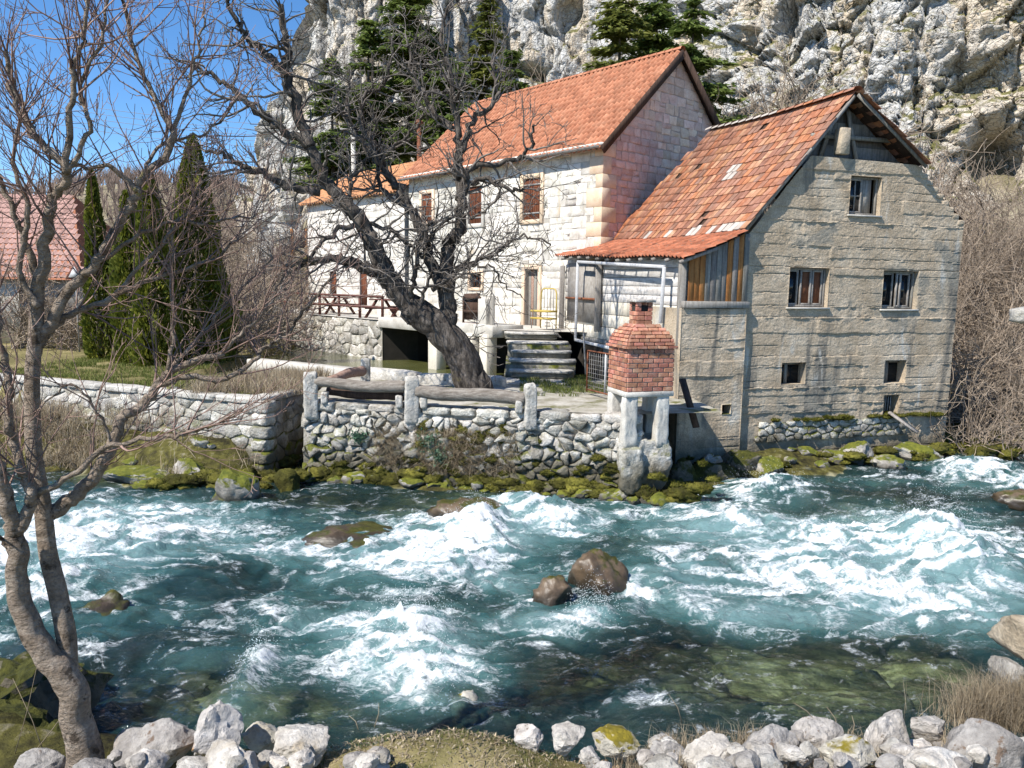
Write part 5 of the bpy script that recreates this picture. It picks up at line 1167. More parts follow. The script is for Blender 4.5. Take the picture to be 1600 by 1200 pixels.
# windows of the mill: timber frames, casements and panes
def window(nm_, cas, dark_right=False):
    a0, a1, b0, b1 = holes[nm_]; dp = .16; W_, H_ = a1 - a0, b1 - b0
    def bar4(x0, x1, z0, z1, t_, o, name, parent, mat):
        q = MB()
        for (p0, p1, r0, r1) in ((x0, x0 + t_, z0, z1), (x1 - t_, x1, z0, z1), (x0 + t_, x1 - t_, z0, z0 + t_), (x0 + t_, x1 - t_, z1 - t_, z1)):
            q.obox(mfr((p0 + p1) / 2, (r0 + r1) / 2, o), (mu, mv, (0, 0, 1)), ((p1 - p0) / 2 - .001, .03, (r1 - r0) / 2 - .001), bev=.005)
        return q.build(name, mat, parent)
    fr_ = bar4(a0 + .005, a1 - .005, b0 + .005, b1 - .005, .055, -dp, 'window', mill, M['wood_grey'])
    for (c0, c1, ins, typ) in cas:
        x0, x1 = a0 + .06 + (W_ - .12) * c0, a0 + .06 + (W_ - .12) * c1; z0, z1 = b0 + .06, b1 - .06
        if typ != 'board':
            sa = bar4(x0 + .003, x1 - .003, z0, z1, .045, -dp - ins, 'sash', fr_, M['frame_wood'])
            q = MB(); q.obox(mfr((x0 + x1) / 2, (z0 + z1) / 2, -dp - ins - .015), (mu, mv, (0, 0, 1)), ((x1 - x0) / 2 - .047, .004, (z1 - z0) / 2 - .047)); q.build('pane', M['curtain'] if typ == 'curtain' else M['glass'], fr_)
            if typ == 'cross':
                for (p, e_) in ((mfr((x0 + x1) / 2, z0, -dp - ins), mfr((x0 + x1) / 2, z1, -dp - ins)), (mfr(x0, (z0 + z1) / 2, -dp - ins), mfr(x1, (z0 + z1) / 2, -dp - ins))): q = MB(); q.bar(p, e_, .03, .03); q.build('mullion', M['frame_wood'], fr_)
        else:
            q = MB(); q.obox(mfr((x0 + x1) / 2, (z0 + z1) / 2, -dp - .02), (mu, mv, (0, 0, 1)), ((x1 - x0) / 2 - .01, .015, (z1 - z0) / 2)); q.build('board', M['wood_grey'], fr_)
    q = MB(); q.obox(mfr((a0 + a1) / 2, b0 - .022, .0), (mu, mv, (0, 0, 1)), (W_ / 2 + .05, .055, .022), bev=.008); q.build('sill', M['plain_concrete'], fr_)
window('loft', [(0, .50, 0, 'cross'), (.52, .86, 0, 'board')])
window('left', [(0, .30, .02, 'glass'), (.34, .66, 0, 'curtain'), (.68, .98, .01, 'curtain')])
window('right', [(0, .42, .04, 'glass'), (.44, .60, -.04, 'glass'), (.62, .94, .02, 'glass')])
for nm_ in ('small_l', 'small_r', 'low'):
    a0, a1, b0, b1 = holes[nm_]; q = MB()
    q.obox(mfr(a0 + (a1 - a0) * .42, (b0 + b1) / 2, -.27), (mu, mv, (0, 0, 1)), (.045, .03, (b1 - b0) / 2 - .003)); q.obox(mfr((a0 + a1) / 2, b1 - .04, -.27), (mu, mv, (0, 0, 1)), ((a1 - a0) / 2 - .003, .028, .036)); wq = q.build('window', M['wood_grey'], mill)
    q = MB(); q.obox(mfr((a0 + a1) / 2, (b0 + b1) / 2, -.30), (mu, mv, (0, 0, 1)), ((a1 - a0) / 2, .004, (b1 - b0) / 2)); q.build('pane', M['glass'], wq)
    if nm_ == 'low':
        for k in range(4): q = MB(); x_ = a0 + (a1 - a0) * (.15 + k * .16); q.bar(mfr(x_, b0 + .15, -.1), mfr(x_, b1, -.1), .02); q.build('bar', M['iron'], wq)
# rough stone plinth strip under the facade
cells = voronoi(0.5, MW - 1.4, .55, 1.08, .26, .18, .35, rg)
wall_stones(cells, lambda a, b_, o: mp(a, -o - .03, b_), M['rubble'], mill, .012, .035, rg, 60, 'plinth_stone', 'plinth_stones', jit=.02)
p = mf(1400, 652, -.35); b = MB(); b.bar(mp(p[0], -.1, p[1] + .1), mp(p[0] + .35, -.75, p[1] - .35), .16, .05); b.build('chute_board', M['wood_grey'], mill)
# annex bay: concrete base, sill beam and vertical boards
AW0 = mf(1062, 560, -.12)[0]; az_top = mf(1110, 482, -.12)[1]
def afr(a, b_, o): return mp(a, -.12 - o, b_)
mw_, mz_ = mf(1128, 640, -.12); 
b = MB(); relief_wall(b, afr, AW0, -.02, -.1, lambda w: np.full_like(np.asarray(w, float), az_top), [(mw_, mw_ + .26, mz_ - .12, mz_ + .12)], .034, board_relief(9, .5), .3)
b.add([afr(AW0, -.1, 0), afr(AW0, az_top, 0), mp(AW0, 2.2, az_top), mp(AW0, 2.2, -.1)], [(0, 1, 2, 3)]); b.add([afr(AW0, az_top, 0), afr(-.02, az_top, 0), mp(-.02, .3, az_top), mp(AW0, .3, az_top)], [(0, 1, 2, 3)]); b.add([afr(-.02, .35, 0), afr(-.02, az_top, 0), mp(-.02, .1, az_top), mp(-.02, .1, .35)], [(0, 1, 2, 3)])
b.build('bay_wall', M['concrete'], mill)
b = MB(); b.bar(mp(AW0 + .02, -.10, az_top + .09), mp(.02, -.10, az_top + .09), .14, .16, bev=.01); b.build('sill_beam', M['wood_grey'], mill)
x0 = mf(1076, 420, -.06)[0]; nb = 11
for i in range(nb):
    w = (0 - x0) / nb; xm = x0 + (i + .5) * w
    q = max(0, min(1, (xm - eave_w) / (lo_w - eave_w))); zt = flare(q, 0).z - .06
    b = MB(); b.obox(mp(xm, -.06 + rg.uniform(-.01, .01), (az_top + .17 + zt) / 2), (mu, mv, (0, 0, 1)), (w / 2 - .006, .014, (zt - az_top - .17) / 2), bev=.003)
    b.build('wall_plank', M['wood_orange'] if i in (0, 1, 2, 7, 9) else M['wood_grey'], mill)
# porch side: posts, boarded upper wall, block lower wall, undercroft
WP = lo_w + .22
def porch_s(px, w): 
    r_ = (px - 800) / FPX; a = MO + mu * w; return (a.x - r_ * a.y) / (r_ * mv.y - mv.x)
s1, s2, s3 = .06, porch_s(934, WP), porch_s(878, WP)
zp_top = lo_z - .1; zfl = 2.82
for s_, zb_ in ((s1, 2.95), (s2, 3.05), (s3, 2.9)): b = MB(); b.bar(mp(WP - .06, s_, zb_), mp(WP - .06, s_, zp_top + .1), .17, .17, bev=.01); b.build('post', M['wood_grey'], mill)
nbz = 5; zm = mf(1000, 470, 2)[1]
zm = atpl(960, 472, MO + mu * WP, -mu).z
for i in range(nbz):
    z0_, z1_ = zm + (zp_top + .15 - zm) * i / nbz, zm + (zp_top + .15 - zm) * (i + 1) / nbz
    b = MB(); b.obox(mp(WP + .08 + rg.uniform(-.008, .008), (s1 + s3) / 2, (z0_ + z1_) / 2), (mv, mu, (0, 0, 1)), ((s3 - s1) / 2, .02, (z1_ - z0_) / 2 - .006), bev=.004); b.build('wall_board', M['wood_pale'], mill)
ns = 10; nzb = 3
for j in range(nzb):
    for i in range(ns):
        z0_, z1_ = zfl + (zm - zfl) * j / nzb, zfl + (zm - zfl) * (j + 1) / nzb; L_ = (s3 - s1) / ns; sa_ = s1 + L_ * (i + (.3 if j % 2 else 0))
        if 3.2 < sa_ < 3.9 and j == 0: continue
        b = MB(); b.obox(mp(WP + .14, min(sa_ + L_ / 2, s3 - L_ * .4), (z0_ + z1_) / 2), (mv, mu, (0, 0, 1)), (L_ / 2 - .008, .07, (z1_ - z0_) / 2 - .007), bev=.01); b.build('block', M['render'], mill)
b = MB(); b.add([mp(WP + .22, s1, 1.6), mp(WP + .22, s3, 1.6), mp(WP + .22, s3, zp_top), mp(WP + .22, s1, zp_top)], [(0, 1, 2, 3)]); b.build('porch_lining', M['plain_concrete'], mill)
b = MB(); b.bar(mp(WP + .1, s1 - .1, zfl - .07), mp(WP + .1, s3 + .1, zfl - .07), .3, .14); b.build('floor_beam', M['wood_grey'], mill)
b = MB(); b.add([mp(WP + .05, s1 + 2.2, 1.6), mp(WP + .05, s3, 1.6), mp(WP + .05, s3, zfl - .14), mp(WP + .05, s1 + 2.2, zfl - .14)], [(0, 1, 2, 3)]); b.build('undercroft_shade', M['dark'], mill)  # shade below the porch floor, put in as a dark-coloured sheet
b = MB(); b.bar(mp(WP - .02, 4.4, 1.6), mp(WP - .02, 4.4, zfl - .1), .2, .16); b.build('undercroft_post', M['wood_grey'], mill)
# pale door at the far end of the porch wall
b = MB(); sd0, sd1 = s2 + .5, s3 - .25; b.obox(mp(WP + .05, (sd0 + sd1) / 2, zm + .25), (mv, mu, (0, 0, 1)), ((sd1 - sd0) / 2, .012, .95)); dd = b.build('porch_door', M['frame_wood'], mill)
b = MB(); b.bar(mp(WP - .01, sd0 - .2, zm + .05), mp(WP - .01, sd1, zm + .05), .06, .07); b.build('latch_bar', M['rust'], dd)

# white tube frame leaning at the porch
wf_ = thing('tube_frame', 'large white painted tube frame standing against the porch of the mill', 'frame', tuple(mp(WP - .3, 3.5, 2.2)))
nfr = -mu
def pf_(px, py): return atpl(px, py, MO + mu * (WP - .24), nfr)
cr = [pf_(903, 409), pf_(1038, 417), pf_(1032, 505), pf_(899, 531)]; low_end = pf_(975, 549)
for a_, e_ in ((cr[0], cr[1]), (cr[1], cr[2]), (cr[0], cr[3]), (cr[3], low_end)):
    b = MB(); b.bar(a_, e_, .085, .085, up=(1, 0, 0), bev=.012); b.build('tube', M['metal_white'], wf_)

# wire mesh gate beside the oven
g0, g1 = atY(917, 600, 18.9), atY(958, 606, 17.8); g0.z = g1.z = 1.82; gu = (g1 - g0).normalized(); GL = (g1 - g0).length; GH = 1.02
gate = thing('mesh_gate', 'rusty wire mesh gate panel between the oven and the steps', 'gate', tuple(g0))
def gp_(a, z_): return g0 + gu * a + Vector((0, 0, z_))
for (a_, e_) in ((gp_(0, 0), gp_(0, GH)), (gp_(GL, -.1), gp_(GL, GH)), (gp_(0, GH), gp_(GL, GH)), (gp_(0, .06), gp_(GL, .06)), (gp_(GL * .7, .06), gp_(GL * .7, GH))): b = MB(); b.bar(a_, e_, .035); b.build('rail', M['rust'] if a_ is not None and rg.random() < .6 else M['metal_white'], gate)
for k in range(1, 12): b = MB(); b.bar(gp_(GL * k / 12, .06), gp_(GL * k / 12, GH), .008); b.build('wire', M['iron'], gate)
for k in range(1, 9): b = MB(); b.bar(gp_(0, .06 + (GH - .06) * k / 9), gp_(GL, .06 + (GH - .06) * k / 9), .008); b.build('wire', M['iron'], gate)
for (px, y0, y1, Yd, mt, lab) in [(957, 560, 664, 16.9, 'rust', 'thin rust red iron stake beside the brick oven'), (915, 520, 585, 20.0, 'iron', 'thin grey stick leaning by the steps under the porch')]:
    a_, e_ = atY(px, y1, Yd), atY(px - 3, y0, Yd + .1); b = MB(); b.tube([a_, e_], .022, 6); recentre(b.build('stake', M[mt], label=lab, cat='stake'))

# ================================================================== BRICK OVEN
OC = atY(1018, 612, 15.75); OZ = OC.z; ou, ovv = mu, mv
oven = thing('brick_oven', 'red brick outdoor oven with an arched top and chimney on pale stone legs', 'oven', (OC.x, OC.y, .9))
OW, OD = 1.06, .92
Lf = atY(979, 612, 15.6); Lf.z = 0
def op(a, d_, z_): return Lf + ou * a + ovv * d_ + Vector((0, 0, z_))
zb0, zb1 = OZ, atY(1018, 546, 15.65).z; zd1 = atY(1015, 508, 16.0).z; zc1 = atY(1010, 472, 16.2).z
bm_ = bpy.data.meshes.new('brick'); q = MB(); q.obox((0, 0, 0), ((1, 0, 0), (0, 1, 0), (0, 0, 1)), (.5, .5, .5), bev=.06); bm_.from_pydata(q.v, [], q.f); bm_.update(); bm_.materials.append(M['brick'])
def brick(c, ax, ay, az, l, w, h):
    M_ = Matrix((Vector(ax), Vector(ay), Vector(az))).transposed().to_4x4() @ Matrix.Rotation(rg.gauss(0, .015), 4, 'Z') @ Matrix.Diagonal((l, w, h, 1))
    inst('brick', bm_, Matrix.Translation(Vector(c)) @ M_, oven)
b = MB(); b.obox(op(OW / 2, OD / 2, (zb0 + zb1) / 2), (ou, ovv, (0, 0, 1)), (OW / 2 - .012, OD / 2 - .012, (zb1 - zb0) / 2)); b.build('mortar_core', M['brick_mortar'], oven)
nrow = 9; bh = (zb1 - zb0) / nrow; bl = .235
def brick_run(fr, L_, z_, h, off, ax, ay):
    x_ = -off
    while x_ < L_ - .02:
        xa, xb = max(0, x_), min(L_, x_ + bl)
        if xb - xa > .04: brick(fr((xa + xb) / 2, z_ + h / 2, rg.uniform(-.006, .006)), ax, ay, (0, 0, 1), xb - xa - .02, .09, h - .017)
        x_ += bl
for r_ in range(nrow):
    o_ = 0 if r_ % 2 else bl / 2
    brick_run(lambda a, z_, j: op(a, .03 + j, z_), OW, zb0 + r_ * bh, bh, o_, ou, ovv); brick_run(lambda a, z_, j: op(.03 + j, a, z_), OD, zb0 + r_ * bh, bh, bl / 2 - o_, ovv, -ou)
    brick_run(lambda a, z_, j: op(OW - .03 + j, a, z_), OD, zb0 + r_ * bh, bh, bl / 2 - o_, ovv, -ou)
for (fr, L_, ax, ay) in ((lambda a, z_, j: op(a - .05, -.02 + j, z_), OW + .1, ou, ovv), (lambda a, z_, j: op(-.02 + j, a - .05, z_), OD + .1, ovv, -ou), (lambda a, z_, j: op(OW + .02, a - .05, z_), OD + .1, ovv, -ou)): brick_run(fr, L_, zb1, .065, 0, ax, ay)
# rounded top
zt0 = zb1 + .065; nd_ = 6
def prof(t): return 1 - .52 * t ** 2.1
b = MB(); rings = []
for i in range(9):
    t = i / 8; s_ = prof(t) - .035; rings.append([op(OW / 2 + sx_ * OW / 2 * s_, OD / 2 + sy_ * OD / 2 * s_, zt0 + (zd1 - zt0) * t) for sx_, sy_ in ((-1, -1), (1, -1), (1, 1), (-1, 1))])
b.v = [tuple(p) for r_ in rings for p in r_]; b.t = [.5] * len(b.v); b.f = [(i * 4 + j, i * 4 + (j + 1) % 4, i * 4 + 4 + (j + 1) % 4, i * 4 + 4 + j) for i in range(8) for j in range(4)] + [(32, 33, 34, 35)]
b.build('dome_core', M['brick_mortar'], oven)
for r_ in range(nd_):
    t = (r_ + .5) / nd_; s_ = prof(t); t2 = (r_ + .95) / nd_; z_ = zt0 + (zd1 - zt0) * r_ / nd_; h = (zd1 - zt0) / nd_
    dw = (prof(t) - prof(t2)) * OW / 2; L_ = OW * s_; D_ = OD * s_; x0_ = (OW - L_) / 2; y0_ = (OD - D_) / 2
    tl = math.atan2(dw, h * .5)
    zax = (ovv * math.sin(tl) + Vector((0, 0, math.cos(tl)))).normalized(); yax = zax.cross(ou)
    zs_ = (ou * math.sin(tl) + Vector((0, 0, math.cos(tl)))).normalized(); ys2 = zs_.cross(ovv)
    o_ = 0 if r_ % 2 else bl / 2; x_ = -o_
    while x_ < L_ - .02:
        xa, xb = max(0, x_), min(L_, x_ + bl); 
        if xb - xa > .05: brick(op(x0_ + (xa + xb) / 2, y0_ + .01, z_ + h / 2), ou, yax, zax, xb - xa - .02, .08, h / math.cos(tl) * .87)
        x_ += bl
    x_ = -(bl / 2 - o_)
    while x_ < D_ - .02:
        xa, xb = max(0, x_), min(D_, x_ + bl)
        if xb - xa > .05: brick(op(x0_ + .01, y0_ + (xa + xb) / 2, z_ + h / 2), ovv, ys2, zs_, xb - xa - .02, .08, h / math.cos(tl) * .87)
        x_ += bl
# chimney with an opening and a flat cap
cw = .36; cx0, cy0 = OW * .5 - .20, OD * .5 - cw / 2 + .05; nch = 5; ch = (zc1 - zd1) / nch
b = MB(); b.obox(op(cx0 + cw / 2, cy0 + cw / 2, (zd1 + zc1) / 2 - .03), (ou, ovv, (0, 0, 1)), (cw / 2 - .02, cw / 2 - .02, (zc1 - zd1) / 2 - .04)); b.build('chimney_core', M['dark'], oven)
for r_ in range(nch):
    z_ = zd1 + r_ * ch + ch / 2
    if r_ < 3 or r_ > 4:
        for (a_, d_, ax, ay, l) in ((cw / 4, .03, ou, ovv, cw / 2), (3 * cw / 4, .03, ou, ovv, cw / 2), (.03, cw / 4 + .02, ovv, -ou, cw / 2), (.03, 3 * cw / 4, ovv, -ou, cw / 2), (cw - .03, cw / 2, ovv, -ou, cw)): brick(op(cx0 + a_, cy0 + d_, z_), ax, ay, (0, 0, 1), l - .012, .07, ch - .012)
    else:
        for a_ in (.05, cw - .05): brick(op(cx0 + a_, cy0 + .04, z_), ou, ovv, (0, 0, 1), .10, .09, ch - .012); brick(op(cx0 + a_, cy0 + cw - .04, z_), ou, ovv, (0, 0, 1), .10, .09, ch - .012)
b = MB(); b.obox(op(cx0 + cw / 2, cy0 + cw / 2, zc1 + .025), (ou, ovv, (0, 0, 1)), (cw / 2 + .05, cw / 2 + .05, .028), bev=.01); b.build('chimney_cap', M['rubble'], oven)
b = MB(); b.obox(op(OW / 2, OD / 2, zb0 - .055), (ou, ovv, (0, 0, 1)), (OW / 2 + .02, OD / 2 + .02, .055), bev=.012); b.build('slab', M['plain_concrete'], oven)
for (a_, d_, wd, zb_) in ((.13, .12, .15, 1.1), (OW - .20, .12, .14, 1.1), (.10, OD - .14, .12, 1.2), (OW - .14, OD - .14, .12, 1.2)): b = MB(); rough_block(b, op(a_, d_, (zb_ + zb0 - .11) / 2), (ou, ovv, (0, 0, 1)), (wd, .12, (zb0 - .11 - zb_) / 2 + .01), rough=.12, p=14, sub=4); b.build('leg', M['plain_concrete'], oven, True)
b = MB(); rough_block(b, op(OW / 2, OD / 2 + .02, .72), (ou, ovv, (0, 0, 1)), (OW / 2 + .03, OD / 2 + .02, .57), rough=.14, sub=5, p=12); b.build('hearth_base', M['rubble'], oven, True); b = MB(); rough_block(b, op(.16, .06, .62), (ou, ovv, (0, 0, 1)), (.24, .2, .48), rough=.2, sub=4); b.build('pedestal', M['rubble'], oven, True)
# leaning plank between the oven and the mill
a_, e_ = atY(1088, 668, 16.9), atY(1066, 592, 17.4); b = MB(); b.bar(a_, e_, .16, .05); recentre(b.build('leaning_plank', M['wood_dark'], label='dark plank leaning between the brick oven and the concrete mill', cat='plank'))

# ================================================================== POSTS AND LOGS OF THE TERRACE EDGE
posts = [((485, 582), (485, 650), .165, 'square white stone post at the outer corner of the terrace'), ((643, 588), (643, 655), .17, 'white stone post between the two grey logs'), ((829, 599), (829, 655), .135, 'small white stone post at the inner end of the second log'), ((571, 560), (571, 583), .13, 'short rounded stone post at the back where the pinkish log rests')]
def stonepost(c, hw, z0, z1, lab):
    b = MB(); rough_block(b, (c.x, c.y, (z0 + z1) / 2), ((.97, .25, 0), (-.25, .97, 0), (0, 0, 1)), (hw * .92, hw * .85, (z1 - z0) / 2), rough=.13, sub=4, p=10)
    return recentre(b.build('stone_post', M['shelf_stone'], None, True, label=lab, cat='post', group='stone posts along the terrace edge'))
pc = []
for (tp, bt, hw, lab) in posts:
    Yd = 17.05 if bt[0] < 500 else (16.65 if bt[0] < 700 else (16.2 if bt[0] > 700 else 20)); 
    if 'back' in lab: Yd = 19.7
    t_ = atY(*tp, Yd); c = Vector((t_.x, Yd, 0)); pc.append((c, t_.z)); stonepost(c, hw, 1.35, t_.z, lab)
def log(p0_, p1_, r0, r1, mat, lab, seed):
    n = 26; pts, rad = [], []
    b = MB()
    for i in range(n + 1):
        t = i / n; p = p0_.lerp(p1_, t) + Vector((0, 0, .025 * math.sin(t * 7 + seed))); pts.append(p); rad.append((r0 + (r1 - r0) * t) * (1 + .06 * math.sin(t * 23 + seed) * math.sin(t * 9)))
    b.tube(pts, rad, 12); o = b.build('log', mat, None, True, label=lab, cat='log', group='logs laid along the terrace edge'); return recentre(o)
A_ = pc[0][0]; B_ = pc[1][0]; C_ = pc[2][0]
log(Vector((A_.x + .12, A_.y, 2.18)), Vector((B_.x - .12, B_.y, 2.14)), .115, .135, M['log'], 'grey barkless log railing between the corner post and the middle post', 1)
log(Vector((A_.x + .3, A_.y + .35, 1.93)), Vector((B_.x - .1, B_.y + .3, 1.9)), .10, .12, M['wood_dark'], 'dark rotten log lying under the upper grey log', 2)
log(Vector((B_.x + .12, B_.y, 2.08)), Vector((C_.x - .1, C_.y + .02, 2.0)), .15, .145, M['log'], 'thick grey barked log railing between the middle post and the small post', 3)
log(atY(514, 594, 18.0), atY(566, 578, 19.4), .11, .13, M['log_pink'], 'pinkish peeled log sloping up to the short back post', 4)
for (c, dx, lab) in ((A_, .32, 'small stone block holding the log beside the corner post'), (B_, -.27, 'small stone block at the left of the middle post'), (B_, .27, 'small stone block at the right of the middle post'), (C_, -.24, 'small stone block beside the small post')):
    b = MB(); rough_block(b, (c.x + dx, c.y, 1.84), ((1, .05, 0), (-.05, 1, 0), (0, 0, 1)), (.075, .12, .14), rough=.14); recentre(b.build('chock_stone', M['shelf_stone'], None, True, label=lab, cat='stone'))

# ================================================================== ROCKS
def rock_pts(c, size, seed, sub=4, cuts=9, rough=.10, rot=0.0, squash=0):
    v, f = ico(sub); r_ = np.random.default_rng(seed); v = v.copy()
    for k in range(cuts + (8 if cuts > 5 else 0)):           # broken flat faces
        n = r_.normal(size=3); n /= np.linalg.norm(n); d = r_.uniform(.52, .88)
        ex = np.maximum(v @ n - d, 0); v = v - ex[:, None] * n * .92
    s = seed * 7.31
    dsp = (.22 if cuts < 7 else .10) * pn(v[:, 0] * 1.3 + s, v[:, 1] * 1.3, v[:, 2] * 1.3) + rough * fbm(v[:, 0] * 3.2 + s, v[:, 1] * 3.2, v[:, 2] * 3.2, 4, .55) + rough * .5 * (ridged(v[:, 0] * 2.2 + s, v[:, 1] * 2.2, v[:, 2] * 2.2, 3) - .6)
    if cuts > 5: dsp = dsp - .09 * sstep(.80, .97, ridged(v[:, 0] * 1.5 + s, v[:, 1] * 1.5, v[:, 2] * 1.5 + s, 2)) + rough * .5 * facet(v[:, 0] * 2.6 + s, v[:, 2] * 2.6 + v[:, 1] * 2.1, int(seed))[0]
    v = v * (1 + dsp)[:, None]
    cr, sr = math.cos(rot), math.sin(rot); v = v * np.array(size)
    v = np.stack([v[:, 0] * cr - v[:, 1] * sr, v[:, 0] * sr + v[:, 1] * cr, v[:, 2]], 1)
    return v + np.array(c), f
def boulder(name, c, size, mat, seed, label, cat, group=None, sub=4, cuts=9, rough=.10, rot=0.0, kind=None, smooth=True):
    b = MB(); v, f = rock_pts(c, size, seed, sub, cuts, rough, rot); b.bulk(v, f)
    o = b.build(name, mat, None, smooth, kind=kind, label=label, cat=cat, group=group)
    if cuts > 5: o.data.set_sharp_from_angle(angle=R(24))
    return recentre(o)
GN = 'pale boulders lining the near bank'
near = [  # px, py of centre, half width px, half height px, Y, material, label
 (238, 1166, 74, 40, 5.0, 'boulder_grey', 'broad rough pitted grey boulder right of the forked tree trunk'),
 (336, 1150, 44, 46, 4.95, 'boulder_lichen', 'tall upright boulder with an orange lichen patch on top'),
 (354, 1190, 50, 28, 4.55, 'boulder', 'pale smooth boulder in front of the lichened upright boulder'),
 (415, 1152, 34, 30, 5.2, 'boulder_moss', 'boulder half covered with yellow green moss'),
 (468, 1158, 54, 32, 5.0, 'boulder', 'angular flat topped pale boulder at the left end of the grassy mound'),
 (70, 1190, 40, 22, 5.0, 'boulder_grey', 'grey boulder left of the tree trunk at the bottom of the bank'),
 (150, 1199, 38, 14, 4.5, 'boulder_grey', 'low grey boulder just in front of the tree foot'),
 (826, 1150, 30, 22, 5.1, 'boulder', 'small white pointed boulder at the right end of the grassy mound'),
 (884, 1148, 32, 26, 5.05, 'boulder', 'chunky white boulder with dark holes'),
 (964, 1155, 42, 24, 5.05, 'boulder_moss', 'cream boulder with a mossy cap'),
 (921, 1180, 18, 18, 4.65, 'boulder', 'small white angular stone below the holed white boulder'),
 (1046, 1172, 34, 22, 4.9, 'boulder_grey', 'small grey boulder between the mossy capped one and the cracked one'),
 (1112, 1180, 44, 32, 4.75, 'boulder', 'cracked pale boulder leaning beside the long grey slab'),
 (1198, 1168, 56, 32, 4.9, 'boulder_grey', 'long dull grey slab boulder with brown dirt on it'),
 (1278, 1150, 42, 28, 5.1, 'boulder_grey', 'flat faced grey boulder behind the small white wedge'),
 (1262, 1168, 17, 17, 4.75, 'boulder', 'small white wedge stone under the flat faced grey boulder'),
 (1325, 1176, 46, 24, 4.75, 'boulder_moss', 'low cream boulder with a yellow moss edge'),
 (1386, 1146, 46, 36, 5.05, 'boulder', 'large pale boulder with brown leaf litter on top'),
 (1450, 1134, 34, 22, 5.25, 'boulder', 'pitted pale boulder between the littered boulder and the round one'),
 (1530, 1166, 58, 40, 4.85, 'boulder_grey', 'largest smooth rounded grey boulder at the right of the bank'),
 (1468, 1192, 44, 20, 4.5, 'boulder', 'low white boulder in front of the largest rounded boulder'),
 (1594, 1178, 18, 26, 4.9, 'boulder', 'pale boulder cut by the right edge beside the largest rounded boulder'),
]
for i, (px, py, hw, hh, Yd, mt, lab) in enumerate(near):
    c = atY(px, py, Yd); k = Yd / FPX * 1.06; sx_, sz_ = hw * k * 1.1, hh * k * 1.18
    boulder('boulder', (c.x, Yd, c.z - .02), (sx_, (sx_ + sz_) / 2 * .85, sz_), M[mt], 20 + i, lab, 'boulder', GN, rot=rg.uniform(-.3, .3), cuts=5 if 'rounded' in lab else 10, rough=.05 if 'smooth' in lab else .09)
NEARN = ['the broad pitted boulder', 'the lichened upright boulder', 'the smooth front boulder', 'the half mossy boulder', 'the angular flat topped boulder', 'the boulder left of the trunk', 'the low boulder at the tree foot', 'the white pointed boulder', 'the holed white boulder', 'the mossy capped boulder', 'the white angular stone', 'the small grey boulder', 'the cracked pale boulder', 'the long grey slab', 'the flat faced grey boulder', 'the white wedge stone', 'the yellow edged low boulder', 'the boulder with leaf litter', 'the pitted pale boulder', 'the largest rounded boulder', 'the low white front boulder', 'the boulder at the right edge']
_used = {}
def near_label(px, py, what, refs):
    q = min(refs, key=lambda r_: (r_[0] - px) ** 2 + ((r_[1] - py) * 1.4) ** 2); dx, dy = px - q[0], py - q[1]
    rel = ('right of ' if dx > 0 else 'left of ') if abs(dx) > abs(dy) * 1.3 else ('in front of ' if dy > 0 else 'behind ')
    key = rel + q[2]; _used[what + key] = n = _used.get(what + key, 0) + 1
    return (['', 'second ', 'third ', 'fourth ', 'fifth ', 'sixth ', 'seventh ', 'eighth ', 'ninth ', 'tenth '][min(n, 10) - 1] if n > 1 else '') + what + ' ' + rel + q[2]
for i in range(74):
    px = rg.choice([rg.uniform(930, 1560), rg.uniform(930, 1600), rg.uniform(980, 1420), rg.uniform(560, 600), rg.uniform(170, 480), rg.uniform(1000, 1560)]); py = rg.uniform(1158, 1199) if px > 900 else rg.uniform(1180, 1199); Yd = 4.3 + (1200 - py) / 60 + rg.uniform(0, .3)
    c = atY(px, py, Yd); s_ = rg.uniform(.035, .10)
    boulder('stone', (c.x, Yd, c.z), (s_ * rg.uniform(.9, 1.5), s_ * 1.1, s_ * rg.uniform(.7, 1)), M['boulder'] if i % 3 else M['boulder_grey'], 100 + i, near_label(px, py, ('small pale stone' if i % 3 else 'small grey stone'), [(n_[0], n_[1], q_) for n_, q_ in zip(near, NEARN)]), 'stone', 'small stones of the near bank', sub=3, cuts=7)
# ruined pier at the right edge
c = atY(1590, 1003, 5.7)
boulder('pier_slab', (c.x + .16, 5.75, c.z + .02), (.36, .40, .25), M['render'] if 0 else pm('tan_rough_concrete', [(.30, .24, .165), (.44, .36, .26), (.52, .45, .35)], 3, bump=1, bscale=14, bdist=.05), 77, 'tan crumbling concrete slab on top of the white stone at the right edge', 'slab', cuts=14, rough=.06)
c = atY(1570, 1047, 5.7); boulder('pier_stone', (c.x, 5.7, c.z), (.125, .2, .165), M['boulder'], 78, 'bright white blocky stone under the tan concrete slab', 'stone', cuts=12, rough=.05)
c = atY(1600, 1090, 5.6); boulder('footing_rock', (c.x + .1, 5.7, c.z - .1), (.30, .3, .22), pm('tan_footing', [(.34, .25, .16), (.50, .39, .27)], 3, bump=1), 79, 'tan rubble footing below the white blocky stone', 'footing')
c = atY(1590, 492, 5.9); b = MB(); rough_block(b, (c.x + .78, 5.83, c.z), ((1, -.09, 0), (.09, 1, 0), (0, 0, 1)), (.83, .07, .068), rough=.15); b.bar((c.x + 1.5, 5.78, .9), (c.x + 1.5, 5.78, c.z), .14, .14, bev=.02)
recentre(b.build('rail_beam', M['shelf_stone'], label='end of a pale concrete railing beam sticking in from the right edge', cat='beam'))
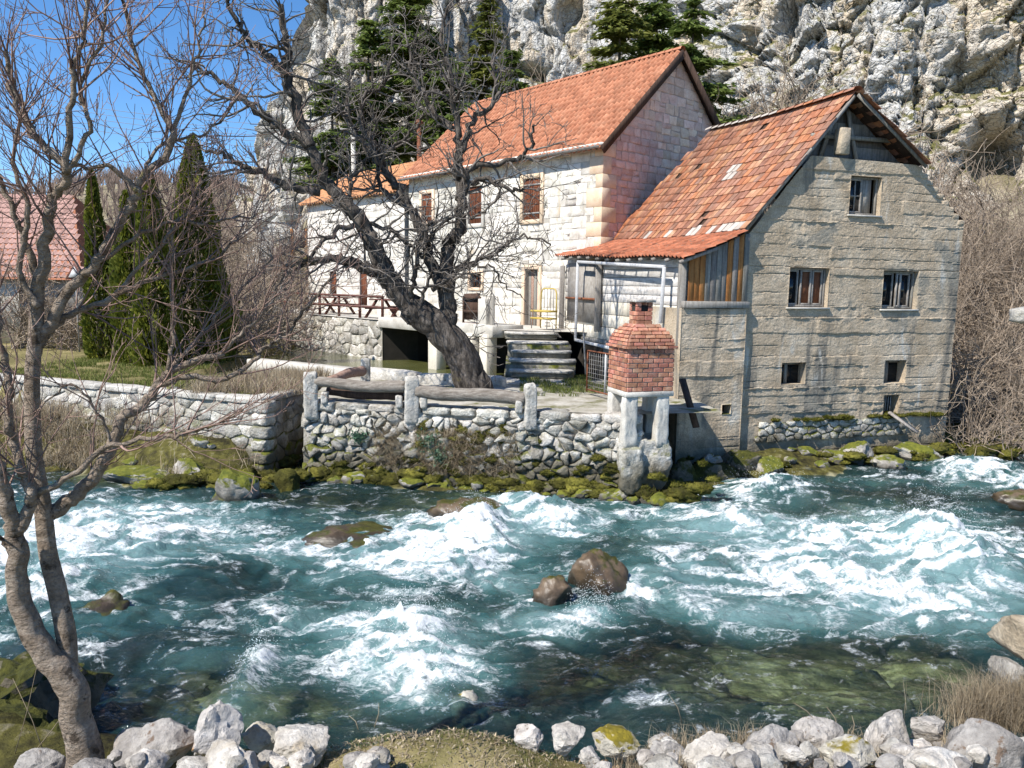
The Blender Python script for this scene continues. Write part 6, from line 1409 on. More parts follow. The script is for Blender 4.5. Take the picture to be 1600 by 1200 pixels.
# rocks in and beside the river
river = [(936, 912, 44, 34, .07, 'river_rock', 'larger round brown wet boulder in the middle of the rapids'), (866, 937, 34, 28, -.02, 'river_rock', 'smaller brown wet boulder left of the larger one in mid river'),
 (735, 803, 66, 20, -.06, 'river_rock', 'flat dark wet rock under the terrace wall with water pouring over'), (545, 836, 70, 16, -.10, 'river_rock', 'low brown rock just awash left of the flat dark rock'),
 (150, 948, 50, 26, -.12, 'river_rock', 'dark wet rock in the rapids behind the forked tree trunk'), (1590, 782, 34, 14, 0, 'river_rock', 'dark wet rock at the right edge near the far bank'),
 (728, 1093, 22, 18, -.12, 'boulder_moss', 'pale yellowish stone just under the water near the grassy mound')]
for i, (px, py, hw, hh, dz, mt, lab) in enumerate(river):
    c = atz(px, py + hh * .3, 0); k = c.y / FPX; boulder('river_rock', (c.x, c.y + .1, dz), (hw * k * 1.12, hw * k * .95, hh * k * 1.6), M[mt], 40 + i, lab, 'rock', 'rocks in the river', cuts=5, rough=.17)
bank = [(362, 757, 46, 30, 'bank_rock', 'pale rounded rock with a mossy top standing in the water by the left bank'), (290, 738, 36, 20, 'bank_rock', 'mossy pale rock left of the rounded rock on the left bank'), (205, 738, 56, 18, 'bank_rock', 'broad low pale rock at the far end of the left bank'),
 (445, 750, 26, 20, 'moss', 'green moss covered rock at the mouth of the mill race'), (130, 700, 44, 22, 'bank_rock', 'dark rock on the grassy left bank behind the forked tree'), (1345, 708, 34, 20, 'bank_rock', 'pale grey rock sitting on the mossy ledge below the mill'),
 (1085, 705, 28, 22, 'bank_rock', 'grey rock at the foot of the mill beside the oven'), (1270, 700, 40, 20, 'bank_rock', 'cream mossy rock on the ledge left of the pale grey rock'), (1215, 690, 30, 26, 'bank_rock', 'mossy rock hump at the corner below the mill'), (1440, 705, 50, 18, 'bank_rock', 'flat mossy rock at the right end of the mill ledge'),
 (1000, 722, 26, 26, 'bank_rock', 'pale rough footing rock under the leg of the brick oven'), (1135, 690, 40, 26, 'bank_rock', 'dark mossy rock under the mill bay'), (330, 700, 36, 18, 'bank_rock', 'mossy rock under the corner of the bank wall'), (1110, 738, 38, 20, 'dark_moss_rock', 'dark wet mossy rock at the waterline right of the oven'), (1165, 722, 36, 22, 'dark_moss_rock', 'dark mossy rock below the corner of the mill bay'), (1070, 738, 26, 22, 'dark_moss_rock', 'dark mossy rock directly below the brick oven'), (1205, 728, 30, 16, 'bank_rock', 'small pale rock at the waterline below the mill corner'), (1310, 712, 26, 14, 'bank_rock', 'pale rock left of the pale grey rock on the ledge'), (1400, 722, 30, 14, 'bank_rock', 'low pale rock on the ledge near the chute board')]
for i, (px, py, hw, hh, mt, lab) in enumerate(bank):
    c = atz(px, py + hh * .5, .12); k = c.y / FPX; boulder('bank_rock', (c.x, c.y + .25, .10), (hw * k * 1.1, hw * k * .8, hh * k * 1.5), M[mt], 60 + i, lab, 'rock', 'rocks along the far bank', cuts=7)
def pix(x, y, z):
    a_, b_, c_ = pix_of(x, y, z); return 800 - FPX * a_ / c_, 600 + FPX * b_ / c_
FARN = ['the rounded rock in the water', 'the mossy pale rock', 'the broad low pale rock', 'the moss covered rock at the mill race', 'the dark rock on the grassy bank', 'the pale grey ledge rock', 'the grey rock by the oven', 'the cream mossy rock', 'the mossy hump below the mill', 'the flat mossy rock', 'the rough oven footing rock', 'the dark rock under the mill bay', 'the rock under the wall corner', 'the dark wet rock right of the oven', 'the dark rock below the bay corner', 'the dark rock below the oven', 'the small pale waterline rock', 'the pale rock on the ledge', 'the low rock near the chute board']
FARR = [(n_[0], n_[1], q_) for n_, q_ in zip(bank, FARN)] + [(485, 745, 'the outer corner of the terrace wall'), (560, 760, 'the wall foot under the first log'), (643, 765, 'the wall foot under the middle post'), (735, 772, 'the wall foot under the thick log'), (829, 770, 'the wall foot under the small post'), (910, 765, 'the wall foot left of the oven')]
def farstone(x, y, z, s_, i, lab, grp): boulder('bank_stone', (x, y, z), (s_ * rg.uniform(1, 1.6), s_, s_ * rg.uniform(.6, .9)), M['bank_rock'], 700 + i, near_label(*pix(x, y, z), lab, FARR), 'stone', grp, sub=3, cuts=7)
for i in range(46):
    px = rg.uniform(1075, 1500); c = atz(px, rg.uniform(668, 722) - (px - 1060) * .02, .3); farstone(c.x, c.y, float(ground_z(np.array(c.x), np.array(c.y))) + .04, rg.uniform(.08, .26), i, 'small mossy stone', 'small stones below the mill')
for i in range(26):
    px = rg.uniform(190, 465); c = atz(px, rg.uniform(690, 752), .25); farstone(c.x, c.y, float(ground_z(np.array(c.x), np.array(c.y))) + .04, rg.uniform(.08, .24), 60 + i, 'small mossy stone', 'small stones below the bank wall')
for i in range(30):
    a = rg.uniform(.2, RL + 1.2); p = rfr(a, rg.uniform(-.05, .14), .08 + rg.uniform(0, .16)); farstone(p.x, p.y, p.z, rg.uniform(.09, .24), 100 + i, 'small waterline rock', 'small rocks under the terrace wall')
# big mossy rock bank at the lower left
for i, (px, py, Yd, sx_, sz_, lab) in enumerate([(40, 1090, 6.9, .75, .60, 'big dark mossy rock on the near bank left of the tree trunk'), (-30, 1150, 6.1, .7, .55, 'mossy rock at the lower left corner'), (85, 1150, 5.7, .26, .22, 'dark mossy stone tucked against the left of the tree foot'), (20, 1185, 5.2, .24, .18, 'low dark mossy stone in the bottom left corner'), (60, 1050, 7.6, .5, .3, 'mossy rock at the water behind the tree trunk')]):
    c = atY(px, py, Yd); boulder('mossy_rock', (c.x, Yd, c.z - .1), (sx_, sx_ * .8, sz_), M['dark_moss_rock'], 90 + i, lab, 'rock', cuts=7, rough=.16)
# drowned stones seen through the clear water
b = MB()
for i in range(150):
    px, py, rx, ry, s_ = CLEAR[i % len(CLEAR)]; c = atz(px + rg.gauss(0, rx * .6), py + rg.gauss(0, ry * .6), -.35)
    sz = rg.uniform(.12, .55); v, f = rock_pts((c.x, c.y, -.46 + rg.uniform(-.12, .03)), (sz * 1.6, sz, sz * .36), 300 + i, 3, 4, .2); b.bulk(v, f, np.full(len(v), rg.random()))
M['bed_stone'] = pm('drowned_stone', [(.09, .085, .045), (.24, .22, .125), (.46, .42, .28)], 3, tint=.6, bump=.6)
b.build('riverbed_stones', M['bed_stone'], None, True, kind='stuff', label='olive stones lying under the clear water of the river bed', cat='stones')
# moss cushions along the foot of the terrace wall and the ledges
b = MB(); k = 0
def mossblob(p, s_, fl=.7):
    global k
    k += 1; v, f = rock_pts(tuple(p), (s_ * rg.uniform(1.0, 1.9), s_ * rg.uniform(.7, 1), s_ * fl), 500 + k, 3, 0, .38); b.bulk(v, f, np.full(len(v), rg.random()))
    return v
mv_ = []
for i in range(150):
    a = rg.uniform(.1, RL + 1.5); z_ = abs(rg.gauss(0, .15)) + .0 if a < 2.6 else abs(rg.gauss(0, .34)); mv_.append(mossblob(rfr(a, z_, .06 + rg.uniform(-.05, .06) + max(0, .2 - z_) * .5), rg.uniform(.05, .17) * (1.2 if z_ < .3 else .8)))
for i in range(28): mv_.append(mossblob(rfr(RL * rg.uniform(.36, .62), rg.uniform(.8, 1.5), .05), rg.uniform(.05, .12), .8))
for i in range(120): px = rg.uniform(1060, 1600); c = atz(px, rg.uniform(690, 735) - (px - 1060) * .045, .16); mv_.append(mossblob((c.x, c.y + .1, rg.uniform(.0, .30)), rg.uniform(.06, .24), .5))
for i in range(60): c = atz(rg.uniform(210, 470), rg.uniform(715, 765), .1); mv_.append(mossblob((c.x, c.y + .15, rg.uniform(0, .2)), rg.uniform(.08, .24), .6))
for i in range(26): mv_.append(mossblob(mp(rg.uniform(1.0, MW - .3), -.06, 1.12 + rg.uniform(-.05, .03)), rg.uniform(.05, .12), .4))
b.build('moss_cushions', M['moss'], None, True, kind='stuff', label='yellow green moss cushions growing along the far water line', cat='moss')
# fuzz on the cushions
base = np.concatenate(mv_); sel = base[RNG.integers(0, len(base), 90000)]
def spikes(base, n_dir, ln, wd, rng, droop=0.0):
    n = len(base); d = n_dir + rng.normal(size=(n, 3)) * .6; d /= np.linalg.norm(d, axis=1)[:, None]; sd = rng.normal(size=(n, 3)); sd -= (sd * d).sum(1)[:, None] * d; sd /= np.linalg.norm(sd, axis=1)[:, None]
    L = ln * rng.uniform(.5, 1.4, n)[:, None]; W_ = wd * rng.uniform(.6, 1.4, n)[:, None]
    a, c = base - sd * W_, base + sd * W_; tp = base + d * L; tp[:, 2] -= droop * L[:, 0]
    return np.stack([a, c, tp], 1).reshape(-1, 3), np.arange(n * 3).reshape(-1, 3), np.repeat(rng.uniform(0, 1, n), 3)
b = MB(); b.bulk(*spikes(sel, np.array([0, -.3, .8]), .055, .007, RNG)); b.build('moss_tufts', M['mossfuzz'], None, kind='stuff', label='fine moss fibres on the cushions of the far bank', cat='moss')

# ================================================================== GRASSES
def blades(base, ln, wd, lean, rng, rows=2):
    n = len(base); ang = rng.uniform(0, 2 * np.pi, n); L = ln * rng.uniform(.45, 1.3, n); ld = rng.uniform(0, 2 * np.pi, n); lm = np.abs(rng.normal(0, lean, n)) * L
    sx_ = np.stack([np.cos(ang), np.sin(ang), np.zeros(n)], 1) * (wd * rng.uniform(.6, 1.3, n))[:, None]; ln_ = np.stack([np.cos(ld), np.sin(ld), np.zeros(n)], 1)
    mid = base + ln_ * (lm * .35)[:, None] + np.stack([np.zeros(n)] * 2 + [L * .6], 1); tip = base + ln_ * lm[:, None] + np.stack([np.zeros(n)] * 2 + [np.maximum(L * 1.0 - lm * .45, L * .15)], 1)
    V_ = np.stack([base - sx_, base + sx_, mid + sx_ * .7, mid - sx_ * .7, tip], 1).reshape(-1, 3); i = np.arange(n) * 5
    F4 = np.stack([i, i + 1, i + 2, i + 3], 1); F3 = np.stack([i + 3, i + 2, i + 4], 1); return V_, F4, F3, np.repeat(rng.uniform(0, 1, n), 5)
def grass_obj(name, base, ln, wd, lean, mat, lab, cat='grass', seed=1, tuft=False):
    r_ = np.random.default_rng(seed); V_, F4, F3, T_ = blades(np.asarray(base, float), ln, wd, lean, r_)
    b = MB(); b.bulk(V_, F4, T_); k_ = b.big[0]; b.big.append((np.zeros((0, 3)), F3 - len(V_), np.zeros(0)))
    return b.build(name, mat, None, kind='stuff', label=lab, cat=cat)
def scatter(n, xf, yf, seed, clump=0, cs=.1):
    r_ = np.random.default_rng(seed); x_ = r_.uniform(*xf, n); y_ = r_.uniform(*yf, n)
    if clump: ci = r_.integers(0, clump, n); cx_ = r_.uniform(*xf, clump)[ci]; cy_ = r_.uniform(*yf, clump)[ci]; x_, y_ = cx_ + r_.normal(0, cs, n), cy_ + r_.normal(0, cs, n)
    return x_, y_
x_, y_ = scatter(15000, (-1.45, .7), (4.2, 5.75), 3); z_ = ground_z(x_, y_); kp = (z_ > .9) & (fbm(x_ * 2.2, y_ * 2.2, 5, 3) > -.15); grass_obj('mound_grass', np.stack([x_, y_, z_ - .01], 1)[kp], .038, .0018, .6, M['grass'], 'short green and straw coloured grass on the near mound', seed=3)
x_, y_ = scatter(5200, (-1.5, .7), (4.2, 5.6), 4); z_ = ground_z(x_, y_); kp = (z_ > .9); grass_obj('mound_litter', np.stack([x_, y_, z_ - .003], 1)[kp], .028, .0045, 2.0, M['grass_dry'], 'dry flattened grass and leaf litter on the near mound', seed=4)
x_, y_ = scatter(5200, (.7, 3.6), (4.25, 5.3), 5, 34, .06); z_ = ground_z(x_, y_); grass_obj('stone_gap_grass', np.stack([x_, y_, z_ + .06], 1), .20, .0024, .8, M['grass_dry'], 'dry grass growing in gaps between the near boulders', seed=5)
x_, y_ = scatter(46000, (-15, -5.6), (17.6, 27), 6); wl_ = np.interp(x_, LW[:, 0], LW[:, 1]); kp = (y_ > wl_ + .45) & ~((y_ > 22.2) & (x_ > -9.7)) & (fbm(x_ * .8, y_ * .8, 3, 3) > -.3); z_ = ground_z(x_, y_); grass_obj('lawn_grass', np.stack([x_, y_, z_ - .02], 1)[kp], .13, .008, .6, M['grass'], 'rough green lawn behind the bank wall', seed=6)
x_, y_ = scatter(9000, (-7.6, -5.3), (18.2, 22.0), 7, 26, .22); grass_obj('lawn_tussock_grass', np.stack([x_, y_, np.full(len(x_), 1.66)], 1), .42, .008, .8, M['grass_dry'], 'pale dry tussock grass at the corner of the lawn', seed=7)
x_, y_ = scatter(15000, (-14.5, -5.8), (16.3, 20.2), 8, 60, .22); wl_ = np.interp(x_, LW[:, 0], LW[:, 1]); kp = (y_ < wl_ - .1) & (y_ > fbank(x_) + .15) & ((x_ < -9.0) | (RNG.uniform(size=len(x_)) < .16)); z_ = ground_z(x_, y_) + .25 * sstep(0, 1.5, y_ - fbank(x_) - .4) * (x_ < -8); grass_obj('bank_grass', np.stack([x_, y_, z_], 1)[kp], .42, .008, 1.1, M['grass_dry'], 'long dry grass hanging over the left bank', seed=8)
x_, y_ = scatter(9000, (.2, 3.4), (18.5, 22.6), 9); kp = fbm(x_ * 1.3, y_ * 1.3, 3, 2) > -.05; grass_obj('terrace_grass', np.stack([x_, y_, np.full(len(x_), TZ)], 1)[kp], .12, .008, .7, M['grass'], 'grass and moss at the foot of the stone steps', seed=9)
x_, y_ = scatter(7000, (2.7, 4.2), (5.2, 6.3), 10, 9, .10); c = atY(1540, 1110, 5.5)
def stems(c, n, h, spread, seed):
    r_ = np.random.default_rng(seed); b_ = np.stack([c[0] + r_.normal(0, spread, n), c[1] + r_.normal(0, spread * .6, n), np.full(n, c[2] - h * .4)], 1); return b_
grass_obj('dry_bush_grass', np.concatenate([stems((atY(px, py, 5.4)), 1100, .3, .15, i) for i, (px, py) in enumerate([(1535, 1108), (1575, 1105), (1615, 1100)])]), .36, .0018, .6, M['grass_dry'], 'dense dry brown stems of a dead plant beside the right pier', seed=10)
x_, y_ = scatter(16000, (-3.4, 3.1), (16.0, 16.9), 11, 44, .16); aa = (x_ + 4.7) / 7.5 * RL; zz = RNG.uniform(.25, 1.2, len(x_)); kp = (np.abs(x_ + 1.4) < 1.6); pp = np.array([rfr(a, z, .10) for a, z in zip(aa[kp], zz[kp])]); grass_obj('wall_dry_grass', pp[:4200], .26, .005, 1.6, M['grass_dry'], 'dry grass and dead stems hanging on the mossy part of the terrace wall', seed=11)
# grey green leafy plant rooted in the wall
for (a_, z_, s_, lab) in [(3.05, .98, .20, 'grey green leafy plant growing out of the middle of the terrace wall'), (3.25, .68, .12, 'small blue green plant below the leafy one on the terrace wall'), (1.4, 1.02, .12, 'small dull green plant on the left part of the terrace wall')]:
    c = rfr(a_, z_, .16); n = 260; r_ = np.random.default_rng(int(a_ * 100)); p = np.array(c) + r_.normal(size=(n, 3)) * s_ * np.array([.7, .45, .6]); V_, F_, T_ = spikes(p, np.array([0, -.6, .5]), .07, .022, r_)
    rt = thing('wall_plant', lab, 'plant', tuple(c), 'plants rooted in the terrace wall'); b = MB(); b.bulk(V_, F_, T_); b.build('foliage', M['shrub_leaf'], rt, kind='stuff')

# ================================================================== BARE TREES
def spline(pts, n):
    P = [pts[0]] + list(pts) + [pts[-1]]; out = []
    m = len(pts) - 1
    for k_ in range(n + 1):
        t = k_ / n * m; i = min(int(t), m - 1); t -= i; a, b_, c, d = P[i], P[i + 1], P[i + 2], P[i + 3]
        out.append(.5 * ((2 * b_) + (c - a) * t + (2 * a - 5 * b_ + 4 * c - d) * t * t + (3 * b_ - a - 3 * c + d) * t ** 3))
    return out
def rv(r_): return Vector((r_.gauss(0, 1), r_.gauss(0, 1), r_.gauss(0, 1)))
def grow(mb, p, d, L, r0, lvl, P, r_):
    n = max(3, int(L / P['seg'])); pts, rad = [p.copy()], [r0]; d = d.normalized(); bend = rv(r_) * P['bend']
    for i in range(n):
        d = (d + rv(r_) * P['wander'] + bend / n + Vector((0, 0, P['trop'] / n * (1.5 if lvl else 1)))).normalized(); p = p + d * (L / n); pts.append(p.copy()); rad.append(max(P['rmin'], r0 * (1 - .72 * (i + 1) / n)))
    mb.tube(pts, rad, 4 if r0 > .012 else 3, r_.random(), cap=False)
    if lvl >= P['maxl']: return
    k = max(2, int(L / P['gap'] * r_.uniform(.7, 1.3)))
    for j in range(k):
        f = r_.uniform(.18, .98); i = min(n - 1, int(f * n)); q = pts[i].lerp(pts[i + 1], f * n - i); dd = (pts[i + 1] - pts[i]).normalized()
        ax = dd.cross(rv(r_)).normalized(); a = R(r_.uniform(*P['ang'])); nd_ = dd * math.cos(a) + ax * math.sin(a)
        grow(mb, q, nd_, L * r_.uniform(*P['len']) * (1.15 - .55 * f), max(P['rmin'], rad[i] * r_.uniform(.45, .7)), lvl + 1, P, r_)
def limb_path(lst, Y0, Y1, n):
    m = len(lst) - 1; return spline([atY(px, py, Y0 + (Y1 - Y0) * (i / m)) for i, (px, py) in enumerate(lst)], n)
def limb(mb, pts, r0, r1, sides, rough=.0, seed=0, flare=0.0):
    n = len(pts) - 1; rad = [r0 + (r1 - r0) * (i / n) ** .85 for i in range(n + 1)]
    if flare: rad = [r * (1 + flare * max(0, 1 - i / (n * .22)) ** 2) for i, r in enumerate(rad)]
    k0 = len(mb.v); mb.tube(pts, rad, sides, .5)
    if rough:
        for i in range(n + 1):
            for j in range(sides):
                q = k0 + i * sides + j; v = Vector(mb.v[q]); o_ = v - pts[i]; u_ = j / sides * 6.283; ln_ = i / n * len(pts) * .16
                g_ = abs(math.sin(u_ * 5 + 2.2 * math.sin(ln_ * 1.7 + seed) + seed)) * .6 + .5 * float(pn(math.cos(u_) * 2.6 + seed, math.sin(u_) * 2.6, ln_ * .9))
                mb.v[q] = tuple(pts[i] + o_ * (1 + rough * (g_ - .35)))
    return rad
def bare_tree(root, trunks, limbs, P, mt, mtw, rough, seed, twig_from=.12):
    r_ = random.Random(seed); tw = MB()
    for (path, Y0, Y1, r0, r1, n, sides, fl) in trunks:
        b = MB(); pts = limb_path(path, Y0, Y1, n); pts = [p_ + Vector((float(pn(i_ * .13, seed, 1)), 0, 0)) * r0 * .35 for i_, p_ in enumerate(pts)]; limb(b, pts, r0, r1, sides, rough, r_.random() * 9, fl); b.build('trunk', mt, root, True)
    for (path, Y0, Y1, r0, r1, dens) in limbs:
        n = max(10, len(path) * 5); pts = limb_path(path, Y0, Y1, n); b = MB()
        for i in range(2, n): pts[i] = pts[i] + rv(r_) * P['kink']
        rad = limb(b, pts, r0, r1, 24 if r0 > .2 else 12 if r0 > .03 else 6, rough * .6 if r0 > .05 else 0, r_.random() * 9); b.build('limb', mt, root, True)
        Lt = sum((pts[i + 1] - pts[i]).length for i in range(n)); k = int(Lt / P['gap0'] * dens)
        for j in range(k):
            f = r_.uniform(twig_from, 1.0) if j else 1.0; i = min(n - 1, int(f * n)); q = pts[i].lerp(pts[i + 1], min(1, f * n - i)); dd = (pts[i + 1] - pts[i]).normalized()
            ax = dd.cross(rv(r_)).normalized(); a = R(r_.uniform(*P['ang'])) if j else .1; nd_ = dd * math.cos(a) + ax * math.sin(a)
            grow(tw, q, nd_, P['L0'] * r_.uniform(.45, 1.25) * (1.1 - .3 * f), min(rad[i] * .6, P['r0'] * r_.uniform(.6, 1.2)), 1, P, r_)
    tw.build('twigs', mtw, root, True, kind='stuff')
# ---- forked tree in front on the left
YT = 4.95
base_ = atY(135, 1190, YT)
tree1 = thing('bare_tree', 'bare grey twin stemmed tree rooted among the near boulders', 'tree', tuple(base_))
P1 = dict(seg=.075, wander=.10, bend=.25, trop=.42, rmin=.0020, maxl=3, gap=.16, ang=(22, 62), len=(.35, .62), kink=.008, gap0=.074, L0=.66, r0=.0085)
tr1 = [([(138, 1225), (132, 1185), (122, 1120), (104, 1062), (78, 1030), (50, 985), (30, 930), (26, 880), (24, 835)], YT, 4.85, .118, .054, 80, 24, .45),
       ([(118, 1110), (108, 1050), (103, 1000), (92, 935), (78, 865), (66, 800), (56, 730), (50, 660), (51, 590), (56, 510), (60, 445)], YT + .02, 5.15, .072, .042, 50, 14, 0)]
lm1 = [([(24, 835), (8, 775), (-12, 705), (-20, 620)], 4.85, 4.7, .052, .03, .7), ([(24, 835), (48, 785), (40, 748), (18, 690), (14, 610), (0, 520), (-10, 430)], 4.85, 4.95, .042, .018, 1), ([(20, 862), (4, 845), (-22, 822)], 4.85, 4.8, .022, .012, .6),
 ([(78, 802), (108, 782), (142, 748), (175, 698), (189, 655), (224, 634), (245, 603), (276, 575), (350, 552)], 5.1, 5.5, .056, .022, .8),
 ([(246, 602), (301, 588), (350, 592), (395, 564), (413, 543), (451, 522), (474, 484), (520, 434)], 5.4, 5.8, .026, .009, 1),
 ([(47, 781), (110, 744), (171, 697), (252, 683), (297, 676), (340, 660), (380, 640)], 4.9, 5.2, .026, .008, .8),
 ([(262, 578), (273, 522), (266, 445), (270, 380), (262, 320)], 5.4, 5.5, .018, .008, 1.2),
 ([(56, 520), (50, 575), (55, 470), (70, 385), (82, 315), (105, 270), (60, 217), (22, 150), (10, 80)][2:], 5.15, 4.9, .045, .012, 1.0),
 ([(103, 272), (109, 180), (115, 105), (130, 60), (134, -10)], 5.0, 4.9, .024, .009, 1.2), ([(105, 268), (140, 200), (125, 140), (160, 60), (170, -10)], 5.0, 5.1, .02, .008, 1.1),
 ([(52, 560), (88, 482), (128, 432), (152, 410), (185, 350), (214, 305), (220, 282), (262, 235), (270, 203)], 5.15, 5.35, .040, .022, .9),
 ([(270, 203), (240, 150), (205, 62), (190, -10)], 5.35, 5.3, .020, .008, 1.3), ([(270, 203), (290, 157), (301, 105), (315, 56), (320, 14)], 5.35, 5.5, .018, .006, 1.2),
 ([(62, 540), (100, 498), (175, 463), (245, 435), (330, 405), (372, 372)], 5.15, 5.7, .030, .009, 1.1), ([(214, 300), (175, 262), (120, 262), (60, 225), (10, 130)], 5.25, 5.1, .018, .007, 1.2),
 ([(60, 445), (40, 380), (20, 330), (-10, 260)], 5.15, 5.0, .030, .012, 1), ([(150, 412), (250, 352), (330, 345), (400, 335)], 5.2, 5.8, .016, .006, 1.1), ([(222, 282), (250, 225), (330, 205), (372, 150)], 5.3, 5.7, .014, .006, 1.1),
 ([(180, 460), (240, 395), (290, 330), (330, 260)], 5.3, 5.6, .016, .006, 1.2), ([(60, 480), (30, 420), (45, 330), (20, 250), (40, 160)], 5.1, 4.9, .024, .008, 1.1), ([(245, 603), (300, 540), (360, 470), (430, 400)], 5.4, 5.9, .018, .006, 1.2), ([(175, 698), (150, 640), (110, 600), (60, 640)], 5.1, 4.9, .012, .005, .8), ([(345, 552), (400, 500), (440, 440), (455, 390)], 5.5, 5.8, .014, .006, 1.2)]
bare_tree(tree1, tr1, lm1, P1, M['bark_grey'], M['twig_grey'], .075, 21, .22)
# ---- big leaning tree on the terrace
def c7(*a): return [(480 + .3 * x, 240 + .3 * y) for x, y in a]
tree2 = thing('gnarled_tree', 'big dark bare leaning tree with furrowed bark on the terrace', 'tree', tuple(atz(738, 604, TZ)))
YB = 19.0
P2 = dict(seg=.17, wander=.24, bend=.35, trop=.12, rmin=.0075, maxl=3, gap=.30, ang=(25, 75), len=(.38, .66), kink=.035, gap0=.21, L0=1.45, r0=.038)
tr2 = [([(745, 640), (738, 600), (722, 560), (696, 522), (664, 496), (640, 480)], YB, YB - .2, .43, .34, 70, 48, .12)]
lm2 = [(c7((570, 860), (480, 720), (400, 600), (340, 470), (270, 350), (200, 270), (110, 150), (14, -40)), 18.8, 18.2, .27, .12, .7),
 ([(484, 229), (473, 196), (456, 140), (442, 108), (450, 85), (444, 50), (440, 10)], 18.2, 18.0, .15, .06, 1.1), ([(484, 229), (435, 200), (400, 172), (370, 142), (330, 118), (298, 98)], 18.2, 17.7, .11, .03, 1.1),
 ([(446, 118), (420, 88), (386, 60), (371, 35), (350, -4)], 18.0, 17.6, .09, .035, 1.1), ([(500, 300), (458, 294), (410, 273), (378, 259), (350, 243), (322, 236)], 18.3, 17.3, .11, .03, 1),
 (c7((400, 625), (290, 590), (200, 550), (100, 550), (-10, 565), (-130, 590)), 18.6, 17.6, .16, .04, .9), (c7((350, 480), (250, 370), (110, 430), (20, 520), (-80, 640)), 18.6, 17.9, .09, .03, .9),
 (c7((690, 900), (745, 860), (738, 760), (730, 620), (740, 480), (790, 400), (800, 260), (790, 120), (790, 0)), 18.9, 19.2, .23, .10, .6),
 (c7((745, 870), (690, 690), (640, 570), (600, 440), (560, 320), (480, 190), (420, 100), (380, 10)), 18.9, 19.8, .17, .085, .7),
 ([(594, 243), (585, 224), (566, 196), (572, 150), (600, 130), (612, 90)], 19.8, 20.0, .09, .03, 1.3), ([(594, 243), (560, 215), (545, 170), (548, 120)], 19.8, 20.2, .07, .025, 1.3),
 ([(717, 245), (715, 203), (708, 160), (702, 110), (690, 60), (700, 10)], 19.2, 19.4, .10, .03, 1.3), ([(717, 245), (739, 189), (767, 168), (774, 133), (768, 95)], 19.2, 19.5, .085, .03, 1.2), ([(708, 202), (676, 175), (659, 136), (641, 108), (640, 70)], 19.3, 19.6, .075, .025, 1.3),
 (c7((800, 230), (850, 160), (940, 130), (1040, 190), (1140, 180)), 19.1, 18.8, .085, .03, .8), ([(722, 300), (736, 262), (795, 252), (827, 231), (834, 196)], 19.1, 18.9, .09, .03, 1), 
 (c7((650, 710), (760, 640), (860, 570), (1000, 510), (1060, 460), (1160, 430), (1265, 480)), 18.7, 18.2, .07, .02, .8), (c7((860, 572), (960, 590), (1020, 680), (1120, 750)), 18.5, 18.2, .035, .014, .7), (c7((540, 750), (570, 600), (580, 470), (630, 380), (650, 355)), 18.6, 18.4, .07, .03, 1), (c7((560, 830), (620, 700), (650, 600)), 18.6, 18.5, .06, .025, 1),
 (c7((270, 350), (430, 400), (560, 490), (600, 540)), 18.4, 18.9, .06, .03, .9), ([(640, 330), (600, 300), (590, 250), (640, 210), (660, 180)], 19.4, 19.7, .07, .025, 1.2), ([(560, 345), (545, 290), (570, 250), (560, 180)], 18.4, 18.9, .06, .025, 1.1), ([(660, 390), (700, 345), (760, 330), (790, 300)], 19.0, 18.8, .05, .02, 1), ([(700, 420), (760, 400), (800, 372)], 18.8, 18.5, .04, .016, 1)]
bare_tree(tree2, tr2, lm2, P2, M['bark_dark'], M['twig_dark'], .16, 33, .10)
# ---- bare shrubs: right of the mill, along the cliff foot, on the left lawn
P3 = dict(seg=.22, wander=.20, bend=.5, trop=.10, rmin=.008, maxl=3, gap=.42, ang=(20, 70), len=(.4, .7), kink=0, gap0=.3, L0=1.6, r0=.022)
def shrub(x, y, z, h, n, lab, grp, seed, P=P3, mat='twig_brown', spread=.7):
    gz = float(ground_z(np.array(x), np.array(y))); h = h + max(0, z - gz) * .8; z = min(z, gz + .05)
    root = thing('bare_shrub', lab, 'shrub', (x, y, z), grp); r_ = random.Random(seed); b = MB()
    for k_ in range(n):
        a = r_.uniform(0, 6.283); d = Vector((math.cos(a) * spread, math.sin(a) * spread, r_.uniform(.5, 1.3))); grow(b, Vector((x + r_.gauss(0, .12), y + r_.gauss(0, .12), z - .1)), d, h * r_.uniform(.7, 1.2), .02 * h / 2.2 + .006, 1, P, r_)
    b.build('branches', M[mat], root, True, kind='stuff')
rs = [(1535, 690, 20.6, 2.2), (1590, 690, 20.6, 2.4), (1510, 640, 22.5, 2.6), (1570, 640, 22.8, 2.8), (1630, 640, 22.6, 2.8), (1520, 560, 24.5, 3.0), (1590, 560, 25, 3.2), (1530, 470, 27, 3.4), (1600, 480, 27.5, 3.4), (1515, 390, 30, 3.4), (1580, 390, 30.5, 3.6), (1500, 320, 33, 3.0), (1560, 320, 33.5, 3.4), (1610, 320, 33, 3.2)]
P4 = dict(P3, maxl=3, gap=.34)
WH_ = ['lowest twiggy brown shrub leaning over the river right of the mill', 'low brown shrub at the right edge just above the river', 'brown shrub against the lower right corner of the mill', 'second row brown shrub behind the lowest two', 'brown shrub cut by the right edge above the river', 'brown shrub by the mill corner below the right hand windows', 'brown shrub behind the white beam end', 'tall brown shrub beside the right edge of the mill at window height', 'tall brown shrub above the white beam end', 'brown shrub by the verge of the mill wall', 'brown shrub right of the verge, half way up the slope', 'uppermost brown shrub next to the mill gable', 'uppermost brown shrub below the cave', 'uppermost brown shrub at the right edge under the cliff']
for i, (px, py, Yd, h) in enumerate(rs):
    p = atY(px, py, Yd); shrub(p.x, Yd, p.z - h * .45, h * 1.05, 11, WH_[i], 'bare shrubs right of the mill', 200 + i, P4, spread=1.0)
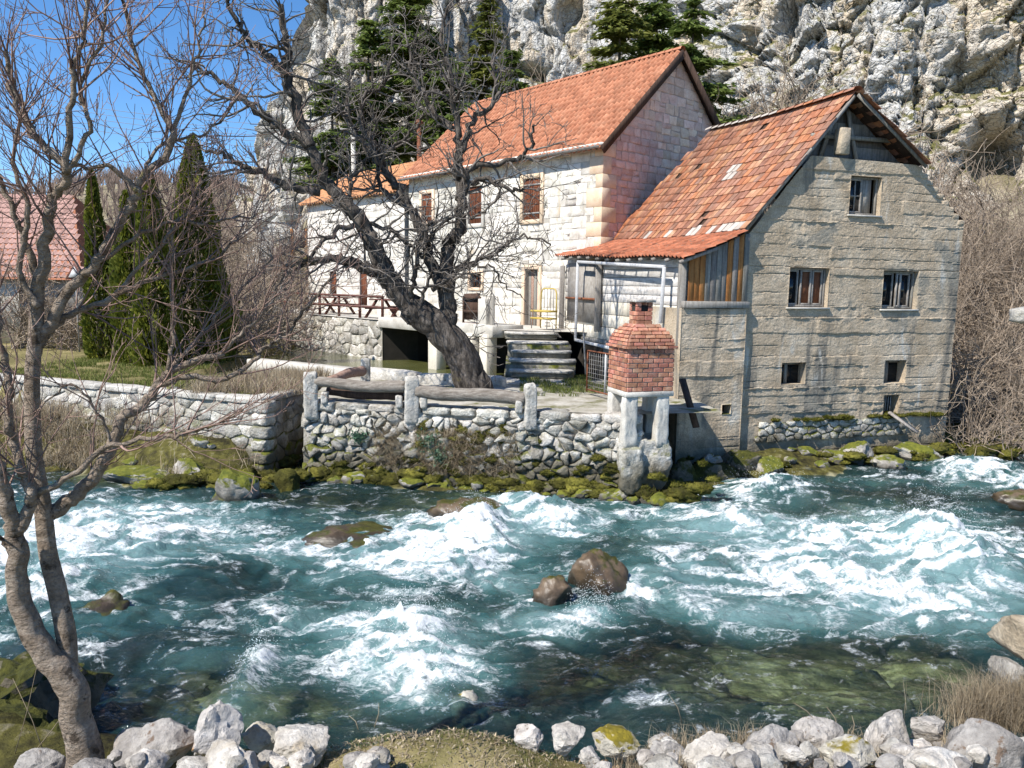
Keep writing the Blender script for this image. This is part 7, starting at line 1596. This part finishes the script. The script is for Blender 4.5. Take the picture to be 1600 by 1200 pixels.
P5 = dict(P3, seg=.35, maxl=2, rmin=.016, gap=.5)
for i, (px, py, Yd, h) in enumerate([(1160, 170, 44, 3.4), (1200, 150, 45, 3.8), (1245, 150, 44, 3), (1180, 190, 40, 3), (1440, 260, 39, 3), (1470, 280, 38, 3), (860, 120, 56, 2.4), (1130, 120, 47, 3), (1225, 120, 46, 3.4), (880, 90, 58, 2.4), (1500, 270, 38, 2.6), (1430, 230, 40, 2.4)]):
    p = atY(px, py, Yd); shrub(p.x, Yd, p.z - h * .4, h, 10, 'leafless shrub on the slope ' + ['between the house gable and the mill ridge', 'just above the middle of the mill ridge', 'above the mill ridge near its peak', 'rising right behind the back of the mill ridge', 'right of the mill peak under the cliff', 'right of the mill gable below the cave', 'left of the yellow green conifer', 'beside the conifer at the house gable', 'highest above the mill ridge', 'highest left of the yellow green conifer', 'right of the mill gable close to the upper wall corner', 'close behind the right slope of the mill roof'][i], 'leafless shrubs below the cliff', 240 + i, P5)
for i, (px, py, Yd, h) in enumerate([(395, 470, 30, 2.6), (440, 450, 33, 2.8), (350, 490, 28, 2.2), (300, 400, 38, 3.4), (420, 380, 44, 4), (360, 380, 46, 4), (60, 470, 31, 2.6), (20, 480, 30, 2.6), (100, 500, 30, 2.0), (470, 410, 46, 3)]):
    p = atY(px, py, Yd); shrub(p.x, Yd, p.z - h * .4, h, 11, 'grey brown leafless shrub ' + ['between the tall evergreens and the pond', 'at the far end of the pond below the annex', 'just right of the tallest evergreen', 'behind the tallest evergreen', 'high behind the lawn left of the notice board', 'farthest behind the lawn between evergreens and annex', 'under the pink roof beside the thin evergreen', 'at the left edge under the pink roof', 'on the lawn in front of the pink roofed house', 'beside the posts of the notice board'][i], 'leafless shrubs behind the lawn', 270 + i, dict(P4, rmin=.011))
x_, y_ = scatter(1300, (-1.3, .6), (4.2, 5.5), 16); z_ = ground_z(x_, y_) + .012; kp = fbm(x_ * 3, y_ * 3, 1, 3) > -.1
b = MB(); b.bulk(*spikes(np.stack([x_, y_, z_], 1)[kp], np.array([0, 0, .1]), .024, .010, RNG)); b.build('pale_leaves', pm('pale_leaf_bits', [(.26, .19, .12), (.40, .32, .22), (.50, .43, .32)], 9, tint=.3, bump=0), None, kind='stuff', label='pale dry leaf bits lying in the grass of the mound', cat='leaves')
x_, y_ = scatter(7000, (.55, 4.2), (4.2, 5.6), 15); z_ = ground_z(x_, y_) + RNG.uniform(0, .05, len(x_)); nn = len(x_)
b = MB(); b.bulk(*spikes(np.stack([x_, y_, z_], 1), np.array([0, 0, .15]), .035, .012, RNG)); b.build('leaf_litter', pm('dead_leaves', [(.12, .07, .04), (.26, .17, .10), (.38, .28, .18)], 9, tint=.5, bump=0), None, kind='stuff', label='brown dead leaves and bits lying between the near boulders', cat='leaves')
# single thin stems and dead stalks on the near bank
for i, (a_, e_, lab) in enumerate([((1066, 1130), (1045, 1085), 'first'), ((1275, 1128), (1240, 1098), ''), ((1310, 1142), (1292, 1105), ''), ((1332, 1150), (1331, 1118), ''), ((585, 1136), (592, 1098), ''), ((560, 1140), (545, 1118), ''), ((20, 1190), (60, 1030), ''), ((75, 1195), (20, 1060), ''), ((110, 1195), (90, 1080), ''), ((50, 1180), (110, 1100), '')]):
    p, q = atY(*a_, 5.15), atY(*e_, 5.2); b = MB(); m_ = p.lerp(q, .5) + Vector((.015, 0, .01)); b.tube([p, m_, q], [.004, .003, .0015], 4); recentre(b.build('dead_stalk', M['grass_dry'], None, label=['thin dry stalk leaning over the water above the long grey slab', 'dry stalk above the flat faced grey boulder', 'dry stalk left of the littered boulder', 'upright dry stalk beside the littered boulder', 'bent dry stalk at the back of the grassy mound', 'short dry stalk at the left back of the mound', 'long stalk crossing in front of the mossy rock bank', 'long stalk at the lower left leaning left', 'thin stalk just left of the tree trunk', 'thin stalk leaning right towards the tree trunk'][i], cat='stalk', group='dry stalks on the near bank'))

# ================================================================== EVERGREENS
def sprays(c, d, ln, wd, rng, up):
    n = len(c); d = d / np.linalg.norm(d, axis=1)[:, None]; sd = np.cross(d, up + rng.normal(size=(n, 3)) * .45); sd /= np.linalg.norm(sd, axis=1)[:, None] + 1e-9
    L = ln * rng.uniform(.6, 1.4, n)[:, None]; W_ = wd * rng.uniform(.6, 1.4, n)[:, None]
    V_ = np.stack([c - d * L * .5, c + sd * W_, c + d * L * .5, c - sd * W_], 1).reshape(-1, 3); i = np.arange(n) * 4
    return V_, np.stack([i, i + 1, i + 2, i + 3], 1), np.repeat(np.clip(rng.uniform(0, 1, n), 0, 1), 4)
def conifer(px, ytop, ybot, Yd, rad, lab, seed, mat='spruce', dens=1.0, grp='conifers below the cliff', droop=.28, lo=.0):
    t_, bt = atY(px, ytop, Yd), atY(px, ybot, Yd); H_ = t_.z - bt.z; rng = np.random.default_rng(seed)
    root = thing('conifer', lab, 'tree', (t_.x, Yd, bt.z), grp); b = MB(); b.tube([Vector((t_.x, Yd, bt.z)), Vector((t_.x, Yd, bt.z + H_ * .5)), Vector((t_.x, Yd, t_.z))], [H_ * .017, H_ * .010, .02], 8); b.build('trunk', M['bark_dark'], root, True)
    C_, D_ = [], []; nl = int(H_ / .33); br = MB()
    for k_ in range(nl):
        f = lo + (1 - lo) * (k_ + rng.uniform(0, .8)) / nl; f = lo + (1 - lo) * rng.uniform(0, .995) if rng.uniform() < .7 else f; zc = bt.z + H_ * f; rr = rad * (1 - f) ** .8 * rng.uniform(.7, 1.15) + .12
        for j in range(rng.integers(5, 8)):
            a = rng.uniform(0, 6.283); r1 = rr * rng.uniform(.65, 1.15); m = max(3, int(r1 / .17 * dens)); s_ = np.linspace(.12, 1, m)
            x_, y_ = math.cos(a), math.sin(a); zz = zc - droop * r1 * s_ ** 1.4 + .12 * r1 * s_ ** 3
            cc = np.stack([t_.x + x_ * r1 * s_, Yd + y_ * r1 * s_, zz], 1); rep = 10
            cc = np.repeat(cc, rep, 0) + rng.normal(size=(m * rep, 3)) * np.array([.15, .15, .08]); side = rng.uniform(-1, 1, m * rep)
            dd = np.stack([x_ - y_ * side, y_ + x_ * side, -.35 + rng.normal(0, .25, m * rep)], 1); C_.append(cc); D_.append(dd)
            br.tube([Vector((t_.x, Yd, zc)), Vector((t_.x + x_ * r1 * .9, Yd + y_ * r1 * .9, zc - droop * r1 * .8))], [.035, .01], 3, cap=False)
    br.build('branches', M['bark_dark'], root, kind='stuff'); C_, D_ = np.concatenate(C_), np.concatenate(D_)
    b = MB(); b.bulk(*sprays(C_, D_, .40, .075, rng, np.array([0, 0, 1.0]))); b.build('foliage', M[mat], root, kind='stuff')
conifer(640, -60, 235, 50, 4.6, 'broadest dark green conifer behind the leaning bare tree', 1); conifer(575, 25, 290, 49, 3.6, 'dark green conifer left of the broadest one', 2); conifer(518, 95, 300, 47, 3.2, 'short bushy conifer behind the pale orange annex roof', 3)
conifer(762, -10, 215, 52, 2.2, 'slender light green conifer against the cliff above the house roof', 4, 'spruce_light'); conifer(800, 75, 200, 50, 1.8, 'small dark conifer just above the left part of the house roof', 5)
conifer(972, -40, 180, 44, 3.2, 'yellow green conifer behind the house ridge', 6, 'spruce_light'); conifer(1085, 0, 200, 43, 3.4, 'large dark conifer beside the house gable', 7, 'spruce'); conifer(1030, -60, 180, 46, 2.8, 'tall conifer between the yellow green one and the one by the gable', 8); conifer(700, 60, 230, 48, 3.0, 'mid sized conifer right of the broadest one', 9)
def thuja(px, ytop, ybot, Yd, rad, lab, seed):
    t_, bt = atY(px, ytop, Yd), atY(px, ybot, Yd); bt.z = 1.62; H_ = t_.z - bt.z; rng = np.random.default_rng(seed)
    root = thing('thuja', lab, 'tree', (t_.x, Yd, bt.z), 'columnar evergreens on the lawn'); b = MB(); b.tube([Vector((t_.x, Yd, bt.z - .1)), Vector((t_.x, Yd, bt.z + H_ * .8))], [.12, .04], 8); b.build('trunk', M['bark_grey'], root, True)
    n = int(H_ * rad * 2400); f = rng.uniform(0, 1, n) ** .9; a = rng.uniform(0, 6.283, n); prof = np.minimum(1, (f + .16) * 5) * np.clip((1 - f) * 1.25, 0, 1) ** .6
    lump = 1 + .42 * fbm(np.cos(a) * 1.6 + seed, np.sin(a) * 1.6, f * H_ * .75, 3) + .12 * fbm(np.cos(a) * 5, np.sin(a) * 5 + seed, f * H_ * 2.5, 2); rr = rad * prof * lump * (1 - np.abs(rng.normal(-.04, .17, n)))
    c = np.stack([t_.x + np.cos(a) * rr, Yd + np.sin(a) * rr, bt.z + f * H_], 1); d = np.stack([np.cos(a) * .5, np.sin(a) * .5, np.full(n, 1.0)], 1) + rng.normal(size=(n, 3)) * .35
    b = MB(); b.bulk(*sprays(c, d, .17, .040, rng, np.stack([np.cos(a + 1.57), np.sin(a + 1.57), np.zeros(n)], 1))); b.build('foliage', M['thuja'], root, kind='stuff')
thuja(143, 266, 520, 26.5, .50, 'thin columnar evergreen, leftmost of the row on the lawn', 1); thuja(196, 300, 560, 25.2, .62, 'yellow green columnar evergreen second in the row', 2); thuja(232, 265, 575, 24.6, .72, 'full dark columnar evergreen third in the row', 3); thuja(300, 212, 572, 26.2, 1.05, 'tallest and broadest columnar evergreen at the right of the row', 4); thuja(336, 380, 560, 27.5, .6, 'short evergreen bush right of the tallest column', 5)

# ================================================================== LEFT BACKGROUND
# faded pink roofed house
L0 = atY(-40, 430, 33); lh = thing('pink_roofed_house', 'low house with a faded pink tiled roof behind the bare tree on the left', 'house', (L0.x - 3, 36, 1.7))
ex, ez = atY(122, 432, 32).x, atY(122, 432, 32).z; rz = atY(60, 300, 36).z
b = MB(); b.box((ex - 14, 32.3, 1.5), (ex - .3, 40, ez)); b.build('wall', M['render'], lh)
b = MB(); al = Vector((-1, 0, 0)); up_ = Vector((0, 4.3, rz - ez)).normalized(); Wd = math.hypot(4.3, rz - ez)
V_, F_, T_ = [], [], []
for r_i in range(int(Wd / .36) + 1):
    for c_i in range(46):
        k_ = len(V_); hip = r_i * .36 / Wd * 2.6; xx_ = c_i * .24
        if xx_ < hip: continue
        for (uu, lf) in ((r_i * .36, .05), (r_i * .36 + .4, 0)):
            for (a_, o_) in ((0, 0), (.5, .02), (.75, .07), (1, .01)): V_.append(tuple(Vector((ex + .2, 32.0, ez - .1)) + al * (xx_ + a_ * .24) + up_ * min(uu, Wd) + Vector((0, -.4, .7)) * (o_ + lf)))
        T_ += [rg.random()] * 8; F_ += [(k_ + i, k_ + i + 1, k_ + 5 + i, k_ + 4 + i) for i in range(3)]
b.bulk(V_, F_, T_); b.build('roof_tiles', M['tile_pink'], lh, True, kind='stuff')
b = MB(); b.add([(ex + .2, 31.9, ez - .15), (ex - 14, 31.9, ez - .15), (ex - 14, 36.3, rz - .1), (ex - 2.4, 36.3, rz - .1)], [(0, 1, 2, 3)]); b.add([(ex + .2, 31.9, ez - .15), (ex - 2.4, 36.3, rz - .1), (ex + .2, 40.6, ez - .15)], [(0, 1, 2)]); b.add([(ex + .2, 40.6, ez - .15), (ex - 2.4, 36.3, rz - .1), (ex - 14, 36.3, rz - .1), (ex - 14, 40.6, ez - .15)], [(0, 1, 2, 3)]); b.build('roof_deck', M['tile_old'], lh)
for i in range(3): q = MB(); x_ = ex - 2.2 - i * 3; q.box((x_ - .5, 32.22, 2.3), (x_ + .5, 32.34, ez - .5)); wq = q.build('window', M['frame_wood'], lh); q = MB(); q.box((x_ - .42, 32.18, 2.4), (x_ + .42, 32.26, ez - .6)); q.build('pane', M['glass'], wq)
# notice board, utility pole, wires, warning sign
nb_ = atY(468, 385, 45); no = thing('notice_board', 'small white notice board on brown posts beside the annex', 'board', (nb_.x, 45, 2.6))
b = MB(); b.box((nb_.x - .33, 44.97, nb_.z - .1), (nb_.x + .33, 45.02, nb_.z + .95)); b.build('panel', M['frame_wood'], no)
for s_ in (-.42, .42): b = MB(); b.box((nb_.x + s_ - .06, 44.9, 2.3), (nb_.x + s_ + .06, 45.05, nb_.z + 1.0)); b.build('post', M['wood_orange'], no)
pz = atY(551, 195, 44); pl = thing('utility_pole', 'pale concrete utility pole behind the annex roof', 'pole', (pz.x, 44, 4)); b = MB(); b.tube([Vector((pz.x + .15, 44, 3.5)), Vector((pz.x, 44, pz.z))], [.17, .12], 10); b.build('mast', M['plain_concrete'], pl, True)
b = MB(); b.bar((pz.x - .7, 44, pz.z - .25), (pz.x + .7, 44, pz.z - .25), .08); b.build('cross_arm', M['iron'], pl)
for i in range(5):
    wl_ = ['topmost', 'second highest', 'middle', 'second lowest', 'lowest'][i]
    a_, e_ = atY(0, 118 + i * 9, 62), atY(440, 196 + i * 9, 62); a_ = a_ + (a_ - e_) * .6; b = MB(); b.tube([a_.lerp(e_, t) - Vector((0, 0, 1.2 * math.sin(math.pi * t))) for t in np.linspace(0, 1, 14)], .016, 4); recentre(b.build('power_wire', M['iron'], None, label=wl_ + ' of five thin overhead wires crossing the sky behind the tree', cat='wire', group='overhead wires'))
sg = atY(118, 432, 29); sn = thing('warning_sign', 'red and white triangular warning sign behind the bare tree', 'sign', (sg.x, 29, 1.7)); b = MB(); b.tube([Vector((sg.x, 29, 1.5)), Vector((sg.x, 29, sg.z + .35))], .03, 8); b.build('post', M['iron'], sn)
for (s_, mt, y_) in ((.42, 'red_paint', 28.95), (.27, 'metal_white', 28.93)):
    b = MB(); V_ = [(sg.x + math.cos(a) * s_, yy, sg.z + .1 + math.sin(a) * s_) for yy in (y_, y_ + .012) for a in (R(90), R(210), R(330))]; b.add(V_, [(0, 1, 2), (5, 4, 3), (0, 3, 4, 1), (1, 4, 5, 2), (2, 5, 3, 0)]); b.build('plate', M[mt], sn)
# bare woodland of the far hill
n = 5200; x_ = RNG.uniform(-150, -24, n); y_ = RNG.uniform(62, 150, n)
hz = np.array([ground_z(0, 0)]) if 0 else None
hillv = 9.5 * np.exp(-((x_ + 55) / 26) ** 2) + 5 * np.exp(-((x_ + 110) / 38) ** 2) + 8
hz = 1.7 + hillv * sstep(62, 128, y_) * (1 + .10 * fbm(x_ * .05, y_ * .05, 3, 4)); hgt = RNG.uniform(1.8, 4.2, n)
base = np.stack([x_, y_, hz], 1); VV, FF, TT = [], [], []; off = 0
for k_ in range(9):
    d = np.stack([RNG.normal(0, .30, n), RNG.normal(0, .2, n), np.ones(n)], 1); p0_ = base + np.stack([np.zeros(n), np.zeros(n), hgt * RNG.uniform(0, .45, n)], 1); p1_ = p0_ + d * (hgt * RNG.uniform(.4, .65, n))[:, None]; w_ = .07
    V_ = np.stack([p0_ - [w_, 0, 0], p0_ + [w_, 0, 0], p1_], 1).reshape(-1, 3); VV.append(V_); FF.append(np.arange(n * 3).reshape(-1, 3) + off); off += n * 3; TT.append(np.repeat(RNG.uniform(0, 1, n), 3))
b = MB(); b.bulk(np.concatenate(VV), np.concatenate(FF), np.concatenate(TT)); b.build('hill_woodland', pm('bare_wood', [(.13, .095, .075), (.24, .18, .15)], .2, tint=.4, bump=0), None, kind='stuff', label='brown leafless woodland covering the far hill', cat='woodland')
print('objects', len(bpy.data.objects))
